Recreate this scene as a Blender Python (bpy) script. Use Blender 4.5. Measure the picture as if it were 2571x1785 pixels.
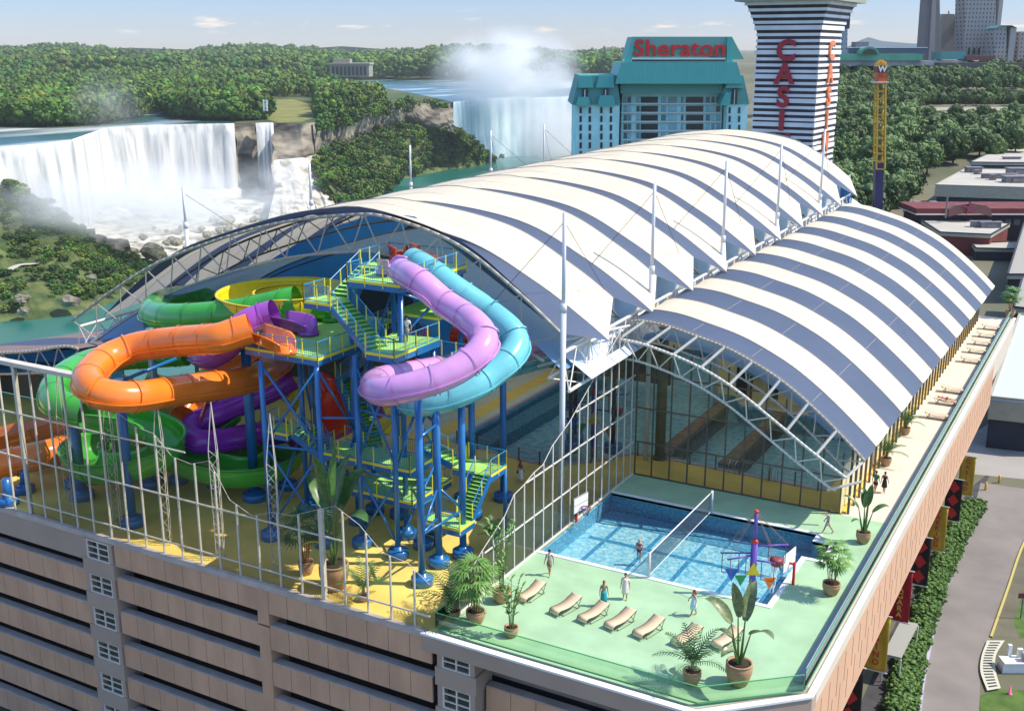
import bpy, bmesh, math, random
import numpy as np
from mathutils import Vector, Matrix, noise as mnoise
R = math.radians
random.seed(7)
rng = np.random.default_rng(7)
sc = bpy.context.scene
for o in list(bpy.data.objects): bpy.data.objects.remove(o)
C = sc.collection

# ---------------------------------------------------------------- camera
FPX, CXP, CYP, CZ = 2800., 1285.5, 892.5, 32.
PITCH, YAW = math.atan(767/2800), R(29.27)
cam = bpy.data.cameras.new('camera')
cam.lens = 36*FPX/2571; cam.sensor_width = 36; cam.clip_start = .5; cam.clip_end = 30000
cam_o = bpy.data.objects.new('camera', cam); C.objects.link(cam_o)
cam_o.location = (0, 0, CZ); cam_o.rotation_euler = (R(90)-PITCH, 0, YAW)
sc.camera = cam_o

# ---------------------------------------------------------------- light
SUN_EL = R(50); sun_dir = Vector((.90, .44, 0)).normalized()*math.cos(SUN_EL)+Vector((0, 0, math.sin(SUN_EL)))
w = bpy.data.worlds.new('World'); sc.world = w; w.use_nodes = True
nt = w.node_tree; nt.nodes.clear()
wo = nt.nodes.new('ShaderNodeOutputWorld'); bg = nt.nodes.new('ShaderNodeBackground')
sky = nt.nodes.new('ShaderNodeTexSky'); sky.sky_type = 'NISHITA'; sky.sun_disc = False
sky.sun_elevation = SUN_EL; sky.sun_rotation = math.atan2(sun_dir.x, sun_dir.y)
sky.air_density = 1.0; sky.dust_density = .4; sky.ozone_density = 1.5; sky.altitude = 200
# a few small fair-weather clouds low over the horizon
tc = nt.nodes.new('ShaderNodeTexCoord'); mp = nt.nodes.new('ShaderNodeMapping')
mp.inputs['Scale'].default_value = (9, 9, 60)
nz = nt.nodes.new('ShaderNodeTexNoise'); nz.inputs['Scale'].default_value = 2.2; nz.inputs['Detail'].default_value = 7
cr = nt.nodes.new('ShaderNodeValToRGB'); cr.color_ramp.elements[0].position = .585; cr.color_ramp.elements[1].position = .74
sep = nt.nodes.new('ShaderNodeSeparateXYZ')
band = nt.nodes.new('ShaderNodeMapRange'); band.interpolation_type = 'SMOOTHSTEP'
b1 = nt.nodes.new('ShaderNodeValToRGB')
e = b1.color_ramp.elements
e[0].position = .012; e[0].color = (0, 0, 0, 1); e[1].position = .018; e[1].color = (1, 1, 1, 1)
n3 = e.new(.025); n3.color = (.9, .9, .9, 1); n4 = e.new(.033); n4.color = (0, 0, 0, 1)
mul = nt.nodes.new('ShaderNodeMath'); mul.operation = 'MULTIPLY'
mx = nt.nodes.new('ShaderNodeMix'); mx.data_type = 'RGBA'
mx.inputs[7].default_value = (4.6, 3.9, 3.3, 1)
L = nt.links.new
L(tc.outputs['Generated'], mp.inputs['Vector']); L(mp.outputs[0], nz.inputs['Vector']); L(nz.outputs[0], cr.inputs[0])
L(tc.outputs['Generated'], sep.inputs[0]); L(sep.outputs['Z'], b1.inputs[0])
L(cr.outputs[0], mul.inputs[0]); L(b1.outputs[0], mul.inputs[1])
# lavender tint near the horizon
tint = nt.nodes.new('ShaderNodeMix'); tint.data_type = 'RGBA'; tint.blend_type = 'MULTIPLY'; tint.inputs[0].default_value = 1
tr_ = nt.nodes.new('ShaderNodeValToRGB'); e2 = tr_.color_ramp.elements
e2[0].position = 0; e2[0].color = (.42, .45, .60, 1); e2[1].position = 1; e2[1].color = (1, 1, 1, 1)
for p_, c_ in ((.02, (.36, .41, .60, 1)), (.045, (.32, .39, .60, 1)), (.15, (.55, .66, .90, 1)), (.4, (.95, .97, 1, 1))): q_ = e2.new(p_); q_.color = c_
L(sep.outputs['Z'], tr_.inputs[0]); L(tr_.outputs[0], tint.inputs[7])
L(sky.outputs[0], tint.inputs[6]); L(mul.outputs[0], mx.inputs[0]); L(tint.outputs[2], mx.inputs[6]); L(mx.outputs[2], bg.inputs[0])
bg.inputs[1].default_value = .15
L(bg.outputs[0], wo.inputs[0])
sun = bpy.data.lights.new('sun', 'SUN'); sun.energy = 3.1; sun.angle = R(.5); sun.color = (1, .91, .78)
sun_o = bpy.data.objects.new('sun', sun); C.objects.link(sun_o)
sun_o.rotation_euler = sun_dir.to_track_quat('Z', 'Y').to_euler(); sun_o.location = (60, 60, 120)
sc.view_settings.view_transform = 'Standard'; sc.view_settings.look = 'None'
sc.view_settings.gamma = 1; sc.view_settings.exposure = .85
sc.cycles.max_bounces = 40; sc.cycles.transparent_max_bounces = 24; sc.cycles.diffuse_bounces = 3
sc.cycles.glossy_bounces = 3; sc.cycles.transmission_bounces = 3; sc.cycles.volume_bounces = 40
sc.cycles.volume_step_rate = 4; sc.cycles.volume_max_steps = 64
sc.cycles.use_denoising = True; sc.cycles.caustics_reflective = False; sc.cycles.caustics_refractive = False

# ---------------------------------------------------------------- surveying helpers
_sp, _cp, _sy, _cy = math.sin(PITCH), math.cos(PITCH), math.sin(YAW), math.cos(YAW)
def _ray(u, v):
    x = u-CXP; up = CYP-v; fw = FPX*_cp+up*_sp
    return Vector((-_sy*fw+_cy*x, _cy*fw+_sy*x, up*_cp-FPX*_sp))
def atS(u, v, z):
    r = _ray(u, v); return r*((z-CZ)/r.z)+Vector((0, 0, CZ))
KS = 2571/2299
def at(u, v, z): return atS(u*KS, v*KS, z)
def atd(u, v, d):
    "point at horizontal distance d on the sight line of source pixel (u, v)"
    r = _ray(u, v); return r*(d/math.hypot(r.x, r.y))+Vector((0, 0, CZ))

# ---------------------------------------------------------------- materials
MATS = {}
def mat(name, col, rough=.6, metal=0., var=0., vscale=1., bump=0., bscale=20., spec=.5, col2=None, coat=0., stretch=None, detail=4.):
    if name in MATS: return MATS[name]
    m = bpy.data.materials.new(name); m.use_nodes = True; MATS[name] = m
    n = m.node_tree; b = n.nodes['Principled BSDF']
    b.inputs['Base Color'].default_value = (*col, 1); b.inputs['Roughness'].default_value = rough
    b.inputs['Metallic'].default_value = metal; b.inputs['Specular IOR Level'].default_value = spec
    if coat: b.inputs['Coat Weight'].default_value = coat; b.inputs['Coat Roughness'].default_value = .08
    if var or col2 or bump:
        t = n.nodes.new('ShaderNodeTexCoord'); mpn = n.nodes.new('ShaderNodeMapping')
        if stretch: mpn.inputs['Scale'].default_value = stretch
        n.links.new(t.outputs['Object'], mpn.inputs[0])
    if var or col2:
        z = n.nodes.new('ShaderNodeTexNoise'); z.inputs['Scale'].default_value = vscale; z.inputs['Detail'].default_value = detail
        n.links.new(mpn.outputs[0], z.inputs['Vector'])
        r = n.nodes.new('ShaderNodeValToRGB'); r.color_ramp.elements[0].position = .32; r.color_ramp.elements[1].position = .68
        c2 = col2 or tuple(min(1, c*(1+var)) for c in col); c1 = col if col2 else tuple(c*(1-var) for c in col)
        r.color_ramp.elements[0].color = (*c1, 1); r.color_ramp.elements[1].color = (*c2, 1)
        n.links.new(z.outputs[0], r.inputs[0]); n.links.new(r.outputs[0], b.inputs['Base Color'])
    if bump:
        z2 = n.nodes.new('ShaderNodeTexNoise'); z2.inputs['Scale'].default_value = bscale; z2.inputs['Detail'].default_value = 5
        n.links.new(mpn.outputs[0], z2.inputs['Vector'])
        bn = n.nodes.new('ShaderNodeBump'); bn.inputs['Strength'].default_value = bump; bn.inputs['Distance'].default_value = .1
        n.links.new(z2.outputs[0], bn.inputs['Height']); n.links.new(bn.outputs[0], b.inputs['Normal'])
    return m
def objrand(m, amt=.25):
    "vary the base colour a little from one object to the next"
    n = m.node_tree; b = n.nodes['Principled BSDF']; src = b.inputs['Base Color'].links
    oi = n.nodes.new('ShaderNodeObjectInfo'); mr = n.nodes.new('ShaderNodeMapRange')
    mr.inputs['To Min'].default_value = 1-amt; mr.inputs['To Max'].default_value = 1+amt
    n.links.new(oi.outputs['Random'], mr.inputs[0])
    mm = n.nodes.new('ShaderNodeMix'); mm.data_type = 'RGBA'; mm.blend_type = 'MULTIPLY'; mm.inputs[0].default_value = 1
    if src: n.links.new(src[0].from_socket, mm.inputs[6])
    else: mm.inputs[6].default_value = b.inputs['Base Color'].default_value
    n.links.new(mr.outputs[0], mm.inputs[7]); n.links.new(mm.outputs[2], b.inputs['Base Color']); return m
def glass(name, tint, gloss=.12, rough=.03):
    if name in MATS: return MATS[name]
    m = bpy.data.materials.new(name); m.use_nodes = True; MATS[name] = m
    n = m.node_tree; n.nodes.clear(); out = n.nodes.new('ShaderNodeOutputMaterial')
    tr = n.nodes.new('ShaderNodeBsdfTransparent'); tr.inputs[0].default_value = (*tint, 1)
    gl = n.nodes.new('ShaderNodeBsdfGlossy'); gl.inputs['Roughness'].default_value = rough; gl.inputs[0].default_value = (.8, .85, .9, 1)
    fr = n.nodes.new('ShaderNodeFresnel'); fr.inputs[0].default_value = 1.35
    ad = n.nodes.new('ShaderNodeMath'); ad.operation = 'MULTIPLY'; ad.inputs[1].default_value = 1.
    mxs = n.nodes.new('ShaderNodeMixShader')
    n.links.new(fr.outputs[0], ad.inputs[0]); n.links.new(ad.outputs[0], mxs.inputs[0])
    n.links.new(tr.outputs[0], mxs.inputs[1]); n.links.new(gl.outputs[0], mxs.inputs[2]); n.links.new(mxs.outputs[0], out.inputs[0])
    return m

# ---------------------------------------------------------------- mesh builder
def V3(p): return Vector(p)
class MB:
    def __init__(s): s.v = []; s.f = []; s.sm = []
    def add(s, vs, fs, smooth=False):
        o = len(s.v); s.v.extend([tuple(p) for p in vs]); s.f.extend([tuple(i+o for i in f) for f in fs]); s.sm.extend([smooth]*len(fs)); return s
    def box(s, x0, x1, y0, y1, z0, z1):
        if x0 > x1: x0, x1 = x1, x0
        if y0 > y1: y0, y1 = y1, y0
        if z0 > z1: z0, z1 = z1, z0
        vs = [(x0, y0, z0), (x1, y0, z0), (x1, y1, z0), (x0, y1, z0), (x0, y0, z1), (x1, y0, z1), (x1, y1, z1), (x0, y1, z1)]
        return s.add(vs, [(0, 3, 2, 1), (4, 5, 6, 7), (0, 1, 5, 4), (1, 2, 6, 5), (2, 3, 7, 6), (3, 0, 4, 7)])
    def obox(s, c, sx, sy, sz, rz=0., M=None):
        M = M or Matrix.Rotation(rz, 4, 'Z'); c = Vector(c); vs = []
        for k in (-.5, .5):
            for i, j in ((-.5, -.5), (.5, -.5), (.5, .5), (-.5, .5)): vs.append(c+(M @ Vector((i*sx, j*sy, k*sz))))
        return s.add(vs, [(0, 3, 2, 1), (4, 5, 6, 7), (0, 1, 5, 4), (1, 2, 6, 5), (2, 3, 7, 6), (3, 0, 4, 7)])
    def beam(s, p, q, wd, h):
        "rectangular bar from p to q, width wd (horizontal), height h"
        p = Vector(p); q = Vector(q); d = (q-p).normalized(); up = Vector((0, 0, 1))
        if abs(d.z) > .98: up = Vector((0, 1, 0))
        a = d.cross(up).normalized()*wd/2; b = a.cross(d).normalized()*h/2
        vs = [p-a-b, p+a-b, p+a+b, p-a+b, q-a-b, q+a-b, q+a+b, q-a+b]
        return s.add(vs, [(0, 1, 2, 3), (7, 6, 5, 4), (0, 4, 5, 1), (1, 5, 6, 2), (2, 6, 7, 3), (3, 7, 4, 0)])
    def rod(s, p, q, r, n=6, r2=None):
        p = Vector(p); q = Vector(q); d = q-p
        if d.length < 1e-6: return s
        d.normalize(); up = Vector((0, 0, 1)) if abs(d.z) < .9 else Vector((1, 0, 0))
        a = d.cross(up).normalized(); b = d.cross(a); r2 = r if r2 is None else r2; vs = []
        for k in range(n):
            t = 2*math.pi*k/n; vs.append(p+(a*math.cos(t)+b*math.sin(t))*r)
        for k in range(n):
            t = 2*math.pi*k/n; vs.append(q+(a*math.cos(t)+b*math.sin(t))*r2)
        fs = [(k, (k+1) % n, n+(k+1) % n, n+k) for k in range(n)]
        o = len(s.v); s.add(vs, fs, n >= 8); s.add([], []); s.f.append(tuple(o+k for k in range(n))[::-1]); s.f.append(tuple(o+n+k for k in range(n))); s.sm += [False, False]; return s
    def path(s, pts, r, n=6):
        for a, b in zip(pts, pts[1:]): s.rod(a, b, r, n)
        return s
    def sweep(s, pts, prof, closed=True, caps=False, smooth=True, upv=None, radii=None):
        "prof: list of (side, up) offsets carried along pts"
        rings = []; N = len(pts)
        for i, p in enumerate(pts):
            d = (pts[min(i+1, N-1)]-pts[max(i-1, 0)]).normalized(); up = Vector(upv or (0, 0, 1))
            if abs(d.dot(up)) > .97: up = Vector((0, 1, 0))
            a = d.cross(up).normalized(); b = a.cross(d).normalized(); k = radii[i] if radii else 1
            rings.append([p+a*x*k+b*y*k for x, y in prof])
        m = len(prof); vs = [q for r_ in rings for q in r_]; fs = []
        for i in range(N-1):
            for j in range(m if closed else m-1):
                j2 = (j+1) % m; fs.append((i*m+j, i*m+j2, (i+1)*m+j2, (i+1)*m+j))
        if caps: fs.append(tuple(range(m))[::-1]); fs.append(tuple((N-1)*m+k for k in range(m)))
        return s.add(vs, fs, smooth)
    def lathe(s, c, prof, n=16, smooth=True):
        c = Vector(c); vs = []; m = len(prof)
        for r, z in prof:
            for k in range(n):
                t = 2*math.pi*k/n; vs.append(c+Vector((r*math.cos(t), r*math.sin(t), z)))
        fs = [(i*n+k, i*n+(k+1) % n, (i+1)*n+(k+1) % n, (i+1)*n+k) for i in range(m-1) for k in range(n)]
        o = len(s.v); s.add(vs, fs, smooth); s.f.append(tuple(o+k for k in range(n))[::-1]); s.f.append(tuple(o+(m-1)*n+k for k in range(n))); s.sm += [False, False]; return s
    def quad(s, a, b, c, d): return s.add([a, b, c, d], [(0, 1, 2, 3)])
    def poly(s, pts): return s.add(pts, [tuple(range(len(pts)))])
    def prism(s, pts, z0, z1):
        n = len(pts); vs = [(p[0], p[1], z0) for p in pts]+[(p[0], p[1], z1) for p in pts]
        a = sum(pts[i][0]*pts[(i+1) % n][1]-pts[(i+1) % n][0]*pts[i][1] for i in range(n))
        fs = [tuple(range(n))[::-1], tuple(range(n, 2*n))]+[(i, (i+1) % n, n+(i+1) % n, n+i) for i in range(n)]
        if a < 0: fs = [f[::-1] for f in fs]
        return s.add(vs, fs)
    def loft(s, rows, smooth=True):
        m = len(rows[0]); vs = [p for r_ in rows for p in r_]
        return s.add(vs, [(i*m+j, i*m+j+1, (i+1)*m+j+1, (i+1)*m+j) for i in range(len(rows)-1) for j in range(m-1)], smooth)
    def mesh(s, name):
        me = bpy.data.meshes.new(name); me.from_pydata(s.v, [], s.f)
        me.polygons.foreach_set('use_smooth', s.sm); me.update(); return me
    def build(s, name, m, parent=None, loc=None):
        me = s.mesh(name)
        for q in (m if isinstance(m, (list, tuple)) else [m]): me.materials.append(q)
        o = bpy.data.objects.new(name, me); C.objects.link(o)
        if parent: o.parent = parent
        if loc: o.location = loc
        return o
def solid(o, th, off=-1):
    md = o.modifiers.new('thickness', 'SOLIDIFY'); md.thickness = th; md.offset = off; return o
def tag(o, label=None, cat=None, group=None, kind=None):
    if label: o['label'] = label
    if cat: o['category'] = cat
    if group: o['group'] = group
    if kind: o['kind'] = kind
    return o
def thing(name, label, cat, loc=(0, 0, 0), rz=0., group=None):
    o = bpy.data.objects.new(name, None); C.objects.link(o); o.location = loc; o.rotation_euler = (0, 0, rz)
    o.empty_display_size = .3; return tag(o, label, cat, group)
def copy_tree(o, parent=None):
    c = o.copy(); C.objects.link(c)
    if parent: c.parent = parent
    for ch in list(o.children): copy_tree(ch, c)
    return c
def dup(o, loc, rz=0., label=None, scale=None):
    c = copy_tree(o); c.location = loc; c.rotation_euler = (0, 0, rz)
    if label: c['label'] = label
    if scale is not None: c.scale = (scale,)*3 if not isinstance(scale, tuple) else scale
    return c
def struct(mb, name, m): return tag(mb.build(name, m), kind='structure')
def catmull(P, n=6):
    P = [Vector(p) for p in P]; out = []
    Q = [2*P[0]-P[1]]+P+[2*P[-1]-P[-2]]
    for i in range(1, len(Q)-2):
        a, b, c, d = Q[i-1:i+3]
        for k in range(n):
            t = k/n; out.append(.5*((2*b)+(c-a)*t+(2*a-5*b+4*c-d)*t*t+(3*b-3*c+d-a)*t**3))
    out.append(P[-1]); return out
def resample(pts, step):
    L_ = [0]
    for a, b in zip(pts, pts[1:]): L_.append(L_[-1]+(b-a).length)
    n = max(2, int(L_[-1]/step)+1); out = []; j = 0
    for k in range(n):
        s_ = L_[-1]*k/(n-1)
        while j < len(L_)-2 and L_[j+1] < s_: j += 1
        t = (s_-L_[j])/max(1e-9, L_[j+1]-L_[j]); out.append(pts[j].lerp(pts[j+1], t))
    return out
def text_mesh(txt, size, extrude=.05, bold=0., align='CENTER', spacing=1., stack=False):
    cu = bpy.data.curves.new('t', 'FONT'); cu.body = txt; cu.size = size; cu.extrude = extrude; cu.offset = bold
    cu.align_x = align; cu.space_character = spacing; cu.resolution_u = 4
    o = bpy.data.objects.new('t', cu); C.objects.link(o)
    bpy.context.view_layer.update(); me = bpy.data.meshes.new_from_object(o.evaluated_get(bpy.context.evaluated_depsgraph_get()))
    bpy.data.objects.remove(o); bpy.data.curves.remove(cu); return me
def text_obj(name, txt, size, m, parent, M, **k):
    me = text_mesh(txt, size, **k); me.name = name; me.materials.clear(); me.materials.append(m); me.transform(M)
    o = bpy.data.objects.new(name, me); C.objects.link(o)
    if parent: o.parent = parent
    return o
def interp(x, pts):
    if x <= pts[0][0]: return pts[0][1]
    for (a, b), (c, d) in zip(pts, pts[1:]):
        if x <= c: return b+(d-b)*(x-a)/(c-a)
    return pts[-1][1]
class Spl:
    "smooth curve through (x, y) points"
    def __init__(s, pts): s.c = catmull([(x, y, 0) for x, y in pts], 12)
    def __call__(s, x):
        c = s.c
        if x <= c[0].x: return c[0].y
        for a, b in zip(c, c[1:]):
            if x <= b.x: return a.y+(b.y-a.y)*(x-a.x)/max(1e-9, b.x-a.x)
        return c[-1].y
# ================================================================= materials used around the pool deck
m_green = mat('green_deck', (.345, .53, .32), .8, var=.11, vscale=.45, detail=9., bump=.03, bscale=30)
m_yellow = mat('yellow_deck', (.82, .60, .15), .75, var=.14, vscale=.3, bump=.04, bscale=20)
m_walk = mat('pale_paving', (.66, .58, .47), .85, var=.06, vscale=1.5, bump=.05)
m_pale = mat('pale_floor', (.55, .66, .55), .7, var=.06, vscale=.5)
m_stripe = mat('yellow_floor_band', (.78, .62, .16), .7, var=.08, vscale=.6)
m_white = mat('white_coping', (.80, .80, .78), .6, var=.03, vscale=3)
m_fsteel = mat('cream_facade_steel', (.60, .55, .46), .45, var=.1, vscale=2)
m_steel = mat('white_painted_steel', (.70, .66, .58), .45, var=.06, vscale=2)
m_dark_steel = mat('dark_bronze_steel', (.10, .085, .06), .5, var=.1)
m_trusst = mat('warm_grey_steel', (.42, .38, .33), .45, var=.1, vscale=1)
m_blue = mat('blue_painted_steel', (.012, .14, .38), .35, var=.12, vscale=.7, coat=.4)
m_lblue = mat('bright_blue_rail', (.02, .25, .55), .4)
m_yrail = mat('yellow_baluster', (.85, .72, .06), .45)
m_ldeck = mat('lime_deck', (.38, .72, .16), .7, var=.1, vscale=.7, bump=.03)
m_conc = mat('mauve_grey_concrete', (.40, .30, .235), .85, var=.08, vscale=.3, bump=.06, bscale=12)
m_conc_l = mat('light_grey_ledge', (.47, .40, .36), .85, var=.13, vscale=.9, detail=8.)
m_panel = mat('tan_facade_panel', (.56, .335, .21), .85, var=.13, vscale=.6, stretch=(1, 1, .35), detail=8., bump=.03)
m_peach = mat('peach_facade_panel', (.58, .35, .22), .85, var=.04, vscale=.25, bump=.04)
m_beige = mat('beige_parapet', (.60, .53, .43), .85, var=.05, vscale=.5)
m_joint = mat('joint_shadow_gap', (.05, .035, .03), .9)
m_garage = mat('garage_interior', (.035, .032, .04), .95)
m_wall_g = glass('wall_glass', (.94, .96, .86))
m_wall_g2 = glass('pale_wall_glass', (.96, .98, .96))
m_rail_g = glass('green_rail_glass', (.84, .94, .86))
m_curtain_g = glass('clear_curtain_glass', (.955, .97, .93))
m_gedge = mat('green_glass_edge', (.10, .42, .16), .3)
m_tank = mat('pool_tile', (.22, .66, .88), .4, col2=(.66, .96, 1.), vscale=2.6, detail=9.)  # pale and deep mottling imitates caustic light on the basin floor
m_tank_d = mat('dark_pool_mosaic', (.05, .26, .48), .4, col2=(.22, .58, .78), vscale=5, detail=6.)
m_line = mat('pool_lane_tile', (.07, .36, .62), .4, var=.2, vscale=2)
def water_mat(name, tint, scale, strength, lo=.62):
    m = glass(name, tint, rough=.02); n = m.node_tree
    t = n.nodes.new('ShaderNodeTexCoord'); z = n.nodes.new('ShaderNodeTexNoise'); z.inputs['Scale'].default_value = scale; z.inputs['Detail'].default_value = 4
    b = n.nodes.new('ShaderNodeBump'); b.inputs['Strength'].default_value = strength; b.inputs['Distance'].default_value = .3
    n.links.new(t.outputs['Object'], z.inputs['Vector']); n.links.new(z.outputs[0], b.inputs['Height'])
    for q in n.nodes:
        if q.type in ('BSDF_GLOSSY', 'FRESNEL'): n.links.new(b.outputs[0], q.inputs['Normal'])
        if q.type == 'FRESNEL': q.inputs[0].default_value = 1.33
    # lighter and darker tint patches, caustic light painted into the water colour
    cr_ = n.nodes.new('ShaderNodeValToRGB'); cr_.color_ramp.elements[0].position = .38; cr_.color_ramp.elements[1].position = .62
    cr_.color_ramp.elements[0].color = (*[c*lo for c in tint], 1); cr_.color_ramp.elements[1].color = (*[min(1, c*1.06) for c in tint], 1)
    z2 = n.nodes.new('ShaderNodeTexNoise'); z2.inputs['Scale'].default_value = 3.1; z2.inputs['Detail'].default_value = 8; z2.inputs['Roughness'].default_value = .75
    n.links.new(t.outputs['Object'], z2.inputs['Vector']); n.links.new(z2.outputs[0], cr_.inputs[0])
    tr = [q for q in n.nodes if q.type == 'BSDF_TRANSPARENT'][0]; n.links.new(cr_.outputs[0], tr.inputs[0])
    return m
m_water = water_mat('pool_water', (.86, .96, 1.), 5., .25, .78)
m_water2 = water_mat('wave_pool_water', (.93, .98, 1.), 4., .22, .82)

XW, XR, YF, YG, YB = -31.75, -11.5, 47.75, 76., 147.   # glass wall, right edge, front edge, glazed gable, far end
# ================================================================= decks and floors (the setting)
def ring_floor(mb, x0, x1, y0, y1, hole, z=0.):
    a, b, c, d = hole
    for r in ((x0, x1, y0, c), (x0, x1, d, y1), (x0, a, c, d), (b, x1, c, d)): mb.box(*r, z-.22, z)
PX0, PX1, PY0, PY1 = XW+.12, -16.2, 60.1, 71.6                       # volleyball pool
mb = MB()
mb.prism([(XW-.02, YF), (-16, YF), (XR, 51.6), (XR, PY0), (XW-.02, PY0)], -.22, 0)
mb.box(PX1, XR, PY0, 67.7, -.22, 0); mb.box(-15.0, XR, 67.7, 70.4, -.22, 0); mb.box(PX1, XR, 70.4, PY1, -.22, 0)
mb.box(PX0-.14, XR, PY1, 75.9, -.22, 0)
struct(mb, 'green_pool_deck', m_green)
struct(MB().box(-15.6, XR, 75.9, YB, -.22, 0), 'sun_walkway', m_walk)
inner = [(-48., 75.6), (-44, 75.0), (-39.6, 74.4), (-37.4, 75.2), (-35.6, 77.), (-33.6, 80.2), (-31.5, 80.6), (-17.9, 79.9), (-17, 90), (-17, 97), (-30, 97.2), (-33.5, 104), (-34, 112), (-36, 118), (-48, 118)]
mb = MB()                                                             # yellow floor, cut round the wave pool
def strip_between(mb, low, up, z0, z1):
    for (a, b), (c, d) in zip(zip(low, low[1:]), zip(up, up[1:])):
        mb.prism([a, b, d, c], z0, z1)
for a, b in zip(inner[:6], inner[1:6]): mb.prism([(a[0], YF), (b[0], YF), b, a], -.22, 0)
mb.prism([(-33.6, YF), (XW-.03, YF), (XW-.03, 80.55), (-33.6, 80.2)], -.22, 0)
mb.prism([(XW-.03, 76.05), (-17.9, 76.05), (-17.9, 79.9), (XW-.03, 80.58)], -.22, 0)
mb.prism([(-17.9, 76.05), (-15.6, 76.05), (-15.6, YB), (-17, YB), (-17, 97), (-17, 90), (-17.9, 79.9)], -.22, 0)
mbp_ = MB().prism([(-17, 97), (-17, YB), (-48, YB), (-48, 118), (-36, 118), (-34, 112), (-33.5, 104), (-30, 97.2)], -.22, 0)
struct(mbp_, 'cream_far_floor', mat('cream_floor', (.60, .56, .42), .8, var=.08)); mb.box(-112, -80, YF, 66, -.22, 0); mb.box(-80, -60, YF, YB, -.22, 0); mb.box(-60, -48, YF, 75.6, -.22, 0)
struct(mb, 'yellow_hall_floor', m_yellow)
struct(MB().box(-60, -48, 75.6, YB, -.22, 0), 'pale_beach_floor', m_pale)
mb = MB(); mb.box(-50.9, -49.3, 75.6, 125, -.1, .006); mb.box(-55.5, -53.3, 75.6, 125, -.1, .006)
struct(mb, 'yellow_floor_bands', m_stripe)

# ---- volleyball pool
t = thing('swimming_pool', 'rectangular open air volleyball pool with pale blue water set in the green deck', 'pool', (PX0, PY0, 0))
def P_(mb, name, m, par=t): o = mb.build(name, m, par); o.location = -par.location; return o
mb = MB().box(PX0, PX1, PY0, PY1, -1.6, -1.45); mb.box(PX1, -15.0, 67.7, 70.4, -1.6, -1.45)
P_(mb, 'basin_floor', m_tank)
mb = MB(); mb.box(PX0, PX1+1.2, PY1, PY1+.12, -1.6, -.23); mb.box(PX0, PX1, PY0-.12, PY0, -1.6, -.23)
mb.box(PX0-.12, PX0, PY0-.12, PY1+.12, -1.6, -.23); mb.box(PX1, PX1+.12, PY0-.12, 67.7, -1.6, -.23); mb.box(PX1, PX1+.12, 70.4, PY1, -1.6, -.23); mb.box(-15.0, -14.9, 67.7, 70.4, -1.6, -.23)
mb.box(PX1+.12, -15, 67.58, 67.7, -1.6, -.23); mb.box(PX1+.12, -15, 70.4, 70.52, -1.6, -.23)
P_(mb, 'basin_wall', m_tank_d)
mb = MB(); mb.box(PX0, PX1, PY1-2.1, PY1, -1.449, -1.40)
P_(mb, 'deep_mosaic_ledge', m_tank_d)
mb = MB()
for y in (62.3, 66.6): mb.box(PX0+.6, PX1-.8, y-.22, y+.22, -1.449, -1.44)
for x in (-29.8, -26.6, -23.4, -20.2, -17.4):
    for a_, b_ in ((60.4, 62.0), (62.6, 66.3), (66.9, 69.4)): mb.box(x-.16, x+.16, a_, b_, -1.449, -1.44)
P_(mb, 'lane_lines', m_line)
mb = MB()
for k in range(3): mb.box(-16.1, -15.05, 67.9+.72*k, 68.25+.72*k, -.95, -.62-.12*k)
P_(mb, 'entry_steps', m_white)
mb = MB().add([(PX0, PY0, -.24), (PX1, PY0, -.24), (PX1, 67.7, -.24), (-15, 67.7, -.24), (-15, 70.4, -.24), (PX1, 70.4, -.24), (PX1, PY1, -.24), (PX0, PY1, -.24)], [tuple(range(8))])
P_(mb, 'water_surface', m_water)
mb = MB(); W = .32; z0, z1 = -.2, .05
mb.box(PX0, PX1+W, PY0-W, PY0, z0, z1); mb.box(PX1, PX1+W, PY0, 67.7-W, z0, z1); mb.box(PX1, -15+W, 67.7-W, 67.7, z0, z1); mb.box(-15, -15+W, 67.7, 70.4, z0, z1)
mb.box(PX1, -15+W, 70.4, 70.4+W, z0, z1); mb.box(PX1, PX1+W, 70.4+W, PY1, z0, z1); mb.box(PX0, PX1+W, PY1, PY1+W, z0, z1)
P_(mb, 'coping', m_white)
# ---- wave pool
t = thing('wave_pool', 'large dark blue indoor wave pool behind the glass wall with two dividing walls', 'pool', (-40, 90, 0))
mb = MB().prism(inner, -2.0, -1.85); P_(mb, 'basin_floor', mat('wave_pool_tile', (.16, .60, 1.), .4, col2=(.55, .95, 1.), vscale=1.6, detail=6.), t)
mb = MB(); n_ = len(inner)
for i in range(n_): a, b = inner[i], inner[(i+1) % n_]; mb.quad((*a, -2), (*b, -2), (*b, -.05), (*a, -.05))
solid(P_(mb, 'basin_wall', m_tank_d, t), .08, 0)
mb = MB().add([(x, y, -.3) for x, y in inner], [tuple(range(n_))]); P_(mb, 'water_surface', m_water2, t)
mb = MB(); mb.box(-47.9, -45.9, 76, 117, -1.84, -.75); P_(mb, 'mosaic_ledge', m_tank_d, t)
for x0 in (-32.0, -26.6):
    P_(MB().box(x0, x0+1.1, 81.2, 96.6, -1.8, .12), 'dividing_wall', mat('brown_divider', (.16, .12, .075), .8, var=.3, vscale=2), t)
mb = MB()
for i in range(9):
    a, b = Vector((*inner[i], 0)), Vector((*inner[i+1], 0)); mb.beam(a+Vector((0, -.12, .02)), b+Vector((0, -.12, .02)), .35, .12)
mb.beam(Vector((-48.15, 75.6, .02)), Vector((-48.15, 118, .02)), .35, .12)
P_(mb, 'coping', mat('lavender_coping', (.40, .38, .44), .7), t)
t = thing('pool_fence', 'thin wire fence with bronze posts along the edge of the wave pool', 'fence', (-40, 74, 0))
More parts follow.
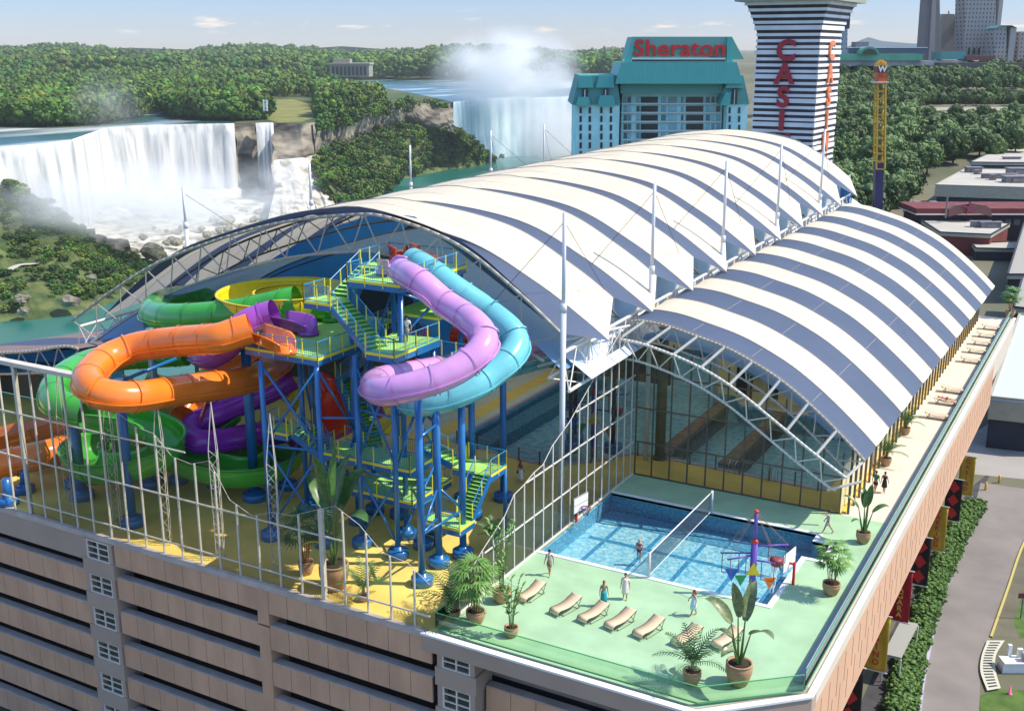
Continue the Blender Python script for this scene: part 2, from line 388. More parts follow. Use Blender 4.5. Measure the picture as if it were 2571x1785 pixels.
fp = [(-47.4, 75.1), (-45.2, 74.8), (-43, 74.5), (-40.9, 74.1), (-39, 74.1), (-37.2, 74.9), (-35.6, 76.5), (-34.4, 78.2), (-33., 79.9), (-31, 80.2), (-28.6, 80.1), (-26.4, 80.0), (-24.4, 79.9), (-22, 79.8), (-20, 79.7), (-18.2, 79.6)]
for x, y in fp: P_(MB().box(x-.05, x+.05, y-.05, y+.05, 0, 1.15), 'post', m_dark_steel, t)
mb = MB()
for z in (.35, 1.1): mb.path([Vector((x, y, z)) for x, y in fp], .022, 4)
P_(mb, 'rail', m_trusst, t)

# ================================================================= the building under the deck
t = thing('parking_hotel_building', 'long multi storey building with tan panel bands, dark open floors and a peach side wall', 'building', (-60, 60, -18))
B_ = lambda mb, n, m: P_(mb, n, m, t)
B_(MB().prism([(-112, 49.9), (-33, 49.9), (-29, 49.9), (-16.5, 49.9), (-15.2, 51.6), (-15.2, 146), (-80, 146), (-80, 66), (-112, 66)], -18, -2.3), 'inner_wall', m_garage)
FL = 2.565
def window(x0, x1, z0, z1, y):
    f = MB(); wd = .08
    f.box(x0, x1, y-.06, y+.05, z0, z0+wd); f.box(x0, x1, y-.06, y+.05, z1-wd, z1)
    for x in (x0, (x0+x1)/2-wd/2, x1-wd): f.box(x, x+wd, y-.057, y+.047, z0+wd, z1-wd)
    for k in (1, 2): z = z0+(z1-z0)*k/3; f.box(x0+wd, x1-wd, y-.053, y+.043, z-.03, z+.03)
    o = B_(f, 'window', m_steel); g = MB().box(x0, x1, y+.5, y+.54, z0, z1).build('pane', m_pane, o); g.matrix_parent_inverse.identity(); return o
m_pane = mat('dark_olive_window_glass', (.10, .10, .07), .25)
def panels(x0, x1, z0, z1, y, step, m, name='panel_band', ledge=True, rev=.5):
    mb = MB(); n = max(1, round((x1-x0)/step)); s_ = (x1-x0)/n
    for k in range(n): mb.box(x0+k*s_+.018, x0+(k+1)*s_-.018, y, y+.12, z0, z1)
    B_(mb, name, m); B_(MB().box(x0, x1, y+.121, y+.5, z0+.02, z1-.02), name+'_backing', m_joint)
    if ledge: B_(MB().box(x0, x1, y+.03, y+.62, z1-.018, z1+.05), 'ledge', m_conc_l)
    return n*s_
YP = 47.45
for k in range(7):
    zt = -2.80-FL*(k-1) if k else -.33
    zb = zt-1.62 if k else -1.93
    if k: panels(-112, -60.5, zt-.14-1.62, zt-.14, YP, 1.56, m_panel)
    for a, b in ((-57.6, -44.9), (-44.0, XW-.1)):
        panels(a, b, zb, zt, YP, 1.56, m_panel, ledge=k > 0)
    if k: panels(-28.8, -15.9, zb-.1, zt-.1, YP+.9, 1.56, m_panel)
    B_(MB().box(-44.9, -44.0, YP-.03, YP+1.6, zb-.95, zt), 'pier', m_panel)
    for wx in (-60.5, -31.5):
        y = YP-.12 if wx < -40 else YP+.0
        W_ = 2.8 if wx < -40 else 2.5; z1 = -.42-FL*k-(.12 if wx > -40 else 0); z0 = z1-1.42
        B_(MB().box(wx, wx+.34, y, y+1.7, z0, z1), 'stair_tower_wall', m_conc); B_(MB().box(wx+W_-.3, wx+W_, y, y+1.7, z0, z1), 'stair_tower_wall', m_conc)
        B_(MB().box(wx-.12, wx+W_+.12, y-.06, y+1.74, z0-FL+1.42, z0), 'stair_tower_wall', m_conc)
        window(wx+.34, wx+W_-.3, z0, z1, y+.06)
        B_(MB().box(wx+.34, wx+W_-.3, y+1.2, y+1.3, z0, z1), 'stair_room_wall', mat('olive_room', (.16, .15, .09), .9))
B_(MB().box(-112, -60.5, YP-.02, YP+.5, -2.1, -.36), 'grey_parapet_panel', m_conc)
B_(MB().box(-60.5, -57.6, YP-.125, YP+.5, -.42, -.36), 'grey_parapet_panel', m_conc)
B_(MB().box(-112, XW-.6, YP-.06, YP+.28, -.35, .04), 'coping', m_conc_l)
# deck edge slab of the green terrace
pts = [(-32.3, YP-.35), (-15.9, YP-.35), (XR+.25, 51.5), (XR+.25, 147), (XR-.35, 147), (XR-.35, 51.8), (-16.1, YP+.3), (-31.9, YP+.3)]
def shell_edge(z0, z1, pts_):
    mb = MB(); n = len(pts_)//2; out = pts_[:n]; inn = pts_[n:][::-1]
    for i in range(n-1): mb.prism([out[i], out[i+1], inn[i+1], inn[i]], z0, z1)
    return mb
B_(shell_edge(-.95, .02, [pts[0], pts[1], pts[2], (XR+.25, 52.4), (XR-.2, 52.4), (XR-.35, 51.8), pts[6], pts[7]]), 'terrace_edge_slab', m_conc)
B_(shell_edge(.021, .14, [(-32.35, YP-.4), (-15.86, YP-.4), (XR+.3, 51.45), (XR+.3, 147.1), (XR-.05, 147.1), (XR-.05, 51.6), (-16., YP+.02), (-32, YP+.02)]), 'white_kerb', m_white)
B_(MB().box(-28.9, -16.4, YP+1.7, YP+2.1, -2.6, -.96), 'recessed_terrace_wall', mat('dark_tan_wall', (.24, .19, .15), .9, var=.1))
# long side wall
B_(MB().box(XR-.3, XR+.22, 52.41, 146.9, -.9, .02), 'side_parapet', m_beige)
B_(MB().prism([(-16.0, YP+1.0), (XR+.16, 51.9), (XR+.16, 128), (XR-1.5, 128), (XR-1.5, 52.5), (-16.2, YP+2)], -5.7, -.96), 'peach_side_wall', m_peach)
mb = MB(); k = 0; y = 53.2
while y < 127: 
    z = -1.5 if k % 2 else -3.1; mb.box(XR+.155, XR+.168, y, y+.07, z-1.9, z); y += .93; k += 1
B_(mb, 'wall_slit_pattern', m_joint)
B_(MB().box(-15.2, XR-.1, 52.5, 128, -6.0, -5.71), 'soffit', m_conc)
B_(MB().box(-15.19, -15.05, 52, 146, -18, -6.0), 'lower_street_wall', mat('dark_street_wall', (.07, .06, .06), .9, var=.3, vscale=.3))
B_(MB().box(-14.9, XR+.1, 128.05, 146.9, -3.2, -.91), 'far_side_wall', m_beige)

# ================================================================= glass balustrades
def balustrade(name, label, pts_, posts=True):
    t_ = thing(name, label, 'railing', (*pts_[0], 0))
    for a, b in zip(pts_, pts_[1:]):
        A, B = Vector((*a, 0)), Vector((*b, 0)); n = max(1, round((B-A).length/2.4))
        g = MB(); g.beam(A+Vector((0, 0, .6)), B+Vector((0, 0, .6)), .02, .95); P_(g, 'glass_panel', m_rail_g, t_)
        r_ = MB(); r_.beam(A+Vector((0, 0, 1.11)), B+Vector((0, 0, 1.11)), .05, .05); r_.beam(A+Vector((0, 0, .17)), B+Vector((0, 0, .17)), .06, .06); P_(r_, 'rail', m_gedge, t_)
    return t_
balustrade('glass_balustrade', 'green tinted glass balustrade around the front corner of the green terrace', [(-31.95, 50.9), (-31.9, 47.95), (-16.1, 47.95), (XR-.25, 51.7)])
t = balustrade('glass_balustrade', 'long pale glass balustrade beside the sun walkway on the side edge of the roof', [(XR-.25, 51.9), (XR-.25, 146.8)])
P_(MB().box(XR-1.0, XR-.6, 52.6, 146.6, .004, .05), 'drain_channel', mat('grey_drain', (.30, .32, .34), .6), t)
P_(MB().box(XR-.42, XR-.36, 52.6, 146.6, .9, .97), 'handrail', m_white, t)

# ================================================================= glazed walls
# facade curtain wall, its top cut open along a broken line
t = thing('glazed_facade_frame', 'white steel facade frame at the roof edge before the slides, its top cut open', 'glass wall', (-66, 47.75, 0))
topz = [(-112, 10.2), (-66.2, 11.1), (-59.3, 10.9), (-57.9, 9.8), (-56.3, 9.2), (-54.7, 8.5), (-53.1, 8.3), (-51.6, 7.0), (-50, 6.8), (-48.4, 7.3), (-46.9, 5.0), (-45.1, 4.3), (-43.5, 4.9), (-41.9, 5.0), (-40.2, 5.7), (-38.6, 6.3), (-36.9, 5.5), (-35.3, 4.1), (-33.6, 3.9), (-32.1, 2.9)]
xs = [-66.2+1.655*k for k in range(-6, 21)]
for x in xs:
    if x > -32: continue
    big = abs(x+66.2) < .1 or abs(x+66.2-1.655*16) < .1
    P_(MB().box(x-(.13 if big else .045), x+(.13 if big else .045), 47.62, 47.62+(.26 if big else .12), .04, interp(x, topz)), 'mullion', m_fsteel, t)
for z, xe in ((.9, -32.1), (4.2, -38.2), (7.5, -50.4)):
    P_(MB().box(-76.2, xe, 47.67, 47.75, z-.045, z+.045), 'transom', m_fsteel, t)
P_(MB().box(-76.2, -59.2, 47.5, 48.1, 11.0, 11.3), 'top_beam', m_fsteel, t)
mb = MB(); 
for a, b in zip(topz[2:], topz[3:]): mb.beam(Vector((a[0], 47.74, a[1])), Vector((b[0], 47.74, b[1])), .025, .025)
P_(mb, 'cut_edge', m_fsteel, t)
zz = [(p[0], p[1]) for p in topz[1:]]; mb = MB()
for a, b in zip(zz, zz[1:]): mb.quad((a[0], 47.71, .05), (b[0], 47.71, .05), (b[0], 47.71, b[1]), (a[0], 47.71, a[1]))
P_(mb, 'glazing', m_curtain_g, t)
def lattice(x, y, h):
    t_ = thing('lattice_column', 'slim triangular white lattice column standing behind the glazed facade', 'column', (x, y, 0))
    w_ = .34; P3 = [Vector((-w_, 0, 0)), Vector((w_, 0, 0)), Vector((0, w_*1.4, 0))]; top = Vector((0, .2, h)); zt = h-3.2
    m1 = MB(); 
    for p in P3: m1.rod(p, p+Vector((0, 0, zt)), .03, 5); m1.rod(p+Vector((0, 0, zt)), top, .03, 5)
    m1.build('chord', m_fsteel, t_); m2 = MB(); n = int(zt/.62)
    for k in range(n):
        z0, z1 = zt*k/n, zt*(k+1)/n
        for i in range(3): a, b = P3[i], P3[(i+1) % 3]; (a, b) = (a, b) if k % 2 else (b, a); m2.rod(a+Vector((0, 0, z0)), b+Vector((0, 0, z1)), .016, 4)
    m2.build('lacing', m_fsteel, t_); return t_
for i, (x, ls) in enumerate(((-63.3, 'far left'), (-58.6, 'second from the left'), (-53.9, 'third from the left'), (-49.1, 'fourth from the left'), (-44.3, 'fifth from the left, beside the giant plant'))):
    o = lattice(x, 48.75, 10.7); tag(o, 'slim triangular white lattice column behind the glazed facade, '+ls, group='lattice columns behind the glazed facade')
    if i == 0: proto_lat = o
# glass partition between the hall and the terrace
t = thing('glass_partition', 'stepped glass partition with pale mullions between the slide hall and the green terrace', 'glass wall', (XW, 50, 0))
tops = [(49.6, .9), (51., 1.9), (53.2, 3.0), (55.7, 4.1), (56.9, 5.1), (58.2, 5.3), (59.6, 5.7), (60.8, 5.8), (62.1, 6.7), (64.6, 7.6), (66.8, 8.8), (70.6, 10.9), (73, 12.2), (76, 12.2)]
y = 50.3
while y < 75.9:
    P_(MB().box(XW-.05, XW+.05, y-.038, y+.038, .0, interp(y, tops)), 'mullion', m_steel, t); y += 1.32
for z, y0 in ((2.65, 53.2), (5.35, 58.5), (8.05, 65.6), (10.6, 70.6)): P_(MB().box(XW-.05, XW+.05, y0, 75.95, z-.045, z+.045), 'transom', m_steel, t)
P_(MB().box(XW-.12, XW+.1, 49.6, 75.95, .0, .1), 'sill', m_steel, t)
mb = MB()
for a, b in zip(tops, tops[1:]):
    mb.quad((XW, a[0], .1), (XW, b[0], .1), (XW, b[0], b[1]), (XW, a[0], a[1]))
P_(mb, 'glazing', m_wall_g2, t)
mb = MB()
for a, b in zip(tops, tops[1:]): mb.beam(Vector((XW, a[0], a[1])), Vector((XW, b[0], b[1])), .04, .04)
P_(mb, 'cut_edge', m_steel, t)

# cream pool house and teal wave wall beyond the lanes
t = thing('pool_house', 'cream yellow pool house with dark openings beyond the lane pool under the vaults', 'building', (-27, 101, 0)); m_ch = mat('cream_yellow_house', (.70, .60, .30), .8, var=.06)
P_(MB().box(-33, -17.5, 99.5, 104, .004, 4.6), 'wall', m_ch, t); P_(MB().box(-33.2, -17.3, 99.2, 104.2, 4.61, 4.85), 'roof', m_pale, t)
for x in (-31.2, -28.2, -25, -21.8): P_(MB().box(x, x+1.1, 99.44, 99.52, .3, 2.9), 'opening', m_garage, t)
t = thing('wave_wall', 'wavy teal channel wall curving behind the wave pool', 'wall', (-36, 110, 0)); wv = catmull([(-45, 116, 2.6), (-41, 113, 3.0), (-37, 108, 3.2), (-33.4, 103, 3.2), (-29, 98.6, 3.0), (-24, 98.2, 3.2), (-19, 99, 3.4)], 8)
P_(MB().sweep(wv, [(-.5, -.4), (.5, -.4), (.5, .5), (.35, .5), (.35, -.2), (-.35, -.2), (-.35, .5), (-.5, .5)], smooth=False), 'channel', mat('teal_channel', (.05, .38, .36), .4), t)
for k in range(4, len(wv), 9): p = wv[k]; P_(MB().rod((p.x, p.y, 0), (p.x, p.y, p.z-.4), .14, 8), 'post', m_dark_steel, t)
# ================================================================= the vaulted roofs
def fabric(name, col, rough=.75):
    m = mat(name, col, rough, var=.05, vscale=.3, bump=.45, bscale=.8); n = m.node_tree; b = n.nodes['Principled BSDF']
    return m
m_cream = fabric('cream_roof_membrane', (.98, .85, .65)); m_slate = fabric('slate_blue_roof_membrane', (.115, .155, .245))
m_under = fabric('blue_roof_lining', (.035, .17, .42)); m_taupe = fabric('taupe_membrane_underside', (.21, .145, .12)); m_navy = fabric('navy_membrane_underside', (.05, .07, .13))
m_lining2 = fabric('pale_blue_lining', (.18, .36, .62))
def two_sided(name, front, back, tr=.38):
    "membrane with a separate underside colour, which can hold painted shade"
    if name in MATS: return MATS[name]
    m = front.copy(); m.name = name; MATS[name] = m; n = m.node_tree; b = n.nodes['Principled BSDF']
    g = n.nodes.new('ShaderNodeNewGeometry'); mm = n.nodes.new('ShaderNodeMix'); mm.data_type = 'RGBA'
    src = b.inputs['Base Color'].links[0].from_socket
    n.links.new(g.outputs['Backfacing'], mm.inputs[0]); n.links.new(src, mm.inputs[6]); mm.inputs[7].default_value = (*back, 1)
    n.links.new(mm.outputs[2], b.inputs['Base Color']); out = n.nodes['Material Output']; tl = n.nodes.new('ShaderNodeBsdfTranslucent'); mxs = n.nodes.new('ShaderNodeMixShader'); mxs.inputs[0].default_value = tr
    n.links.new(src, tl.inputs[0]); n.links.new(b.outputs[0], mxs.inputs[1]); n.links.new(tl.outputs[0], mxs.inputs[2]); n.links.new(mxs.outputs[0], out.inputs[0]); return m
m_cream2 = two_sided('cream_taupe_membrane', m_cream, (.27, .19, .16)); m_slate2 = two_sided('slate_navy_membrane', m_slate, (.07, .10, .18))  # darker undersides: the shade of back-lit cloth put into the colour

BIG = Spl([(-81.6, 8.3), (-80.2, 9.3), (-75, 12.5), (-68.4, 15.9), (-58, 19.4), (-52, 20.75), (-47.5, 21.0), (-40.5, 19.4), (-35.8, 16.5), (-32.6, 13.9), (-30.9, 12.35)])
def bigz(x, y): return BIG(x)+(.021-.013*max(0, 1-abs(x+50)/17.))*(y-64.6)
XA = -47.5
def edge_x(y0, right=True): return -31.0 if right else -81.6
t = thing('vaulted_roof', 'large striped cream and slate blue vaulted roof over the water slides and wave pool', 'roof', (-56, 105, 0))
NB = 9; PER = 8.4
def curves(k, side):
    "ridge (P) and valley (V) curve of bay k on one flank; t = 0 crown, 1 eave"
    def Pc(tt): return max(64.6, min(148.5, 69.5+PER*k+4.5*tt-PER*0))
    def Vc(tt): return max(64.6, min(148.5, 69.5+PER*k+4.5*tt+(3.3*tt**.55 if side else 3.4*(max(0, tt-.4)/.6)**.7)))
    return Pc, Vc
def flank(ca, cb, xea, xeb, right, nx=26, ny=4):
    rows = []
    for i in range(nx+1):
        tt = i/nx; row = []
        for j in range(ny+1):
            q = j/ny; ye = ca(tt)*(1-q)+cb(tt)*q; xe = xea*(1-q)+xeb*q; x = XA+(xe-XA)*tt
            sag = -.28*math.sin(math.pi*q)*math.sin(math.pi*min(1, tt*1.2))
            row.append(Vector((x, ye, bigz(x, ye)+sag)))
        rows.append(row)
    if not right: rows = rows[::-1]
    return rows
SEAMS = []; SEAM2 = []
for right in (True, False):
    xP, xV = (-32.9, -30.95) if right else (-80.4, -81.8)
    for k in range(-1, NB+1):
        P0, V0 = curves(k, right); P1, _ = curves(k+1, right)
        if k == -1: P0 = lambda tt: 64.6
        if k <= NB: 
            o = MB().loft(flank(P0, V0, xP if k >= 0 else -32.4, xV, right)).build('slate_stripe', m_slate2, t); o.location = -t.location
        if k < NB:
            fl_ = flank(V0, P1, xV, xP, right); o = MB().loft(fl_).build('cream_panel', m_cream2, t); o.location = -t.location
            SEAMS += [[r_[0] for r_ in fl_], [r_[-1] for r_ in fl_]]; SEAM2 += [[r_[2] for r_ in fl_]]
        for q in t.children:
            pass
for q in t.children:   # flip so normals face the sky
    me = q.data; up = sum(p.normal.z for p in me.polygons)
    if up < 0: me.flip_normals()

m_seam = mat('grey_edge_cable', (.30, .28, .27), .6); m_seam2 = mat('faint_weld_seam', (.52, .46, .38), .8)
for q_ in SEAMS: P_(MB().path([p+Vector((0, 0, .02)) for p in q_], .035, 4), 'edge_cable', m_seam, t)
for q_ in SEAM2: P_(MB().path([p+Vector((0, 0, .005)) for p in q_], .022, 3), 'weld_seam', m_seam2, t)
def arch_truss(par, name, prof, x0, x1, y, depth, y2=None, r=.16, n=12, m=m_trusst, dz=0., rw=.075):
    "plane truss: top chord on prof, bottom chord depth below it"
    y2 = y if y2 is None else y2; mt = MB(); ml = MB(); N = 60
    top = [Vector((x0+(x1-x0)*i/N, y, prof(x0+(x1-x0)*i/N)+dz)) for i in range(N+1)]
    bot = []
    for i in range(N+1):
        p = top[i]; q = top[min(N, i+1)]-top[max(0, i-1)]; nn = Vector((q.z, 0, -q.x)).normalized()
        if nn.z > 0: nn = -nn
        bot.append(p+nn*depth*(1 if 0 < i < N else .9)+Vector((0, y2-y, 0)))
    mt.path(top, r, 8); ml.path(bot, r*.85, 8)
    o1 = P_(mt, name+'_top_chord', m, par); o2 = P_(ml, name+'_bottom_chord', m, par)
    w_ = MB(); st = N//n
    for i in range(0, N-st+1, st): w_.rod(top[i], bot[min(N, i+st//2)], rw, 5); w_.rod(bot[min(N, i+st//2)], top[min(N, i+st)], rw, 5)
    P_(w_, name+'_web', m, par); return top, bot
BT = Spl([(-80.6, 9.0), (-75, 12.3), (-68.4, 15.6), (-58, 19.0), (-50, 20.45), (-46, 20.5), (-40.5, 19.1), (-35.8, 16.3), (-32.2, 13.6)])
arch_truss(t, 'front_arch', BT, -80.6, -32.2, 64.5, 2.7, n=15, r=.13, rw=.055, m=m_steel if False else m_trusst)
for k in (1, 3, 5, 7): arch_truss(t, 'inner_arch', lambda x, k=k: bigz(x, 64.6+8.4*2*k/2+.1)-.45, -80, -32, 64.7+8.4*k, 1.6, n=15, r=.1, m=m_dark_steel, rw=.05)
# blue lining under the arches, the inner ceiling of the hall
rows = []
for i in range(41):
    x = -79.8+(-32.6+79.8)*i/40; rows.append([Vector((x, y, BT(x)-2.75-.0*(y-64)-(0 if y < 66 else .25)+.012*(y-64.6))) for y in (64.9, 66, 68, 72, 76, 80)])
o = P_(MB().loft(rows), 'ceiling_lining', two_sided('sky_blue_lining', fabric('mid_blue_lining', (.36, .60, .92)), (.26, .50, .86), .5), t)
P_(MB().path([r_[-1] for r_ in rows], .12, 6), 'lining_edge_tube', m_dark_steel, t); P_(MB().path([r_[-1]+Vector((0, -.6, -.55)) for r_ in rows], .08, 6), 'lining_edge_tube', m_dark_steel, t)
# side trusses and eave struts between the two vaults
for xx, zz in ((-32.3, 12.9), (-79.9, 9.0)):
    mb = MB(); mb2 = MB(); a = [Vector((xx, 64.6+2.1*i, zz-.5+.021*2.1*i)) for i in range(40)]; b = [p+Vector((.5 if xx > -50 else -.5, 0, -2.6)) for p in a]; c = [p+Vector((-1.1 if xx > -50 else 1.1, 0, -1.9)) for p in a]
    mb.path([a[0], a[-1]], .13, 6).path([b[0], b[-1]], .13, 6).path([c[0], c[-1]], .11, 6); P_(mb, 'eave_chord', m_steel, t)
    for i in range(39):
        mb2.rod(a[i], b[i+1] if i % 2 else b[i], .055, 4); mb2.rod(b[i], a[i+1], .055, 4); mb2.rod(c[i], a[i+1 if i % 2 else i], .05, 4); mb2.rod(c[i], b[i+1], .05, 4)
    P_(mb2, 'eave_web', m_steel, t)
# solid gutter strip between the vaults, white with blue folds
mb = MB(); 
for i in range(20):
    y0 = 66.5+4.2*i; mb.quad((-33.6, y0, 11.9+.02*4.2*i), (-33.6, y0+4.1, 11.9+.02*4.2*(i+1)), (-31.0, y0+4.1, 10.3+.02*4.2*(i+1)), (-31.0, y0, 10.3+.02*4.2*i))
P_(mb, 'gutter_flashing', mat('white_blue_flashing', (.36, .50, .66), .6, col2=(.74, .78, .80), vscale=.5), t)
for kk in range(19):
    y0 = 71.5+4.2*kk; y1 = y0+4.15
    P_(MB().quad((-33.5, y0, 9.6), (-33.5, y1, 9.6), (-33.5, y1, bigz(-33.5, y1)-.3), (-33.5, y0, bigz(-33.5, y0)-.3)), 'side_membrane', MATS['sky_blue_lining'] if kk % 2 else two_sided('white_side_membrane', fabric('pale_side_cloth', (.80, .84, .88)), (.8, .84, .88), .5), t)
# back wall and side walls of the hall
P_(MB().loft([[Vector((x, 146.2, .0)), Vector((x, 146.2, bigz(x, 146)-.6))] for x in [-80+48*i/24 for i in range(25)]]), 'end_wall', mat('blue_end_wall', (.02, .16, .45), .8, var=.15, vscale=.1), t)

# ---- the smaller side vault over the lanes
SM = Spl([(-31.9, 12.6), (-31, 12.85), (-29, 12.75), (-27, 12.35), (-24, 11.6), (-21, 10.3), (-19, 9.1), (-17, 7.6), (-15, 5.9), (-13.95, 4.9)])
t = thing('vaulted_roof', 'smaller striped vaulted roof over the glazed gable and the lap lanes beside the sun walkway', 'roof', (-23, 110, 0))
def smz(x, y): 
    s_ = (x+31.9)/17.95; return SM(x)+.012*(y-74.5)*(1-s_)-.012*(y-74.5)*s_
def sm_y(y, x): s_ = max(0, (x+31.9)/17.95); return y+s_*max(0, y-79)*.075
bands = []; y = 74.5
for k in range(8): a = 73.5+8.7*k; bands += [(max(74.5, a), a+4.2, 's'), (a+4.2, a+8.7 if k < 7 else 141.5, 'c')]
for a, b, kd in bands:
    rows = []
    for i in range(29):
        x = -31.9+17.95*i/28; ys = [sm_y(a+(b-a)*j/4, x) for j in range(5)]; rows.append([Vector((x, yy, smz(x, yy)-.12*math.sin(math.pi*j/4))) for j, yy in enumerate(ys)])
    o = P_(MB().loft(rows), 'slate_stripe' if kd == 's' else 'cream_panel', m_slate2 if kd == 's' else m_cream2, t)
    if sum(p.normal.z for p in o.data.polygons) < 0: o.data.flip_normals()
    P_(MB().path([r_[0]+Vector((0, 0, .02)) for r_ in rows], .035, 4), 'edge_cable', m_seam, t)
for x in (-27, -22.5, -18): P_(MB().path([Vector((x, sm_y(yy, x), smz(x, sm_y(yy, x))-.03)) for yy in range(75, 141, 3)], .011, 3), 'weld_seam', m_seam2, t)
ST = lambda x: SM(x)-.12
topA, botA = arch_truss(t, 'gable_arch', ST, -31.7, -14.0, 74.4, 1.5, r=.1, n=10, rw=.05)
OUT = Spl([(-33.2, 11.5), (-30, 11.35), (-26, 10.35), (-23, 9.0), (-20, 7.1), (-17.4, 5.4), (-14.9, 3.9)])
topB, botB = arch_truss(t, 'outer_arch', OUT, -33.2, -14.9, 73.1, 1.55, r=.11, n=10, m=m_steel, y2=73.6, rw=.05)
mb = MB()
for i in range(4, 60, 7): mb.rod(topA[i], topB[i], .11, 6)
P_(mb, 'cross_tube', m_steel, t); P_(MB().rod((-31.6, 74.4, 11.2), (-35.2, 66.5, 10.6), .1, 6).rod((-31.6, 74.4, 12.3), (-33.0, 66.0, 12.9), .1, 6).rod((-14.9, 73.2, 3.9), (-14.1, 74.4, 4.8), .1, 6).rod((-16.2, 73.6, 2.6), (-14.1, 74.5, 3.3), .09, 6), 'end_strut', m_steel, t)
rows = []
for i in range(25):
    x = -31.6+15.2*i/24; rows.append([Vector((x, y, SM(x)-1.75-(0 if y < 78 else .2))) for y in (76.2, 77.5, 79.5, 81)])
P_(MB().loft(rows), 'ceiling_lining', MATS['sky_blue_lining'], t)
# columns and yellow base along the walkway
mb = MB(); y = 76.3; i = 0
while y < 144:
    P_(MB().box(-15.28, -15.12, y-.08, y+.08, .0, smz(-15.2, y)-.15), 'wall_column', m_dark_steel, t); y += 1.72
P_(MB().box(-15.62, -15.35, 76.3, 144, .004, .12), 'base_kerb', mat('amber_kerb', (.78, .50, .08), .7), t)
P_(MB().box(-15.9, -15.8, 76.3, 144, .0, 3.3), 'side_wall', mat('cream_side_wall', (.62, .52, .26), .8, col2=(.75, .68, .50), vscale=.6), t)
# gable glazing
t = thing('glazed_gable_wall', 'tall arched glass wall with bronze mullions under the smaller vault, facing the green terrace', 'glass wall', (-24, 76, 0))
GZ = lambda x: SM(x)-1.9
for x in (-31.6, -30.2, -28.75, -27.3, -25.85, -24.4, -22.95, -21.5, -20.05, -18.6, -17.15, -15.75):
    P_(MB().box(x-.05, x+.05, 75.92, 76.03, .02, max(2.2, GZ(x))), 'mullion', m_dark_steel, t)
for z in (2.75, 5.5, 8.2):
    xe = -31.6
    while GZ(xe+.2) > z and xe < -15.9: xe += .2
    P_(MB().box(-31.55, xe, 75.935, 76.015, z-.05, z+.05), 'transom', m_dark_steel, t)
P_(MB().box(-31.6, -15.7, 75.9, 76.04, .0, .09), 'sill', m_dark_steel, t)
mb = MB(); X_ = [-31.6+15.9*i/20 for i in range(21)]
for a, b in zip(X_, X_[1:]): mb.quad((a, 75.97, .1), (b, 75.97, .1), (b, 75.97, max(2.2, GZ(b))), (a, 75.97, max(2.2, GZ(a))))
P_(mb, 'glazing', m_wall_g, t)
t = thing('round_column', 'thick bronze coloured round column inside the glass gable by the divided pool', 'column', (-31.2, 80.2, 0))
P_(MB().rod((-31.2, 80.2, 0), (-31.2, 80.2, 11), .42, 14), 'shaft', mat('olive_column', (.15, .14, .08), .6), t); P_(MB().lathe((-31.2, 80.2, 0), [(.62, 0), (.62, .12), (.45, .2)]), 'base', m_dark_steel, t)

# ---- low far vault on the other side of the big one
t = thing('vaulted_roof', 'low vaulted roof with taupe and navy underside beyond the orange slide at the building edge', 'roof', (-92, 90, 0))
LV = Spl([(-104, 3.0), (-98, 4.4), (-92, 5.6), (-86, 6.4), (-80.4, 7.3), (-76.3, 8.25), (-74.4, 8.3)])
for i, (a, b) in enumerate([(60, 65), (65, 71), (71, 77), (77, 84), (84, 92)]):
    rows = []
    for k in range(19):
        x = -104+29.6*k/18; rows.append([Vector((x, y, LV(x)-(y-60)*.10)) for y in (a, (a+b)/2, b)])
    o = P_(MB().loft(rows), 'navy_stripe' if i % 2 else 'taupe_panel', m_navy if i % 2 else m_taupe, t)
    if sum(p.normal.z for p in o.data.polygons) < 0: o.data.flip_normals()
arch_truss(t, 'edge_arch', LV, -104, -74.5, 59.9, 1.9, n=12, r=.13, rw=.06)
rows = []
for k in range(19):
    x = -104+29.4*k/18; rows.append([Vector((x, 60.8, LV(x)-1.9)), Vector((x, 70, LV(x)-2.6)), Vector((x, 90, LV(x)-2.9))])
P_(MB().loft(rows), 'ceiling_lining', mat('bright_blue_lining', (.03, .27, .55), .8, var=.08, vscale=.2), t)
mb = MB(); xs_ = [-104+27.5*i/16 for i in range(17)]
for a_, b_ in zip(xs_, xs_[1:]): mb.add([(a_, 66, 2.6), (b_, 66, 2.6), (b_, 66, LV(b_)-1.2), (a_, 66, LV(a_)-1.2)], [(0, 1, 2, 3)])
solid(P_(mb, 'bright_blue_wall_sheet', mat('cyan_blue_wall', (.06, .36, .68), .85), t), .1)
P_(MB().box(-104, -77, 66.2, 66.4, 0, 2.6), 'rear_wall', mat('dark_brown_wall', (.07, .055, .045), .9), t)
# slanted bright blue sheet seen behind the slides
t = thing('blue_wall_panel', 'big bright blue painted wall panel behind the slides under the large vault', 'wall', (-66, 100, 0))
mb = MB(); xs_ = [-79.4+27.6*i/24 for i in range(25)]
for a_, b_ in zip(xs_, xs_[1:]): mb.add([(a_, 84, 3.2), (b_, 84, 3.2), (b_, 84, bigz(b_, 84)-1.3), (a_, 84, bigz(a_, 84)-1.3), (a_, 84.3, 3.2), (b_, 84.3, 3.2), (b_, 84.3, bigz(b_, 84)-1.3), (a_, 84.3, bigz(a_, 84)-1.3)], [(0, 1, 2, 3), (7, 6, 5, 4), (3, 2, 6, 7), (0, 4, 5, 1)])
P_(mb, 'front_blue_panel', mat('vivid_blue_wall', (.03, .30, .85), .85, var=.12, vscale=.12), t)
P_(MB().box(-79.4, -51.8, 84, 84.3, 0, 3.19), 'dark_base', mat('dark_hall_wall', (.10, .10, .07), .9, var=.3, vscale=.3), t)
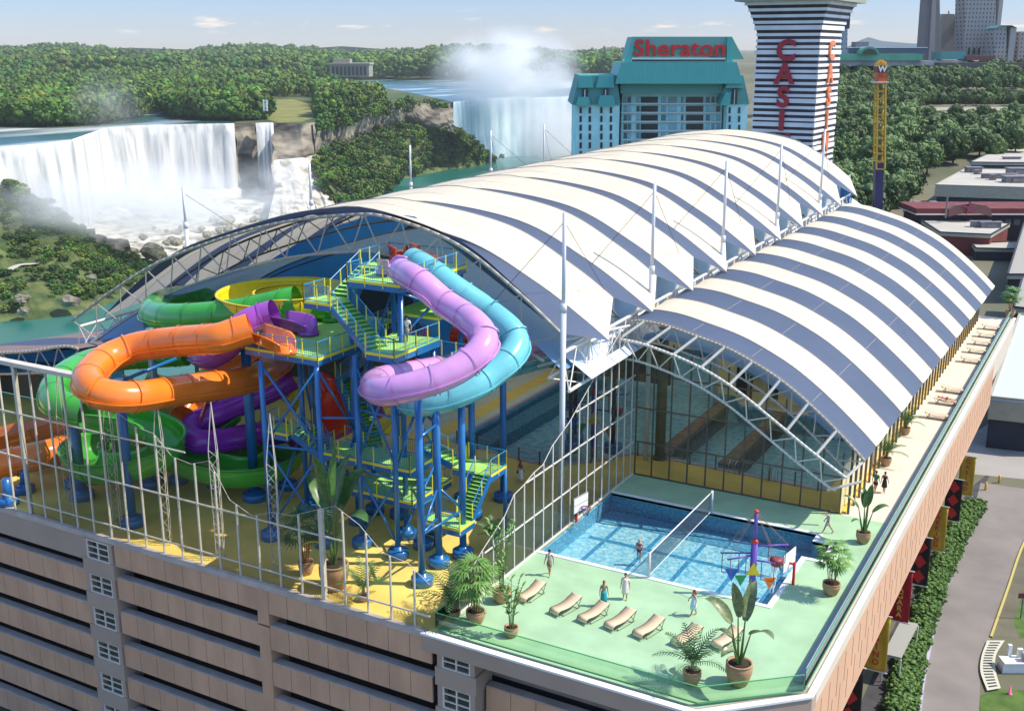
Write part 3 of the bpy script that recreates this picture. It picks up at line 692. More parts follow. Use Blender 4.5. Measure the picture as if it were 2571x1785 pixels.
P_(MB().add([(-66, 83.8, 5), (-58, 83.8, 5), (-56.5, 83.8, 17.2), (-60.5, 83.8, 15)], [(0, 1, 2, 3)]), 'dark_wedge_panel', mat('navy_wedge', (.025, .045, .075), .85), t)
P_(MB().prism([(-80.3, 99.6), (-38, 99.6), (-38, 100), (-80.3, 100)], 0, 4), 'lower_wall', mat('dark_hall_wall', (.06, .06, .05), .9, var=.3, vscale=.3), t)
P_(MB().prism([(-78, 99.5), (-51.5, 99.5), (-51.5, 99.9), (-78, 99.9)], 4.01, 15.5), 'blue_panel', mat('bright_blue_wall', (.012, .13, .42), .85, var=.12, vscale=.15), t)
P_(MB().prism([(-51.5, 99.5), (-46.5, 99.5), (-46.5, 99.9), (-51.5, 99.9)], 4.01, 15), 'violet_panel', mat('violet_wall', (.13, .14, .50), .85), t)
P_(MB().prism([(-46.5, 99.5), (-43.5, 99.5), (-43.5, 99.9), (-46.5, 99.9)], 4.01, 15), 'red_panel', mat('red_wall', (.45, .04, .03), .85), t)
P_(MB().prism([(-43.5, 99.5), (-34, 99.5), (-34, 99.9), (-43.5, 99.9)], 4.01, 14.5), 'cream_panel', mat('cream_yellow_wall', (.72, .60, .30), .85), t)

# ---- masts with their stay cables
m_mast = mat('white_mast', (.66, .67, .69), .4); m_cable = mat('black_stay_cable', (.03, .03, .035), .6)
def mast(name, x, y, h, z0, spread, right, label):
    t_ = thing('roof_mast', label, 'mast', (x, y, z0), 0, 'white masts along the roof edges')
    MB().rod((0, 0, 0), (0, 0, 15.6-z0), .2, 12).rod((0, 0, 15.6-z0), (0, 0, h-z0), .13, 12).build('pole', m_mast, t_)
    MB().rod((0, 0, 15.3-z0), (0, 0, 15.9-z0), .23, 12).build('collar', m_mast, t_)
    mc = MB()
    for dx, dy, zz in spread: mc.rod((0, 0, h-z0-.6), (dx, dy, zz-z0), .022, 4)
    mc.build('stay_cable', m_cable, t_); return t_
ords = ['nearest white mast at the right edge of the large vault, standing down to the terrace', 'second white mast along the eave between the vaults', 'third white mast along the eave between the vaults', 'fourth white mast, in front of the casino tower', 'farthest white mast along the eave, before the trees']
for i, y in enumerate((64.2, 79.4, 96.1, 113., 130.2)):
    zt = 21.9+.32*i
    mast('m', -32.1, y, zt, 0, [(-1.4, 9.5, bigz(-33.5, y+9.5)+.1), (-3.2, -4, bigz(-35.3, max(65, y-4))+.1)], True, ords[i])
ords = ['white mast with one stay cable standing before the rocks below the near falls', 'white mast before the foot of the narrow waterfall', 'white mast before the green river bank', 'white mast before the tip of the wooded point', 'white mast before the mist of the distant falls']
for i, y in enumerate((78.4, 97.4, 117, 137, 146)):
    zt = (19.3, 19.9, 20.5, 21.1, 21.6)[i]
    mast('m', -80.2 if i < 4 else -76.5, y, zt, 0, [(5, 6, bigz(-75.2, y+6)+.1)]+([(5, -6, bigz(-75.2, y-6)+.1)] if i > 1 else []), False, ords[i])
P_t = thing('service_truss_post', 'grey post with open steel bracket standing in the hall by the yellow flume', 'column', tuple(at(322, 985, 0)))
_p = Vector(at(365, 1075, 0)); P_t.location = _p
MB().rod((0, 0, 0), (0, 0, 12), .3, 10).build('shaft', mat('teal_grey_steel', (.10, .17, .19), .5), P_t)
mb = MB()
for k in range(6): 
    a = 2*math.pi*k/6; b = a+math.pi/3; p = Vector((1.1*math.cos(a), 1.1*math.sin(a), 6.6)); q = Vector((.9*math.cos(b), .9*math.sin(b), 7.7))
    mb.rod(p, q, .05, 4); mb.rod(p, (.3*math.cos(a), .3*math.sin(a), 5.6), .05, 4); mb.rod(q, (.3*math.cos(b), .3*math.sin(b), 8.2), .05, 4)
mb.build('bracket', m_dark_steel, P_t)
# ================================================================= water slides
def slidem(name, col, rough=.22): return mat(name, col, rough, var=.10, vscale=.6, coat=.35)
m_or = slidem('orange_fibreglass', (.90, .22, .02)); m_gr = slidem('green_fibreglass', (.05, .38, .035)); m_pu = slidem('purple_fibreglass', (.30, .03, .46))
m_ye = slidem('yellow_fibreglass', (.86, .66, .02)); m_re = slidem('red_fibreglass', (.68, .02, .012)); m_pk = slidem('lilac_fibreglass', (.62, .30, .60)); m_aq = slidem('aqua_fibreglass', (.16, .52, .58))
m_vi = slidem('violet_fibreglass', (.36, .08, .46)); m_mg = slidem('magenta_fibreglass', (.42, .02, .22))
def circ(r, n=20, a0=0., a1=2*math.pi): return [(r*math.cos(a0+(a1-a0)*k/n), r*math.sin(a0+(a1-a0)*k/n)) for k in range(n if abs(a1-a0) > 6.2 else n+1)]
def tube_part(par, pts, r, m, name='tube_section', ring=2.6, seam=True):
    P = resample(catmull(pts, 8), .45)
    o = P_(MB().sweep(P, circ(r, 22)), name, m, par)
    if ring:
        k = int(ring/.45)
        for i in range(2, len(P)-1, k):
            mb = MB(); mb.sweep([P[i]+(P[i+1]-P[i]).normalized()*d for d in (-.05, .05)], circ(r+.10, 22), caps=False); mb.sweep([P[i]+(P[i+1]-P[i]).normalized()*d for d in (-.05, .05)], circ(r+.005, 22)); P_(mb, 'joint_flange', m, par)
    if seam:
        mb = MB()
        for s_ in (-1, 1): mb.sweep(P, [(s_*(r+.06)+a, b-.25*r) for a, b in ((-.05, -.05), (.05, -.05), (.05, .05), (-.05, .05))], smooth=False)
        P_(mb, 'seam_flange', m, par)
    return P
def flume_part(par, pts, r, m, name='open_flume', lip=.0, deep=1.0, th=.07, inner=None):
    "open half-pipe with lips"
    P = resample(catmull(pts, 8), .5); a0, a1 = math.pi*(1-lip), math.pi*(2+lip)
    prof = [(r*math.cos(a), r*math.sin(a)*deep) for a in [a0+(a1-a0)*k/16 for k in range(17)]]
    prof = [(-r-.14, prof[0][1]+.0)]+prof+[(r+.14, prof[-1][1])]
    o = P_(MB().sweep(P, prof, closed=False), name, m, par); solid(o, th, 0)
    rib = MB()
    for i in range(3, len(P)-2, 6):
        d = (P[i+1]-P[i]).normalized()
        rib.sweep([P[i]-d*.05, P[i]+d*.05], [(x*1.05, y*1.05-.04) for x, y in prof[1:-1]], closed=False)
    solid(P_(rib, 'rib_flange', m, par), .05, 0)
    return P
def A(*p): return [at(*q) for q in p]
# orange
t = thing('water_slide', 'orange enclosed tube slide looping out to the left from the lower tower platform', 'water slide', tuple(at(552, 742, 14.2)), 0, 'water slides round the stair tower')
tube_part(t, A((563, 737, 14.5), (525, 749, 14.2), (490, 760, 13.9), (420, 765, 13.4), (350, 772, 12.9), (298, 782, 12.5), (245, 803, 12.1), (212, 828, 11.8), (197, 855, 11.5), (217, 879, 11.2), (259, 890, 10.9), (315, 890, 10.6), (403, 876, 10.1), (508, 862, 9.6), (578, 845, 9.2), (616, 824, 8.9), (628, 803, 8.7), (600, 788, 8.6)), 1.02, m_or)
flume_part(t, A((600, 788, 8.6), (560, 800, 8.3), (520, 820, 8.0), (470, 855, 7.5), (435, 895, 6.6), (418, 935, 5.7)), 1.05, m_or)
tube_part(t, A((415, 940, 5.6), (380, 975, 4.0), (300, 985, 3.0), (235, 992, 2.4), (175, 1002, 2.2), (105, 1019, 2.6), (40, 1034, 2.3), (-40, 1052, 2.0)), 1.1, m_or, ring=3.2)
# entrance troughs on the platform
def trough(par, u0, v0, u1, v1, z, m, r=.95):
    a, b = at(u0, v0, z), at(u1, v1, z); d = (b-a).normalized(); P = [a.lerp(b, k/8) for k in range(9)]; s = Vector((-d.y, d.x, 0))
    prof = [(-r-.12, .75), (-r, .72), (-r+.05, .1), (-r*.5, -.22), (0, -.3), (r*.5, -.22), (r-.05, .1), (r, .72), (r+.12, .75)]
    o = P_(MB().sweep(P, [(x, y+.35) for x, y in prof], closed=False, radii=[1]*6+[.97, .85, .6]), 'entry_trough', m, par); solid(o, .09, 0)
    P_(MB().lathe(tuple(b-d*.3+Vector((0, 0, -.0))), [(.75, .0), (.75, .22), (.55, .3), (.5, .55)], 16), 'entry_lip', m, par)
    return
trough(t, 566, 768, 648, 795, 13.05, m_or)
# brown-orange open flume lower left
t = thing('water_slide', 'dark orange open flume running low at the far left behind the glazed frame', 'water slide', tuple(at(60, 950, 3)), 0, 'water slides round the stair tower')
flume_part(t, A((330, 905, 6.0), (250, 915, 5.2), (180, 928, 4.6), (120, 940, 4.0), (60, 955, 3.5), (0, 970, 3.1), (-60, 985, 2.7)), 1.35, slidem('burnt_orange_fibreglass', (.50, .13, .02)))
# green
t = thing('water_slide', 'green slide with a long enclosed tube and two open spiral bends near the floor', 'water slide', tuple(at(650, 690, 13.6)), 0, 'water slides round the stair tower')
tube_part(t, A((668, 676, 14.6), (630, 684, 14.3), (590, 693, 13.9), (540, 703, 13.5), (480, 710, 13.1), (420, 714, 12.7), (372, 713, 12.3), (343, 702, 11.9), (362, 682, 11.5), (405, 671, 11.2), (455, 673, 10.9), (490, 690, 10.5)), 1.12, m_gr, ring=3.)
trough(t, 672, 712, 752, 720, 13.05, m_gr)
tube_part(t, A((420, 790, 8.2), (350, 795, 7.9), (280, 800, 7.7), (215, 812, 7.4), (175, 828, 7.6), (143, 850, 7.6), (121, 880, 7.3), (133, 908, 7.0), (168, 921, 6.8), (200, 929, 6.7)), 1.15, m_gr, ring=3.2)
flume_part(t, A((200, 929, 6.6), (250, 934, 6.4), (300, 941, 6.2), (345, 955, 5.9), (372, 978, 5.5), (358, 1010, 5.0), (310, 1033, 4.4), (250, 1043, 3.9), (203, 1040, 3.7), (178, 1020, 3.8), (195, 998, 3.7), (250, 985, 3.6), (310, 988, 3.5), (350, 1004, 3.4), (400, 1022, 3.3), (455, 1040, 3.1), (520, 1053, 3.0), (585, 1048, 2.9), (630, 1030, 2.8), (643, 1003, 2.7), (610, 985, 2.6), (560, 990, 2.5), (500, 1015, 2.3), (420, 1045, 2.0)), 1.35, m_gr, lip=.1, deep=1.0)
flume_part(t, A((520, 925, 5.2), (470, 960, 4.6), (430, 990, 4.0)), .95, m_gr)
# purple
t = thing('water_slide', 'purple tube slide starting between the orange and green entrances and curling low under the platform', 'water slide', tuple(at(616, 700, 13.6)), 0, 'water slides round the stair tower')
tube_part(t, A((616, 704, 14.5), (585, 713, 14.2), (552, 728, 13.8), (528, 752, 13.0), (512, 775, 12.0), (490, 790, 11.4), (468, 800, 11.0), (452, 795, 10.8)), .98, m_vi)
trough(t, 622, 737, 700, 752, 13.05, m_vi)
tube_part(t, A((655, 850, 7.4), (625, 868, 6.9), (595, 882, 6.5), (560, 897, 6.1), (520, 914, 5.7), (480, 932, 5.3), (445, 948, 4.9), (425, 968, 4.6), (440, 990, 4.3), (480, 992, 4.0), (530, 984, 3.8), (580, 974, 3.5), (640, 968, 3.2)), .95, m_pu)
# yellow
t = thing('water_slide', 'bright yellow open flume ring beside the stairs, with lower yellow channels winding to the floor', 'water slide', tuple(at(630, 665, 12.6)), 0, 'water slides round the stair tower')
c = at(634, 655, 14.5); P0 = [c+Vector((3.5*math.cos(a), 3.5*math.sin(a), -.25*a/3)) for a in [R(-60)+2*math.pi*k/18 for k in range(19)]]
flume_part(t, P0, 1.3, m_ye, lip=.08)
flume_part(t, A((500, 815, 7.2), (455, 838, 6.6), (400, 850, 6.1), (345, 852, 5.7), (305, 838, 5.4)), 1.0, m_ye)
flume_part(t, A((310, 930, 3.4), (260, 945, 2.9), (200, 962, 2.5), (140, 980, 2.1), (90, 1005, 1.7), (70, 1030, 1.4)), .95, m_ye)
flume_part(t, A((650, 845, 6.8), (655, 880, 5.8), (640, 905, 5.0)), 1.0, m_ye)
flume_part(t, A((870, 880, 4.5), (860, 930, 3.6), (830, 965, 2.8)), 1.3, m_ye)
# lilac
t = thing('water_slide', 'lilac tube slide sweeping down from the top platform on the inside of the aqua tube', 'water slide', tuple(at(901, 608, 18.2)), 0, 'water slides round the stair tower')
tube_part(t, A((901, 610, 18.3), (942, 633, 18.2), (995, 678, 17.1), (1040, 707, 16.6), (1069, 731, 16.4), (1087, 757, 15.8), (1081, 784, 15.3), (1058, 808, 14.8), (1020, 833, 14.3), (962, 857, 13.8), (894, 875, 13.3), (852, 878, 13.0), (841, 862, 12.7), (876, 848, 12.4), (939, 837, 12.0), (1015, 822, 11.4), (1096, 806, 10.8), (1141, 797, 10.4), (1208, 779, 9.8), (1270, 765, 9.2)), .86, m_pk)
trough(t, 893, 618, 862, 612, 17.6, m_pk, r=.8)
t = thing('water_slide', 'aqua tube slide sweeping down from the top platform, outermost on the pool side', 'water slide', tuple(at(930, 588, 18)), 0, 'water slides round the stair tower')
tube_part(t, A((926, 586, 18.0), (962, 606, 17.7), (1020, 649, 16.7), (1085, 693, 15.5), (1137, 734, 14.6), (1157, 762, 13.9), (1153, 790, 13.3), (1130, 819, 12.7), (1096, 846, 12.1), (1063, 867, 11.7), (1010, 889, 11.2), (950, 903, 10.8), (915, 898, 10.4), (925, 882, 10.1), (980, 868, 9.8), (1040, 855, 9.5), (1091, 838, 9.1), (1147, 820, 8.7), (1217, 802, 8.1), (1280, 786, 7.5)), .92, m_aq)
t = thing('water_slide', 'red slide dropping behind the tower, with a wide red chute between the tower legs', 'water slide', tuple(at(909, 578, 17.6)), 0, 'water slides round the stair tower')
tube_part(t, A((930, 588, 17.2), (975, 604, 16.4), (1043, 640, 14.9), (1100, 680, 13.2), (1140, 715, 11.6), (1160, 742, 10.4), (1130, 757, 9.7), (1075, 757, 9.3), (1030, 752, 9.0)), 1.0, m_re)
tube_part(t, A((1100, 750, 9.2), (1150, 755, 8.8), (1210, 760, 8.3), (1260, 762, 7.8)), 1.0, m_re)
trough(t, 915, 590, 893, 578, 17.6, m_re, r=.85)
flume_part(t, A((770, 820, 9.0), (765, 855, 7.7), (755, 890, 6.4), (742, 915, 5.4), (715, 930, 4.8)), 2.1, m_re, lip=.02)
flume_part(t, A((880, 850, 8.5), (905, 800, 9.8), (945, 730, 12.0)), .9, m_re)
t = thing('water_slide', 'magenta flume crossing behind the tower legs below the wide red chute', 'water slide', tuple(at(700, 960, 3)), 0, 'water slides round the stair tower')
flume_part(t, A((850, 900, 5.6), (800, 925, 4.8), (760, 945, 4.2), (715, 965, 3.5), (660, 975, 3.0)), 1.25, m_mg)


# ---- slide supports
def support(u, v, h, r=.26, arm=None, label='', fr=.85, z0=0.):
    p = at(u, v, 0); t_ = thing('slide_support', label, 'column', tuple(p), 0, 'blue support columns with round footings')
    MB().rod((0, 0, .3), (0, 0, h), r, 14).build('post', m_blue, t_)
    MB().lathe((0, 0, 0), [(fr, 0), (fr, .5), (fr-.08, .56), (r+.12, .58), (r+.12, .75)], 20).build('footing', m_blue, t_)
    if arm:
        mb = MB()
        for (uu, vv, zz) in arm: q = at(uu, vv, zz)-p; mb.rod((0, 0, min(h-.2, q.z-.2)), q, .13, 8)
        mb.build('bracket_arm', m_blue, t_)
    return t_
S_ = [(297, 1178, 10.6, .36, [(395, 805, 11.)], 'stout blue post carrying the orange tube loop, behind the glazed frame'),
      (185, 1118, 5.6, .38, None, 'blue post under the green tube bend'), (573, 1120, 12.8, .36, [(560, 800, 11)], 'stout blue post beside the lower platform, through the green bend'),
      (20, 1132, 2.0, .3, None, 'short blue post under the orange tube at the building edge'), (57, 1105, 2.2, .28, None, 'short blue post behind the lattice at the far left'),
      (165, 1092, 2.4, .3, None, 'blue footing just behind the green bowl'), (340, 1092, 2.6, .28, None, 'blue footing in shade beneath the orange flume'), (402, 1082, 2.3, .28, None, 'small blue footing under the middle of the green flume'),
      (485, 1090, 2.2, .2, None, 'small blue footing between the two open green bends'), (515, 1010, 9., .3, None, 'blue post rising past the purple tube'),
      (1130, 1122, 13.6, .24, [(1080, 800, 12.3)], 'lone tall dark blue post beside the wave pool under the lilac tube'),
      (647, 1095, 1.2, .2, None, 'low blue footing under the right end of the green bend'), (350, 960, 11, .3, None, 'blue post behind the yellow channel')]
for u, v, h, r, arm, lb in S_: support(u, v, h, r, arm, lb, fr=.9 if r > .35 else .72)

# ================================================================= the stair tower
t = thing('stair_tower', 'blue steel stair tower with lime green decks, yellow balusters and crossed braces', 'tower', (-43, 56, 0))
TW = t
POST = [0, MB()]
def deck(x0, x1, y0, y1, z, rails='', gaps=()):
    P_(MB().box(x0, x1, y0, y1, z-.06, z), 'deck_plate', m_ldeck, TW)
    P_(MB().box(x0-.02, x1+.02, y0-.02, y0+.12, z-.5, z-.065).box(x0-.02, x1+.02, y1-.12, y1+.02, z-.5, z-.065).box(x0-.02, x0+.12, y0+.12, y1-.12, z-.5, z-.065).box(x1-.12, x1+.02, y0+.12, y1-.12, z-.5, z-.065), 'edge_beam', m_blue, TW)
    P_(MB().box(x0-.03, x1+.03, y0-.035, y0-.021, z-.14, z+.04).box(x1+.021, x1+.035, y0, y1, z-.14, z+.04), 'lime_edge_strip', m_yrail, TW)
    sides = {'f': ((x0, y0), (x1, y0)), 'r': ((x1, y0), (x1, y1)), 'b': ((x1, y1), (x0, y1)), 'l': ((x0, y1), (x0, y0))}
    for s_ in rails: rail((*sides[s_][0], z), (*sides[s_][1], z))
def rail(a, b, h=1.1, n=None):
    a, b = Vector(a), Vector(b); L_ = (b-a).length
    if L_ < .3: return
    n = n or max(1, round(L_/1.35)); up = Vector((0, 0, 1))
    for z, nm_ in ((h, 'top_rail'), (.12, 'bottom_rail')): P_(MB().rod(a+up*z, b+up*z, .035, 5), nm_, m_lblue, TW)
    for k in range(n+1):
        p = a.lerp(b, k/n); POST[0] += 1
        if POST[0] <= 100: P_(MB().rod(p-up*.35, p+up*(h+.06), .045, 5), 'yellow_post', m_yrail, TW)
        else: POST[1].rod(p-up*.35, p+up*(h+.06), .045, 5)
    m3 = MB(); q = int(L_/.16)
    for k in range(q): p = a.lerp(b, (k+.5)/q); m3.rod(p+up*.12, p+up*h, .013, 3)
    P_(m3, 'picket_screen', m_lblue, TW)
def stair(a, b, wd, axis):
    "straight flight from low point a to high point b; wd across the given axis vector"
    a, b = Vector(a), Vector(b); n = max(3, round((b.z-a.z)/.19)); s = Vector(axis).normalized()*wd/2; run = Vector((b.x-a.x, b.y-a.y, 0)); 
    m1 = MB(); m4 = MB()
    for k in range(n):
        p = a.lerp(b, (k+.5)/n); p.z = a.z+(b.z-a.z)*(k+1)/n; d = run/n*.53
        m1.poly([p-s-d, p+s-d, p+s+d, p-s+d]); 
        q = p-d; m4.poly([q-s, q+s, q+s-Vector((0, 0, .19)), q-s-Vector((0, 0, .19))])
    o = P_(m1, 'stair_tread', m_ldeck, TW); solid(o, .05); P_(m4, 'stair_riser', mat('dark_green_riser', (.05, .22, .05), .8), TW)
    m2 = MB()
    for sg in (-1, 1): m2.beam(a+s*sg*1.03-Vector((0, 0, .1)), b+s*sg*1.03-Vector((0, 0, .1)), .08, .38)
    P_(m2, 'stair_stringer', m_blue, TW)
    for sg in (-1, 1): rail(a+s*sg, b+s*sg)
    return
def leg(x, y, h, r=.18, foot=True):
    P_(MB().rod((x, y, .3 if foot else 0), (x, y, h), r, 12), 'leg', m_blue, TW)
    if foot: P_(MB().lathe((x, y, 0), [(.7, 0), (.7, .52), (.63, .58), (r+.12, .6), (r+.1, .8)], 20), 'footing', m_blue, TW)
def brace(x0, y0, z0, x1, y1, z1, r=.085): P_(MB().rod((x0, y0, z0), (x1, y1, z1), r, 8), 'brace', m_blue, TW)
# platforms
Z1, Z2, Z3 = 13.0, 13.7, 17.5
deck(-50.4, -44.3, 53.7, 60.2, Z1, 'fr')
rail((-50.4, 54.2, Z1), (-50.4, 53.7, Z1)); rail((-52.6, 55.6, Z1), (-52.6, 56.6, Z1)); 
P_(MB().box(-53.6, -50.42, 55.6, 64.5, Z1-.06, Z1).box(-50.4, -46, 60.22, 65, Z1-.06, Z1), 'deck_plate', m_ldeck, TW)
rail((-46, 60.2, Z1), (-46, 65, Z1)); rail((-44.3, 60.2, Z1), (-46, 60.2, Z1))
deck(-41.1, -38.9, 54.5, 56.9, Z2, 'fr'); P_(MB().box(-42.4, -38.9, 56.92, 59.6, Z2-.06, Z2), 'deck_plate', m_ldeck, TW); rail((-38.9, 56.9, Z2), (-38.9, 59.6, Z2))
P_(MB().box(-38.94, -38.8, 56.9, 59.6, Z2-.5, Z2-.07), 'edge_beam', m_blue, TW)
deck(-38.85, -36.6, 57.5, 59.8, Z2-1.3, 'r'); rail((-38.85, 59.8, Z2-1.3), (-36.6, 59.8, Z2-1.3))
deck(-47.2, -45.0, 56.1, 58.3, 16.0, 'fl')
stair((-41.0, 55.5, Z2), (-45.05, 57.0, 16.0), 1.5, (.35, .94, 0))
deck(-44.5, -40.2, 57.3, 65.2, Z3, 'fr'); rail((-44.5, 57.3, Z3), (-44.5, 58.9, Z3)); rail((-46.7, 61.6, Z3), (-46.7, 65.2, Z3)); rail((-46.7, 65.2, Z3), (-41.2, 65.2, Z3))
P_(MB().box(-46.7, -44.52, 61.6, 65.2, Z3-.06, Z3), 'deck_plate', m_ldeck, TW)
stair((-45.9, 58.3, 16.0), (-45.8, 61.6, Z3), 1.6, (1, 0, 0))
deck(-43.5, -39.5, 60.5, 64.5, 14.8, 'r')
# lower landings
deck(-50.2, -48.0, 54.6, 56.4, 7.0, 'fl'); deck(-45.9, -38.7, 55.6, 58.2, 5.8, 'fr'); rail((-45.9, 58.2, 5.8), (-43.9, 58.2, 5.8)); rail((-43.9, 58.2, 5.8), (-38.7, 58.2, 5.8)); rail((-45.9, 55.6, 5.8), (-45.9, 57.0, 5.8))
stair((-45.9, 56.3, 5.8), (-48.0, 55.5, 7.0), 1.3, (-.4, .9, 0)) if False else stair((-46., 56.4, 5.2), (-48.05, 55.5, 7.0), 1.4, (-.4, .92, 0))
stair((-43.6, 58.3, 5.8), (-47.6, 60.6, 9.6), 1.4, (.5, .86, 0)); stair((-47.4, 60.6, 9.6), (-43.2, 60.4, 13.0), 1.4, (0, 1, 0)) 
deck(-45.0, -39.3, 56.6, 61.5, 3.1, 'fr'); stair((-44.2, 56.3, .9), (-47.6, 56.9, 5.2), 1.4, (.17, .98, 0)) if False else stair((-45.1, 57.2, 3.1), (-48.6, 57.4, 6.6), 1.3, (0, 1, 0))
deck(-38.0, -35.1, 55.8, 57.6, 2.4, 'fl'); rail((-38, 57.6, 2.4), (-36.4, 57.6, 2.4))
deck(-38.2, -35.2, 59.9, 62.0, 4.7, 'r'); rail((-38.2, 62.0, 4.7), (-35.2, 62., 4.7))
stair((-35.8, 57.5, 2.4), (-35.8, 59.9, 4.7), 1.2, (1, 0, 0)); stair((-38.2, 60.8, 4.7), (-40.6, 60.0, 5.8), 1.2, (.3, .95, 0)); stair((-36.4, 57.7, 0.1), (-37.2, 61, 2.4), 1.1, (1, 0, 0)) if False else None
# legs
for x, y, h in ((-48.4, 52.9, 12.5), (-44.5, 53.8, 12.5), (-49.1, 57.6, 12.5), (-50, 59.8, 12.5), (-44.9, 60., 12.5), (-42.3, 55.0, 13.2), (-39.2, 54.7, 13.2), (-44.8, 57.9, 16.9), (-42.9, 60.2, 17), (-40.5, 57.6, 17), (-40.4, 64.8, 17), (-44.2, 64.8, 17), (-39.2, 59.3, 13.2), (-38.6, 56.8, 12.6)): leg(x, y, h)
for x, y, h in ((-35.7, 52.3, 12.6), (-36.2, 55.0, 12.5), (-35.5, 56.8, 11.8), (-38.3, 62.6, 15)): leg(x, y, h, .23)
for x, y in ((-38, 57.4), (-35.3, 62.), (-38.1, 62.), (-45.7, 55.8)): leg(x, y, 2.3 if y < 58 and x > -40 else 4.5, .14, False)
L_ = {'a': (-48.4, 52.9), 'b': (-44.5, 53.8), 'o': (-49.1, 57.6), 'f': (-42.3, 55.), 'h': (-39.2, 54.7), 'g': (-44.8, 57.9), 'i': (-42.9, 60.2), 'q': (-40.5, 57.6), 'j': (-35.7, 52.3), 'k': (-36.2, 55.), 'n': (-35.5, 56.8), 's': (-38.6, 56.8), 'w': (-44.9, 60), 'x': (-39.2, 59.3), 'y': (-40.4, 64.8), 'z': (-50, 59.8)}
for p, q, z0, z1 in (('a', 'b', .8, 6.6), ('b', 'a', .8, 6.6), ('a', 'b', 6.8, 12.3), ('b', 'a', 6.8, 12.3), ('a', 'o', .8, 6.6), ('o', 'a', 6.8, 12.3), ('b', 'g', .8, 6.6), ('g', 'b', 6.8, 12.3), ('f', 'h', .9, 5.2), ('h', 'f', .9, 5.2), ('f', 'h', 6.3, 12.6), ('h', 'f', 6.3, 12.6), ('h', 'x', 6, 12.5), ('x', 'h', 6, 12.5), ('h', 'x', .8, 5), ('g', 'i', 8.8, 16.5), ('i', 'g', 2, 8.8), ('i', 'q', 10, 16.8), ('q', 'i', 13.8, 16.8), ('j', 'k', 3.4, 5.4), ('k', 'n', 5.4, 3.4), ('q', 'y', 14, 17), ('y', 'q', 14, 17), ('w', 'i', 7, 12.5), ('z', 'o', 6, 12), ('s', 'k', 8.5, 11.9), ('x', 'y', 7, 13), ('o', 'z', .8, 6)):
    brace(*L_[p], z0, *L_[q], z1)
for p, q, z in (('a', 'b', 6.7), ('f', 'h', 5.4), ('f', 'b', 9.0), ('j', 'n', 3.3), ('j', 'k', 3.35), ('f', 'h', 9.6), ('h', 'x', 9.6), ('g', 'i', 8.8), ('s', 'k', 9.6), ('k', 'j', 9.6)):
    brace(*L_[p], z, *L_[q], z)
for (u, v, zt) in ((843, 876, 11.1), ): brace(-38.6, 56.8, 12.4, *at(u, v, zt)[:3], .09)
brace(-36.2, 55, 12, *at(1000, 850, 12), .1)

if POST[1].v: tag(P_(POST[1], 'yellow_posts', m_yrail, TW), kind='stuff')
# ================================================================= potted plants
m_pot = mat('terracotta_pot', (.42, .25, .13), .7, var=.18, vscale=4, bump=.15, bscale=14, stretch=(1, 1, 5)); m_soil = mat('dark_soil', (.035, .022, .014), .95, bump=.5, bscale=30)
m_leaf = mat('glossy_leaf', (.035, .10, .025), .35, col2=(.09, .19, .045), vscale=3); m_leaf_l = mat('light_leaf', (.10, .24, .04), .45, col2=(.20, .36, .08), vscale=3)
m_leaf_p = mat('silvery_paddle_leaf', (.10, .15, .05), .4, col2=(.24, .28, .13), vscale=5); m_stem = mat('green_stem', (.10, .18, .04), .5); m_cane = mat('reddish_cane', (.28, .09, .03), .6); m_fern = mat('palm_frond_green', (.045, .13, .035), .5, col2=(.12, .23, .07), vscale=4)
def pot(t_, r=.5, h=.75):
    MB().lathe((0, 0, 0), [(r*.62, 0), (r*.8, h*.25), (r*.97, h*.6), (r*.98, h*.85), (r*.9, h*.93), (r*.97, h*.97), (r*.97, h), (r*.84, h), (r*.82, h-.12)], 22).build('pot', m_pot, t_)
    MB().lathe((0, 0, 0), [(r*.84, h-.1), (r*.4, h-.05), (.02, h-.03)], 16).build('soil', m_soil, t_)
def leaf(mb, a, d, L_, wd, droop, seg=7, roll=0., fold=.18):
    a = Vector(a); d = Vector(d).normalized(); side = d.cross(Vector((0, 0, 1)))
    if side.length < .05: side = Vector((1, 0, 0))
    side.normalize(); side = Matrix.Rotation(roll, 3, d) @ side; p = a.copy(); rows = []
    for i in range(seg+1):
        q = i/seg; wv = wd*math.sin(math.pi*min(1, .06+q*.94))**.65*(1-.25*q); dd = (d+Vector((0, 0, -droop*q*q*2))).normalized(); nn = side.cross(dd).normalized()
        rows.append([p-side*wv/2+nn*fold*wv, p-side*wv*.25+nn*fold*.45*wv, p, p+side*wv*.25+nn*fold*.45*wv, p+side*wv/2+nn*fold*wv]); p = p+dd*(L_/seg)
    mb.loft(rows); return p
def frond(mb, a, d, L_, n=16, ll=.35, lw=.05, droop=.6):
    a = Vector(a); d = Vector(d).normalized(); p = a; P = [a]
    for i in range(n): dd = (d+Vector((0, 0, -droop*(i/n)**1.5*1.6))).normalized(); p = p+dd*(L_/n); P.append(p)
    mb.path(P[::3]+[P[-1]], .018, 3)
    for i in range(2, n+1):
        dd = (P[i]-P[i-1]).normalized(); s = dd.cross(Vector((0, 0, 1))).normalized(); l = ll*math.sin(math.pi*(.12+.83*i/n))**.7
        for sg in (-1, 1):
            e = (s*sg+dd*.75+Vector((0, 0, -.25+random.uniform(-.12, .12)))).normalized(); q = P[i]; w_ = dd*lw
            mb.add([q-w_*.5, q+w_*.5, q+e*l*.55+w_*.55, q+e*l, q+e*l*.55-w_*.45], [(0, 1, 2, 3, 4)])
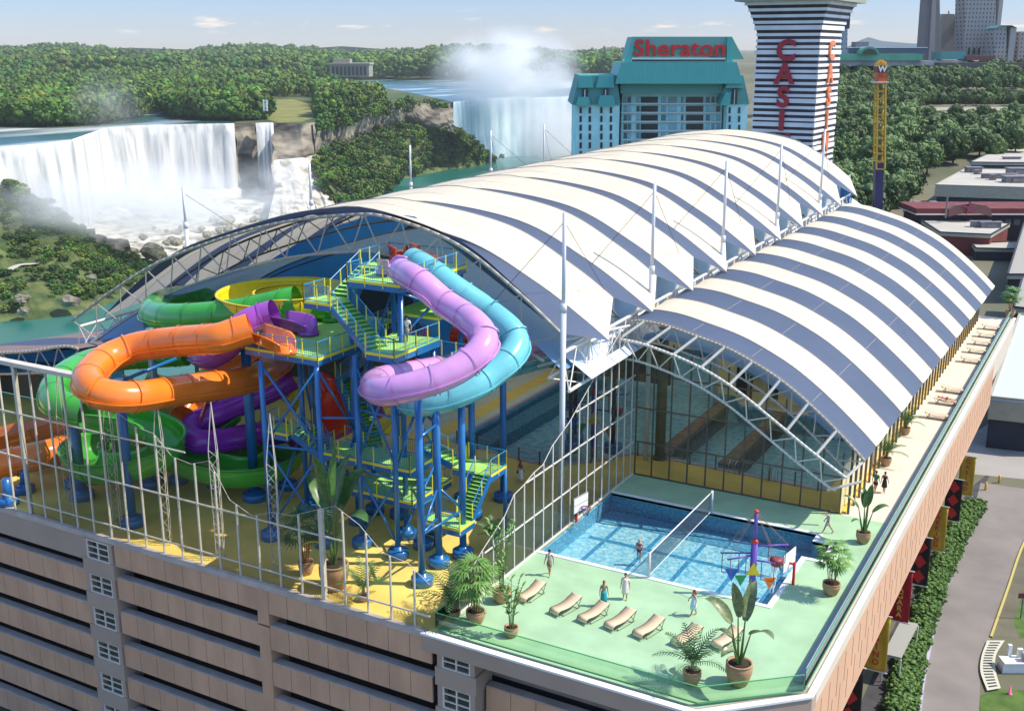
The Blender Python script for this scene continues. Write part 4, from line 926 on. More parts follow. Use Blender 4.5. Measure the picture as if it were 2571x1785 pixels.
def fan(mb, c, d, r, n=9, lw=.07, spread=2.3):
    c = Vector(c); d = Vector(d).normalized(); s = d.cross(Vector((0, 0, 1))).normalized()
    for k in range(n):
        a = -spread/2*1.+spread*k/(n-1); e = (d*math.cos(a)+s*math.sin(a)+Vector((0, 0, -.12))).normalized(); q = e.cross(Vector((0, 0, 1))).normalized()*lw; l = r*(1-.25*abs(a)/spread*2)
        mb.add([c, c+e*l*.5+q, c+e*l+Vector((0, 0, -.22*r)), c+e*l*.5-q], [(0, 1, 2, 3)])
def banana(p, label, h, r=.55, ph=.8, n=7, wd=.62, mleaf=None, seed=1):
    random.seed(seed); t_ = thing('potted_banana_plant', label, 'plant', tuple(p), 0, 'potted plants on the pool deck'); pot(t_, r, ph); ml = mleaf or m_leaf; ms = MB(); mv = MB()
    for k in range(n):
        a = 2*math.pi*k/n*1.9+random.uniform(-.3, .3); out = Vector((math.cos(a), math.sin(a), 0)); tilt = (.08, .3, .5, .16, .62, .38, .75, .9)[k % 8]; hh = (h-ph)*(.56, .5, .44, .56, .40, .46, .26, .2)[k % 8]
        b = Vector((0, 0, ph-.1))+out*.08; tp = b+Vector((0, 0, hh))+out*hh*tilt*.45; ms.rod(b, tp, .075, 6, .03); L_ = (h-ph)*(.46, .42, .40, .44, .36, .4, .22, .2)[k % 8]
        mb = MB(); leaf(mb, tp, out*tilt+Vector((0, 0, 1.05-tilt*.9)), L_, wd*(1 if k < 6 else .6), .25+tilt*.75, roll=random.uniform(-.5, .5)); mb.build('leaf', ml, t_)
    ms.build('stems', m_stem, t_); return t_
def palm(p, label, h, r=.42, ph=.62, n=14, seed=1, L_=None, trunk=.35):
    random.seed(seed); t_ = thing('potted_palm', label, 'plant', tuple(p), 0, 'potted plants on the pool deck'); pot(t_, r, ph); mb = MB(); L_ = L_ or (h-ph)*.85
    MB().rod((0, 0, ph-.1), (0, 0, ph+trunk), .12, 8, .09).build('trunk', mat('palm_trunk', (.20, .13, .07), .9, bump=.6, bscale=25), t_)
    for k in range(n):
        a = 2.4*k; el = .95-.75*(k/n); frond(mb, (0, 0, ph+trunk), (math.cos(a)*(1-el*.6), math.sin(a)*(1-el*.6), el+.25), L_*(1-.25*(k % 3)/3), 15, .5*L_/2.2, .06, .45+.4*(1-el))
    mb.build('fronds', m_fern, t_); return t_
def rhapis(p, label, h, r=.55, ph=.78, seed=1, nf=46):
    random.seed(seed); t_ = thing('potted_lady_palm', label, 'plant', tuple(p), 0, 'potted plants on the pool deck'); pot(t_, r, ph); mc = MB(); mb = MB()
    for k in range(7): a = 2.4*k; mc.rod((.18*math.cos(a), .18*math.sin(a), ph-.1), (.4*math.cos(a), .4*math.sin(a), h*.72), .03, 5)
    mc.build('canes', m_cane, t_)
    for k in range(nf):
        a = 2.4*k+random.uniform(-.5, .5); q = min(.98, max(.02, (k+.5)/nf+random.uniform(-.12, .12))); zz = ph+.42*(h-ph)+(h-ph)*.52*q; rr = (h-ph)*.30*math.sin(math.pi*(.18+.75*q))*random.uniform(.25, 1.15); d = Vector((math.cos(a), math.sin(a), .5*(q-.3)+random.uniform(-.25, .35)))
        fan(mb, (rr*math.cos(a), rr*math.sin(a), zz), d, (h-ph)*random.uniform(.22, .36), 8, .055)
    mb.build('fan_leaves', m_leaf_l if seed % 2 else m_fern, t_); return t_
def lily(p, label, h, r=.5, ph=.7, n=8, seed=1):
    random.seed(seed); t_ = thing('potted_tall_stem_plant', label, 'plant', tuple(p), 0, 'potted plants on the pool deck'); pot(t_, r, ph); ms = MB(); mb = MB()
    for k in range(n):
        a = 2*math.pi*k/n+.3; o = Vector((math.cos(a), math.sin(a), 0)); hh = (h-ph)*random.uniform(.75, 1); P = [Vector((0, 0, ph-.1))+o*.1+Vector((0, 0, hh*q))+o*(.55*q*q*h/4) for q in (0, .3, .6, .85, 1)]; ms.path(P, .022, 4)
        for q in range(9):
            s = .25+.75*q/8; i = min(3, int(s*4)); b = P[i].lerp(P[i+1], s*4-i) if i < 4 else P[-1]; aa = random.uniform(0, 6.3); leaf(mb, b, (math.cos(aa), math.sin(aa), .9), .42, .17, .5, 4)
    ms.build('stems', m_stem, t_); mb.build('leaves', m_leaf_l, t_); return t_
def g(u, v): return at(u, v, 0)
banana((-15.0, 51.0, 0), 'large potted banana plant with silvery paddle leaves near the front corner of the terrace', 6.2, .72, 1.25, 8, .78, m_leaf_p, 3)
palm(g(1553, 1533), 'potted feathery palm beside the row of loungers, next to the large banana plant', 3.5, .5, .78, 16, 5)
banana(g(1937, 1218), 'potted banana plant with broad dark leaves at the start of the pale walkway', 4.5, .5, .8, 7, .55, m_leaf, 9)
rhapis(g(1865, 1333), 'bushy potted lady palm by the basketball hoop on the right of the pool', 3.5, .55, .78, 3)
rhapis(g(1068, 1397), 'bushy potted lady palm at the front left corner of the terrace', 4.1, .58, .8, 5, 52)
palm(g(1012, 1392)+Vector((0, .35, 0)), 'feathery palm behind the glass at the corner between yellow floor and terrace', 3.9, .4, .5, 15, 8)
lily(g(1126, 1350), 'tallest potted stem plant with small pale leaves in front of the glass partition', 5.4, .58, .85, 9, 2)
lily(g(1148, 1428), 'smaller potted stem plant at the front left edge of the terrace', 3.9, .42, .62, 7, 4)
banana((-40.1, 49.2, 0), 'giant potted banana plant standing on the yellow floor behind the facade glass', 9.3, .95, 1.7, 8, 1.25, m_leaf, 12)
rhapis((-42.9, 49.9, 0), 'shaded bushy plant in a dark pot beside the giant banana plant', 4.6, .5, .9, 6, 50)
palm((-37.6, 48.8, 0), 'small bright palm on the yellow floor between the facade glass and the tower', 3.0, .36, .4, 12, 15)
palm(g(1988, 1045), 'potted palm by the walkway at the near end of the striped vault', 3.1, .45, .7, 14, 21)
palm(g(2032, 975), 'potted palm on the walkway just before the first row of loungers', 2.9, .42, .66, 14, 22)
rhapis(g(2267, 712), 'bushy potted palm at the far end of the walkway', 3.9, .6, .85, 7, 50)
palm((-34.2, 58.6, 0), 'small fern palm at the foot of the blue tower by the glass partition', 2.6, .35, .5, 12, 31)

# ================================================================= loungers
m_sling = mat('tan_slatted_sling', (.58, .40, .24), .7); m_lfr = mat('dark_lounger_frame', (.06, .055, .05), .4, metal=.6)
_n = m_sling.node_tree; _t = _n.nodes.new('ShaderNodeTexCoord'); _w = _n.nodes.new('ShaderNodeTexWave'); _w.bands_direction = 'Y'; _w.inputs['Scale'].default_value = 4.2; _w.inputs['Distortion'].default_value = 0
_r = _n.nodes.new('ShaderNodeValToRGB'); _r.color_ramp.elements[0].position = .05; _r.color_ramp.elements[0].color = (.50, .34, .20, 1); _r.color_ramp.elements[1].position = .3; _r.color_ramp.elements[1].color = (.78, .58, .38, 1)
_n.links.new(_t.outputs['Object'], _w.inputs[0]); _n.links.new(_w.outputs[0], _r.inputs[0]); _n.links.new(_r.outputs[0], _n.nodes['Principled BSDF'].inputs['Base Color'])
def lounger(loc, rz, label, group):
    t_ = thing('sun_lounger', label, 'sun lounger', loc, rz, group)
    prof = catmull([(0, -1.08, .16), (0, -1.04, .34), (0, -.9, .42), (0, -.55, .38), (0, -.1, .36), (0, .35, .42), (0, .75, .54), (0, 1.02, .64)], 5)
    solid(MB().loft([[Vector((-.36, p.y, p.z)), Vector((0, p.y, p.z-.02)), Vector((.36, p.y, p.z))] for p in prof]).build('sling', m_sling, t_), .035)
    mb = MB()
    for s in (-.39, .39): MB().path([Vector((s, p.y, p.z-.01)) for p in prof], .022, 5).build('side_rail', m_lfr, t_)
    mb = MB()
    for s in (-.39, .39): mb.rod((s, .95, .6), (s, .6, .02), .018, 5).rod((s, .45, .5), (s, .8, .02), .018, 5).rod((s, -.9, .4), (s, -.7, .02), .018, 5).rod((s, -.7, .02), (s, .8, .02), .016, 5)
    mb.rod((-.39, .6, .02), (.39, .6, .02), .016, 5).rod((-.39, -.7, .02), (.39, -.7, .02), .016, 5); mb.build('leg_frame', m_lfr, t_); return t_
l0 = lounger((-29.0, 54.2, 0), R(-6), 'tan lounger set apart beside the potted stem plants', 'sun loungers on the green terrace')
for u, v, lb in ((1271, 1369, 'tan lounger second from the potted stem plants, in front of the man with the towel'), (1333, 1386, 'tan lounger in the middle row, nearest the woman in the teal skirt'), (1393, 1401, 'tan lounger in the row, right behind the one near the teal skirt'), (1457, 1419, 'tan lounger in the row, last before the feathery palm'), (1543, 1438, 'tan lounger partly hidden by the feathery palm'), (1633, 1443, 'tan lounger between the feathery palm and the large banana plant')):
    dup(l0, g(u, v), R(-14), lb)
lw = lounger((-13.3, 101.8, 0), R(90), 'walkway lounger nearest the potted palm, empty', 'sun loungers on the walkway')
for y, lb in ((106.6, 'walkway lounger with the sunbather on it'), (110.9, 'empty walkway lounger just beyond the sunbather'), (123.2, 'walkway lounger, nearest of the far group of five'), (127.6, 'walkway lounger, second of the far group of five'), (131.6, 'walkway lounger, middle of the far group of five'), (135.6, 'walkway lounger, fourth of the far group of five'), (139.8, 'farthest walkway lounger by the end pot')):
    dup(lw, (-13.3, y, 0), R(90), lb)

# ================================================================= pool furniture
m_net = mat('black_net', (.07, .09, .12), .8); m_wpost = mat('pale_grey_post', (.55, .55, .57), .4)
t = thing('volleyball_net', 'long volleyball net on two grey posts stretched across the pool', 'volleyball net', (-23.75, 59.95, 0))
for y in (0, 11.6): MB().rod((0, y, 0), (0, y, 1.75), .09, 10).build('post', m_wpost, t)
mb = MB()
for k in range(1, 11): mb.beam(Vector((0, .08, .2+.135*k)), Vector((0, 11.52, .2+.135*k)), .012, .016)
for k in range(1, 86): mb.beam(Vector((0, .135*k, .2)), Vector((0, .135*k, 1.66)), .012, .014)
mb.build('mesh', m_net, t); MB().beam((0, .08, 1.68), (0, 11.52, 1.68), .03, .09).beam((0, .08, .19), (0, 11.52, .19), .03, .05).build('tape', m_white, t)
def hoop(loc, rz, label):
    t_ = thing('basketball_hoop', label, 'basketball hoop', loc, rz, 'basketball hoops at the pool sides')
    mr = mat('hoop_red', (.65, .02, .03), .4)
    MB().obox((.35, 0, .75), .14, .14, 1.5).obox((.18, 0, 1.35), .36, .1, .12).build('post', mr, t_)
    MB().obox((0, 0, 1.55), .05, 1.75, 1.15).build('backboard', m_white, t_); MB().obox((-.028, 0, 1.55), .004, 1.77, .04).obox((-.028, 0, .99), .006, 1.78, .05).obox((-.028, 0, 2.11), .006, 1.78, .05).obox((-.028, .88, 1.55), .006, .05, 1.1).obox((-.028, -.88, 1.55), .006, .05, 1.1).build('board_trim', mat('dark_trim', (.12, .1, .12), .5), t_)
    ring = [Vector((-.42+.33*math.cos(a), .33*math.sin(a), 1.3)) for a in [2*math.pi*k/18 for k in range(19)]]; MB().path(ring, .035, 6).build('rim', mat('dark_red_rim', (.25, .01, .02), .4), t_)
    mb = MB(); n_ = 12
    for lv in range(4):
        z0, z1 = 1.3-.15*lv, 1.15-.15*lv; r0, r1 = .33-.045*lv, .285-.045*lv
        for k in range(n_):
            a = 2*math.pi*(k+.5*lv)/n_
            for s in (-.5, .5): b = a+2*math.pi*s/n_; mb.rod((-.42+r0*math.cos(a), r0*math.sin(a), z0), (-.42+r1*math.cos(b), r1*math.sin(b), z1), .013, 3)
    mb.build('net', mat('navy_net', (.08, .12, .3), .7), t_); return t_
hoop((-15.95, 63.6, .0), R(-8), 'basketball hoop with white board at the right edge of the pool by the bushy palm'); hoop((-31.15, 65.4, .0), R(172), 'basketball hoop with white board by the glass partition at the mast foot')
m_pur = mat('violet_post', (.13, .07, .38), .4); m_brn = mat('maroon_rod', (.22, .05, .05), .5)
def spray(loc, rz, label, sc_=1.):
    t_ = thing('spray_feature', label, 'water toy', loc, rz, 'water toys with hanging pennants'); t_.scale = (sc_,)*3
    MB().rod((0, 0, -1.4), (0, 0, 3.5), .2, 14).build('mast', m_pur, t_); MB().rod((0, 0, 3.5), (0, 0, 5.45), .12, 12).build('upper_mast', m_pur, t_)
    MB().lathe((0, 0, 3.42), [(.21, 0), (.24, .06), (.15, .2), (.12, .22)], 14).lathe((0, 0, 5.38), [(.14, 0), (.15, .1), (.1, .16)], 12).lathe((0, 0, 1.9), [(.21, 0), (.22, .1), (.205, .12)], 14).build('red_collar', mat('toy_red', (.6, .05, .02), .4), t_)
    arms = [((-2.0, 0, 2.75), 0), ((-1.7, -.6, 2.6), 1), ((2.1, .2, 3.2), 2), ((1.2, -.5, 2.3), 3)]
    for (x, y, z), i in arms: MB().rod((0, 0, z), (x, y, z), .055, 8).build('arm', m_pur, t_)
    mb = MB()
    for x, y, z in ((-2, 0, 2.75), (-1.7, -.6, 2.6), (2.0, .2, 3.2), (1.3, -.5, 2.45)):
        for d in (-.03, .03): mb.rod((d, 0, 5.4), (x+d*2, y, z), .014, 4)
    mb.build('stay_chain', mat('rusty_chain', (.30, .18, .12), .6), t_)
    mb = MB()
    for x, y, z, l in ((-1.9, 0, 2.75, 1.25), (-.9, -.05, 2.75, 1.3), (-1.5, -.55, 2.6, .8), (-.5, -.2, 2.6, 1.2), (1.95, .2, 3.2, 1.25), (.9, .1, 3.2, 1.2), (.45, -.2, 2.3, 1.2), (1.15, -.5, 2.3, 1.2)): mb.rod((x, y, z), (x, y, z-l), .025, 5)
    mb.rod((-1.9, 0, 1.5), (-.9, -.05, 1.5), .025, 5).rod((.45, -.2, 1.1), (1.15, -.5, 1.1), .025, 5).build('hanging_rod', m_brn, t_)
    def tri(c, s, col, nm, up=False):
        x, y, z = c; k = 1 if up else -1; vs = []
        for d in (-.03, .03): vs += [(x-s/2, y+d, z), (x+s/2, y+d, z), (x, y+d, z+k*s*.95)]
        MB().add(vs, [(0, 1, 2), (5, 4, 3), (0, 3, 4, 1), (1, 4, 5, 2), (2, 5, 3, 0)]).build('pennant', mat(nm, col, .5), t_)
    tri((-1.35, -.3, 1.85), .85, (.03, .10, .45), 'pennant_blue'); tri((-.85, -.55, 1.55), .75, (.02, .25, .09), 'pennant_green'); tri((-.05, -.3, 1.45), .85, (.80, .55, .02), 'pennant_yellow', True); tri((.95, -.35, 1.3), .8, (.85, .2, .02), 'pennant_orange')
    MB().lathe((1.4, .1, 2.2), [(.08, -.42), (.3, -.3), (.42, 0), (.40, .12), (.2, .2)], 14).build('tipping_bucket', mat('maroon_bucket', (.25, .03, .04), .5), t_)
    mb = MB(); random.seed(5)
    for k in range(26): x = 1.25+random.uniform(-.2, .2); z = random.uniform(.3, 1.9); mb.rod((x, .05+random.uniform(-.15, .1), z), (x+random.uniform(-.05, .05), 0, z-.3), .025, 4)
    mb.build('falling_water', mat('white_spray', (.85, .9, .95), .3), t_); return t_
spray((-17.45, 61.0, 0), YAW, 'violet water toy mast with hanging coloured pennants standing in the terrace pool')
spray((-37.3, 80.6, 0), YAW, 'violet water toy mast with pennants standing in the indoor wave pool behind the partition', 1.35)
for dx, dy, lb in ((-1.6, -1.2, 'dark blue round footing beside the indoor water toy, nearest'), (1.6, .4, 'dark blue round footing beside the indoor water toy, right'), (-2.2, .9, 'dark blue round footing beside the indoor water toy, left')):
    o = thing('toy_support', lb, 'column', (-37.3+dx, 80.6+dy, -.3), 0, 'dark posts round the indoor water toy'); MB().rod((0, 0, 0), (0, 0, 8.2), .16, 10).build('post', m_dark_steel, o); MB().lathe((0, 0, -.2), [(.75, 0), (.75, .7), (.2, .75)], 18).build('footing', m_blue, o)
for i, (x, y) in enumerate(((-30.6, 80.5), (-25, 80.2), (-21.8, 80.1))):
    t = thing('pool_ladder', ('chrome pool ladder at the left lane behind the glass gable', 'chrome pool ladder at the middle lane behind the glass gable', 'chrome pool ladder at the right lane behind the glass gable')[i], 'ladder', (x, y, 0), 0, 'pool ladders of the lane pool')
    for s in (-.25, .25): MB().path([Vector((s, -.5, 0)), Vector((s, -.45, .8)), Vector((s, 0, .95)), Vector((s, .4, .7)), Vector((s, .42, -.6))], .03, 6).build('handrail', mat('chrome', (.5, .5, .52), .25, metal=.8), t)

# ================================================================= people
def skin(name, nodes, edges, m, par, sub=1):
    "continuous body grown round a skeleton; nodes: {key: (pos, rx[, ry])}"
    keys = list(nodes); idx = {k: i for i, k in enumerate(keys)}; me = bpy.data.meshes.new(name)
    me.from_pydata([nodes[k][0] for k in keys], [(idx[a], idx[b]) for a, b in edges], []); o = bpy.data.objects.new(name, me); C.objects.link(o); o.parent = par
    bm = bmesh.new(); bm.from_mesh(me); ly = bm.verts.layers.skin.verify(); bm.verts.ensure_lookup_table()
    for i, k in enumerate(keys): v = bm.verts[i][ly]; rr = nodes[k][1:]; v.radius = (rr[0], rr[1] if len(rr) > 1 else rr[0]); v.use_root = (i == 0)
    bm.to_mesh(me); bm.free(); me.materials.append(m)
    o.modifiers.new('skin', 'SKIN').use_smooth_shade = True
    if sub: sd = o.modifiers.new('sub', 'SUBSURF'); sd.levels = sub; sd.render_levels = sub
    return o
SK = mat('tanned_skin', (.42, .20, .12), .55); SKL = mat('fair_skin', (.58, .33, .23), .55)
HAIRS = {'dark': mat('dark_hair', (.02, .012, .01), .6), 'brown': mat('brown_hair', (.10, .035, .015), .6), 'blond': mat('blond_hair', (.62, .45, .2), .6), 'red': mat('auburn_hair', (.25, .05, .02), .6)}
def cloth(name, col): return mat(name, col, .8, var=.06, vscale=6)
def person(loc, rz, label, wear, hair='dark', skinm=None, walk=.25, lift=(.1, .1), point=None, long_hair=False, h=1.76, group='people on the pool decks', lie=None, scale=1.):
    t_ = thing('person', label, 'person', tuple(loc), rz, group); k = h/1.76*scale; t_.scale = (k,)*3; sm_ = skinm or SK; V = Vector
    N = {'pel': (V((0, 0, .95)), .13, .10), 'wst': (V((0, .01, 1.10)), .115, .085), 'chs': (V((0, .0, 1.30)), .145, .10), 'nks': (V((0, 0, 1.44)), .075, .07), 'nk': (V((0, .005, 1.52)), .05, .052), 'hd0': (V((0, -.01, 1.59)), .068, .078), 'hd1': (V((0, -.012, 1.67)), .08, .095), 'hd2': (V((0, 0, 1.74)), .055, .065)}
    E_ = [('pel', 'wst'), ('wst', 'chs'), ('chs', 'nks'), ('nks', 'nk'), ('nk', 'hd0'), ('hd0', 'hd1'), ('hd1', 'hd2')]
    for s, sg in (('l', -1), ('r', 1)):
        st = walk*sg; a, b = st, -st
        N['hip'+s] = (V((sg*.09, 0, .90)), .10, .10); N['kne'+s] = (V((sg*.10, -st*.42-.02, .50+abs(st)*.02)), .058); N['caf'+s] = (V((sg*.10, -st*.55+(.06 if st < 0 else .0), .34)), .055); N['ank'+s] = (V((sg*.10, -st*.9+(.05 if st < 0 else 0), .09)), .036); N['toe'+s] = (V((sg*.11, -st*.9-.15+(.05 if st < 0 else 0), .035)), .036, .025)
        N['shd'+s] = (V((sg*.175, 0, 1.42)), .062); out = lift[0] if sg < 0 else lift[1]
        if point and point[0] == s:
            d = V(point[1]).normalized(); el = N['shd'+s][0]+d*.29; wr = el+d*.25; hd = wr+d*.08
        else:
            el = V((sg*(.21+out*.3), .03+st*.12, 1.15)); wr = V((sg*(.22+out*.5), -.06+st*.3, .92)); hd = wr+V((sg*.01, -.02, -.08)); d = (hd-wr).normalized()
        N['elb'+s] = (el, .043); N['wri'+s] = (wr, .028); N['plm'+s] = (hd, .034, .02); E_ += [('pel', 'hip'+s), ('hip'+s, 'kne'+s), ('kne'+s, 'caf'+s), ('caf'+s, 'ank'+s), ('ank'+s, 'toe'+s), ('nks', 'shd'+s), ('shd'+s, 'elb'+s), ('elb'+s, 'wri'+s), ('wri'+s, 'plm'+s)]
        sd = d.cross(V((1, 0, 0)) if abs(d.x) < .9 else V((0, 0, 1))).normalized()
        for f in range(4):
            kk = 'f%d%s' % (f, s); L_ = (.055, .068, .063, .05)[f]; b0 = hd+sd*(.027-.018*f); N[kk+'a'] = (b0+d*.045, .0095); N[kk+'b'] = (b0+d*(.045+L_*.6)+V((-sg*.006, 0, 0)), .0085); N[kk+'c'] = (b0+d*(.04+L_)+V((-sg*.018, 0, 0)), .007); E_ += [('plm'+s, kk+'a'), (kk+'a', kk+'b'), (kk+'b', kk+'c')]
        N['th'+s] = (hd+sd*.045+d*.005, .01); N['ti'+s] = (hd+sd*.06+d*.035, .008); E_ += [('plm'+s, 'th'+s), ('th'+s, 'ti'+s)]
    body = skin('body', N, E_, sm_, t_)
    MB().lathe((0, -.105, 1.625), [(.008, 0), (.016, .008), (.008, .035)], 6).build('nose', sm_, t_)
    fe = MB()
    for s in (-.032, .032): fe.obox((s, -.097, 1.668), .022, .012, .01)
    fe.build('eyes', HAIRS['dark'], t_); MB().obox((0, -.094, 1.595), .04, .012, .01).build('mouth', mat('lips', (.35, .08, .07), .5), t_)
    hb = MB(); hb.lathe((0, .018, 1.60), [(.078, .0), (.094, .06), (.092, .12), (.06, .165), (.01, .18)], 14); 
    if long_hair: hb.sweep([V((0, .06, 1.66)), V((0, .09, 1.52)), V((0, .10, 1.38)), V((0, .09, 1.27))], circ(.07, 10), caps=True, radii=[1, 1.1, 1, .5], upv=(0, 1, 0))
    hb.build('hair', HAIRS[hair], t_)
    def grow(name, keys, m, f=1.16, add=.012, cut=None):
        NN = {}
        for q in keys: p = N[q]; NN[q] = (p[0], *[r_*f+add for r_ in (p[1:] if len(p) > 2 else (p[1], p[1]))])
        EE = [e for e in E_ if e[0] in NN and e[1] in NN]
        if cut:
            for a_, b_, q_ in cut:
                if a_ in NN: pa, pb = N[a_], N[b_]; nk = a_+b_; NN[nk] = (pa[0].lerp(pb[0], q_), (pa[1]*(1-q_)+pb[1]*q_)*f+add*1.6, (pa[-1]*(1-q_)+pb[-1]*q_)*f+add*1.6); EE.append((a_, nk))
        skin(name, NN, EE, m, t_)
    for it in wear:
        kd, nm, col = it; m = cloth(nm, col)
        if kd == 'shorts': grow('shorts', ['pel', 'hipl', 'hipr'], m, 1.14, .02, [('hipl', 'knel', .8), ('hipr', 'kner', .8), ('pel', 'wst', .5)])
        elif kd == 'briefs': grow('swim_briefs', ['pel', 'hipl', 'hipr'], m, 1.06, .008, [('hipl', 'knel', .15), ('hipr', 'kner', .15)])
        elif kd == 'trousers': grow('trousers', ['pel', 'hipl', 'hipr', 'knel', 'kner'], m, 1.14, .02, [('knel', 'ankl', .9), ('kner', 'ankr', .9)])
        elif kd == 'shirt': grow('shirt', ['chs', 'wst', 'nks', 'shdl', 'shdr'], m, 1.1, .018, [('shdl', 'elbl', .75), ('shdr', 'elbr', .75), ('wst', 'pel', .8)])
        elif kd == 'top': MB().sweep([V((0, -.0, 1.25)), V((0, 0, 1.36))], [(x*1.12, y*.82) for x, y in circ(.155, 14)], upv=(0, -1, 0)).build('bikini_top', m, t_)
        elif kd == 'skirt': solid(MB().lathe((0, 0, 0), [(.15, 1.08), (.175, .95), (.19, .8), (.20, .6), (.215, .36)], 18).build('wrap_skirt', m, t_), .01); 
        elif kd == 'longskirt': MB().lathe((0, 0, 0), [(.14, 1.08), (.175, .95), (.19, .7), (.20, .4), (.22, .12)], 18).build('long_skirt', m, t_)
        elif kd == 'dress': MB().lathe((0, 0, 0), [(.15, 1.38), (.155, 1.28), (.125, 1.1), (.17, .93), (.20, .7), (.22, .5)], 18).build('dress', m, t_)
        elif kd == 'robe': MB().lathe((0, .01, 0), [(.19, 1.45), (.18, 1.28), (.165, 1.1), (.19, .93), (.2, .6), (.22, .42)], 18).build('robe', m, t_); grow('robe_sleeves', ['shdl', 'elbl'], m, 1.2, .025); grow('robe_sleeves', ['shdr', 'elbr'], m, 1.2, .025)
        elif kd == 'towel': 
            for s in (-.085, .085): MB().obox((s, -.125, 1.28), .08, .02, .36).obox((s*.9, .11, 1.36), .08, .02, .2).obox((s*.9, -.01, 1.47), .08, .24, .03).build('towel', m, t_)
        elif kd == 'cap': MB().lathe((0, .0, 1.68), [(.1, 0), (.1, .04), (.07, .09), (.01, .11)], 14).obox((0, -.12, 1.69), .13, .1, .012).build('cap', m, t_)
        elif kd == 'bag': MB().obox((.30, -.05, .74), .09, .22, .2).build('handbag', m, t_)
    return t_
W_ = (.8, .78, .74)
person(g(1233, 1291), R(10), 'man in a dark cap and grey shorts with a white towel round his neck', [('shorts', 'grey_shorts', (.25, .2, .16)), ('towel', 'white_towel', W_), ('cap', 'black_cap', (.02, .02, .02))], walk=.28)
person(g(1355, 1361), R(35), 'woman in a teal wrap skirt and bikini top walking by the loungers', [('skirt', 'teal_wrap', (.02, .30, .34)), ('top', 'teal_bikini', (.10, .35, .30))], 'red', walk=.1, long_hair=True, h=1.68)
person(g(1403, 1345), R(20), 'person in a knee length white robe standing near the pool edge', [('robe', 'white_robe', (.80, .66, .60))], 'dark', walk=.1, h=1.72)
person(g(1556, 1382), R(-50), 'long haired woman in a pale blue wrap dress walking alone on the green deck', [('dress', 'pale_blue_dress', (.50, .66, .72))], 'red', walk=.22, long_hair=True, h=1.68, lift=(.5, .2))
person(at(1435, 1232, -.25)+Vector((0, 0, -.95)), R(5), 'blond woman in a red bikini standing waist deep in the pool', [('top', 'red_bikini', (.45, .03, .08)), ('briefs', 'red_briefs', (.45, .03, .08))], 'blond', SKL, walk=.05, long_hair=True, h=1.7)
person(g(1857, 1198), R(-70), 'man in beige shirt and shorts pointing with one arm by the pool corner', [('shirt', 'beige_shirt', (.50, .42, .36)), ('shorts', 'beige_shorts', (.55, .48, .40))], walk=.42, point=('r', (.25, -.95, .28)))
person(g(1964, 1106), R(165), 'man in a dark green shirt and black shorts strolling along the walkway', [('shirt', 'green_shirt', (.01, .13, .07)), ('shorts', 'black_shorts', (.012, .012, .015))], walk=.2, group='couple on the walkway')
person(g(1984, 1106), R(170), 'woman in a short black dress walking beside the man in green', [('dress', 'black_dress', (.012, .012, .016))], 'dark', walk=.18, h=1.68, group='couple on the walkway')
person(at(914, 768, 13.7)+Vector((.0, .0, 0)), R(10), 'man in an open white shirt and shorts on the tower landing', [('shirt', 'white_shirt', W_), ('shorts', 'beige_trunks', (.40, .33, .27)), ('cap', 'black_cap', (.02, .02, .02))], walk=.25, lift=(.5, .2))
person(g(1169, 1081), R(172), 'woman in a long white skirt seen from behind in the yellow hall', [('longskirt', 'white_skirt', W_), ('top', 'red_halter', (.35, .03, .03)), ('bag', 'black_bag', (.02, .02, .02))], 'red', walk=.1, long_hair=True, h=1.72)
o = person((-13.55, 106.6, .52), 0, 'sunbather in a red swimsuit lying on the walkway lounger', [('briefs', 'red_briefs', (.45, .03, .08)), ('top', 'red_bikini', (.45, .03, .08))], 'red', SKL, walk=.05, h=1.65)
o.rotation_euler = (R(-84), 0, R(90)); o.location = (-12.35, 106.6, .50)
# ================================================================= the land around: gorge, falls, forest, town
FWD = Vector((-_sy, _cy, 0)); RGT = Vector((_cy, _sy, 0))
def pol(u, d, z=0.):
    r = _ray(u, 125); q = Vector((r.x, r.y, 0)).normalized()*d; q.z = z; return q
def atF(u, v, D):
    "point of sight line (u, v) on the upright plane at forward distance D"
    r = _ray(u, v); return r*(D/(r.x*FWD.x+r.y*FWD.y))+Vector((0, 0, CZ))
m_ground = mat('town_ground', (.10, .11, .06), .95, col2=(.20, .18, .12), vscale=.03)
m_grass = mat('lawn_grass', (.045, .10, .015), .95, col2=(.10, .17, .03), vscale=.8, bump=.5, bscale=6)
m_island = mat('island_ground', (.035, .07, .015), .95, col2=(.11, .13, .03), vscale=.02)
def foam_mat(name, base, foam, sc_, lo, hi, stretch=(1, 1, 1), rough=.25, bump=.3):
    m = mat(name, base, rough, col2=foam, vscale=sc_, stretch=stretch, detail=9., bump=bump, bscale=sc_*6)
    r = [q for q in m.node_tree.nodes if q.type == 'VALTORGB'][0]; r.color_ramp.elements[0].position = lo; r.color_ramp.elements[1].position = hi; return m
m_river = foam_mat('lower_river_water', (.008, .13, .095), (.10, .32, .27), .012, .48, .85, rough=.3)
m_rapids = foam_mat('upper_river_rapids', (.02, .10, .09), (.80, .82, .80), .016, .50, .66, (1, .22, 1), bump=.1)
m_falls = foam_mat('falling_water', (.34, .36, .35), (.72, .71, .67), .16, .34, .58, (1, 1, .035), rough=.7)
m_falls2 = foam_mat('blue_falling_water', (.22, .42, .52), (.66, .76, .80), .10, .28, .66, (1, 1, .05), rough=.7)
m_foam = foam_mat('foaming_water', (.24, .21, .14), (.66, .64, .56), .10, .34, .60, rough=.8)
m_rock = foam_mat('layered_cliff_rock', (.07, .06, .045), (.36, .31, .23), .05, .35, .62, (1, 1, 2.6), rough=.95, bump=.8)
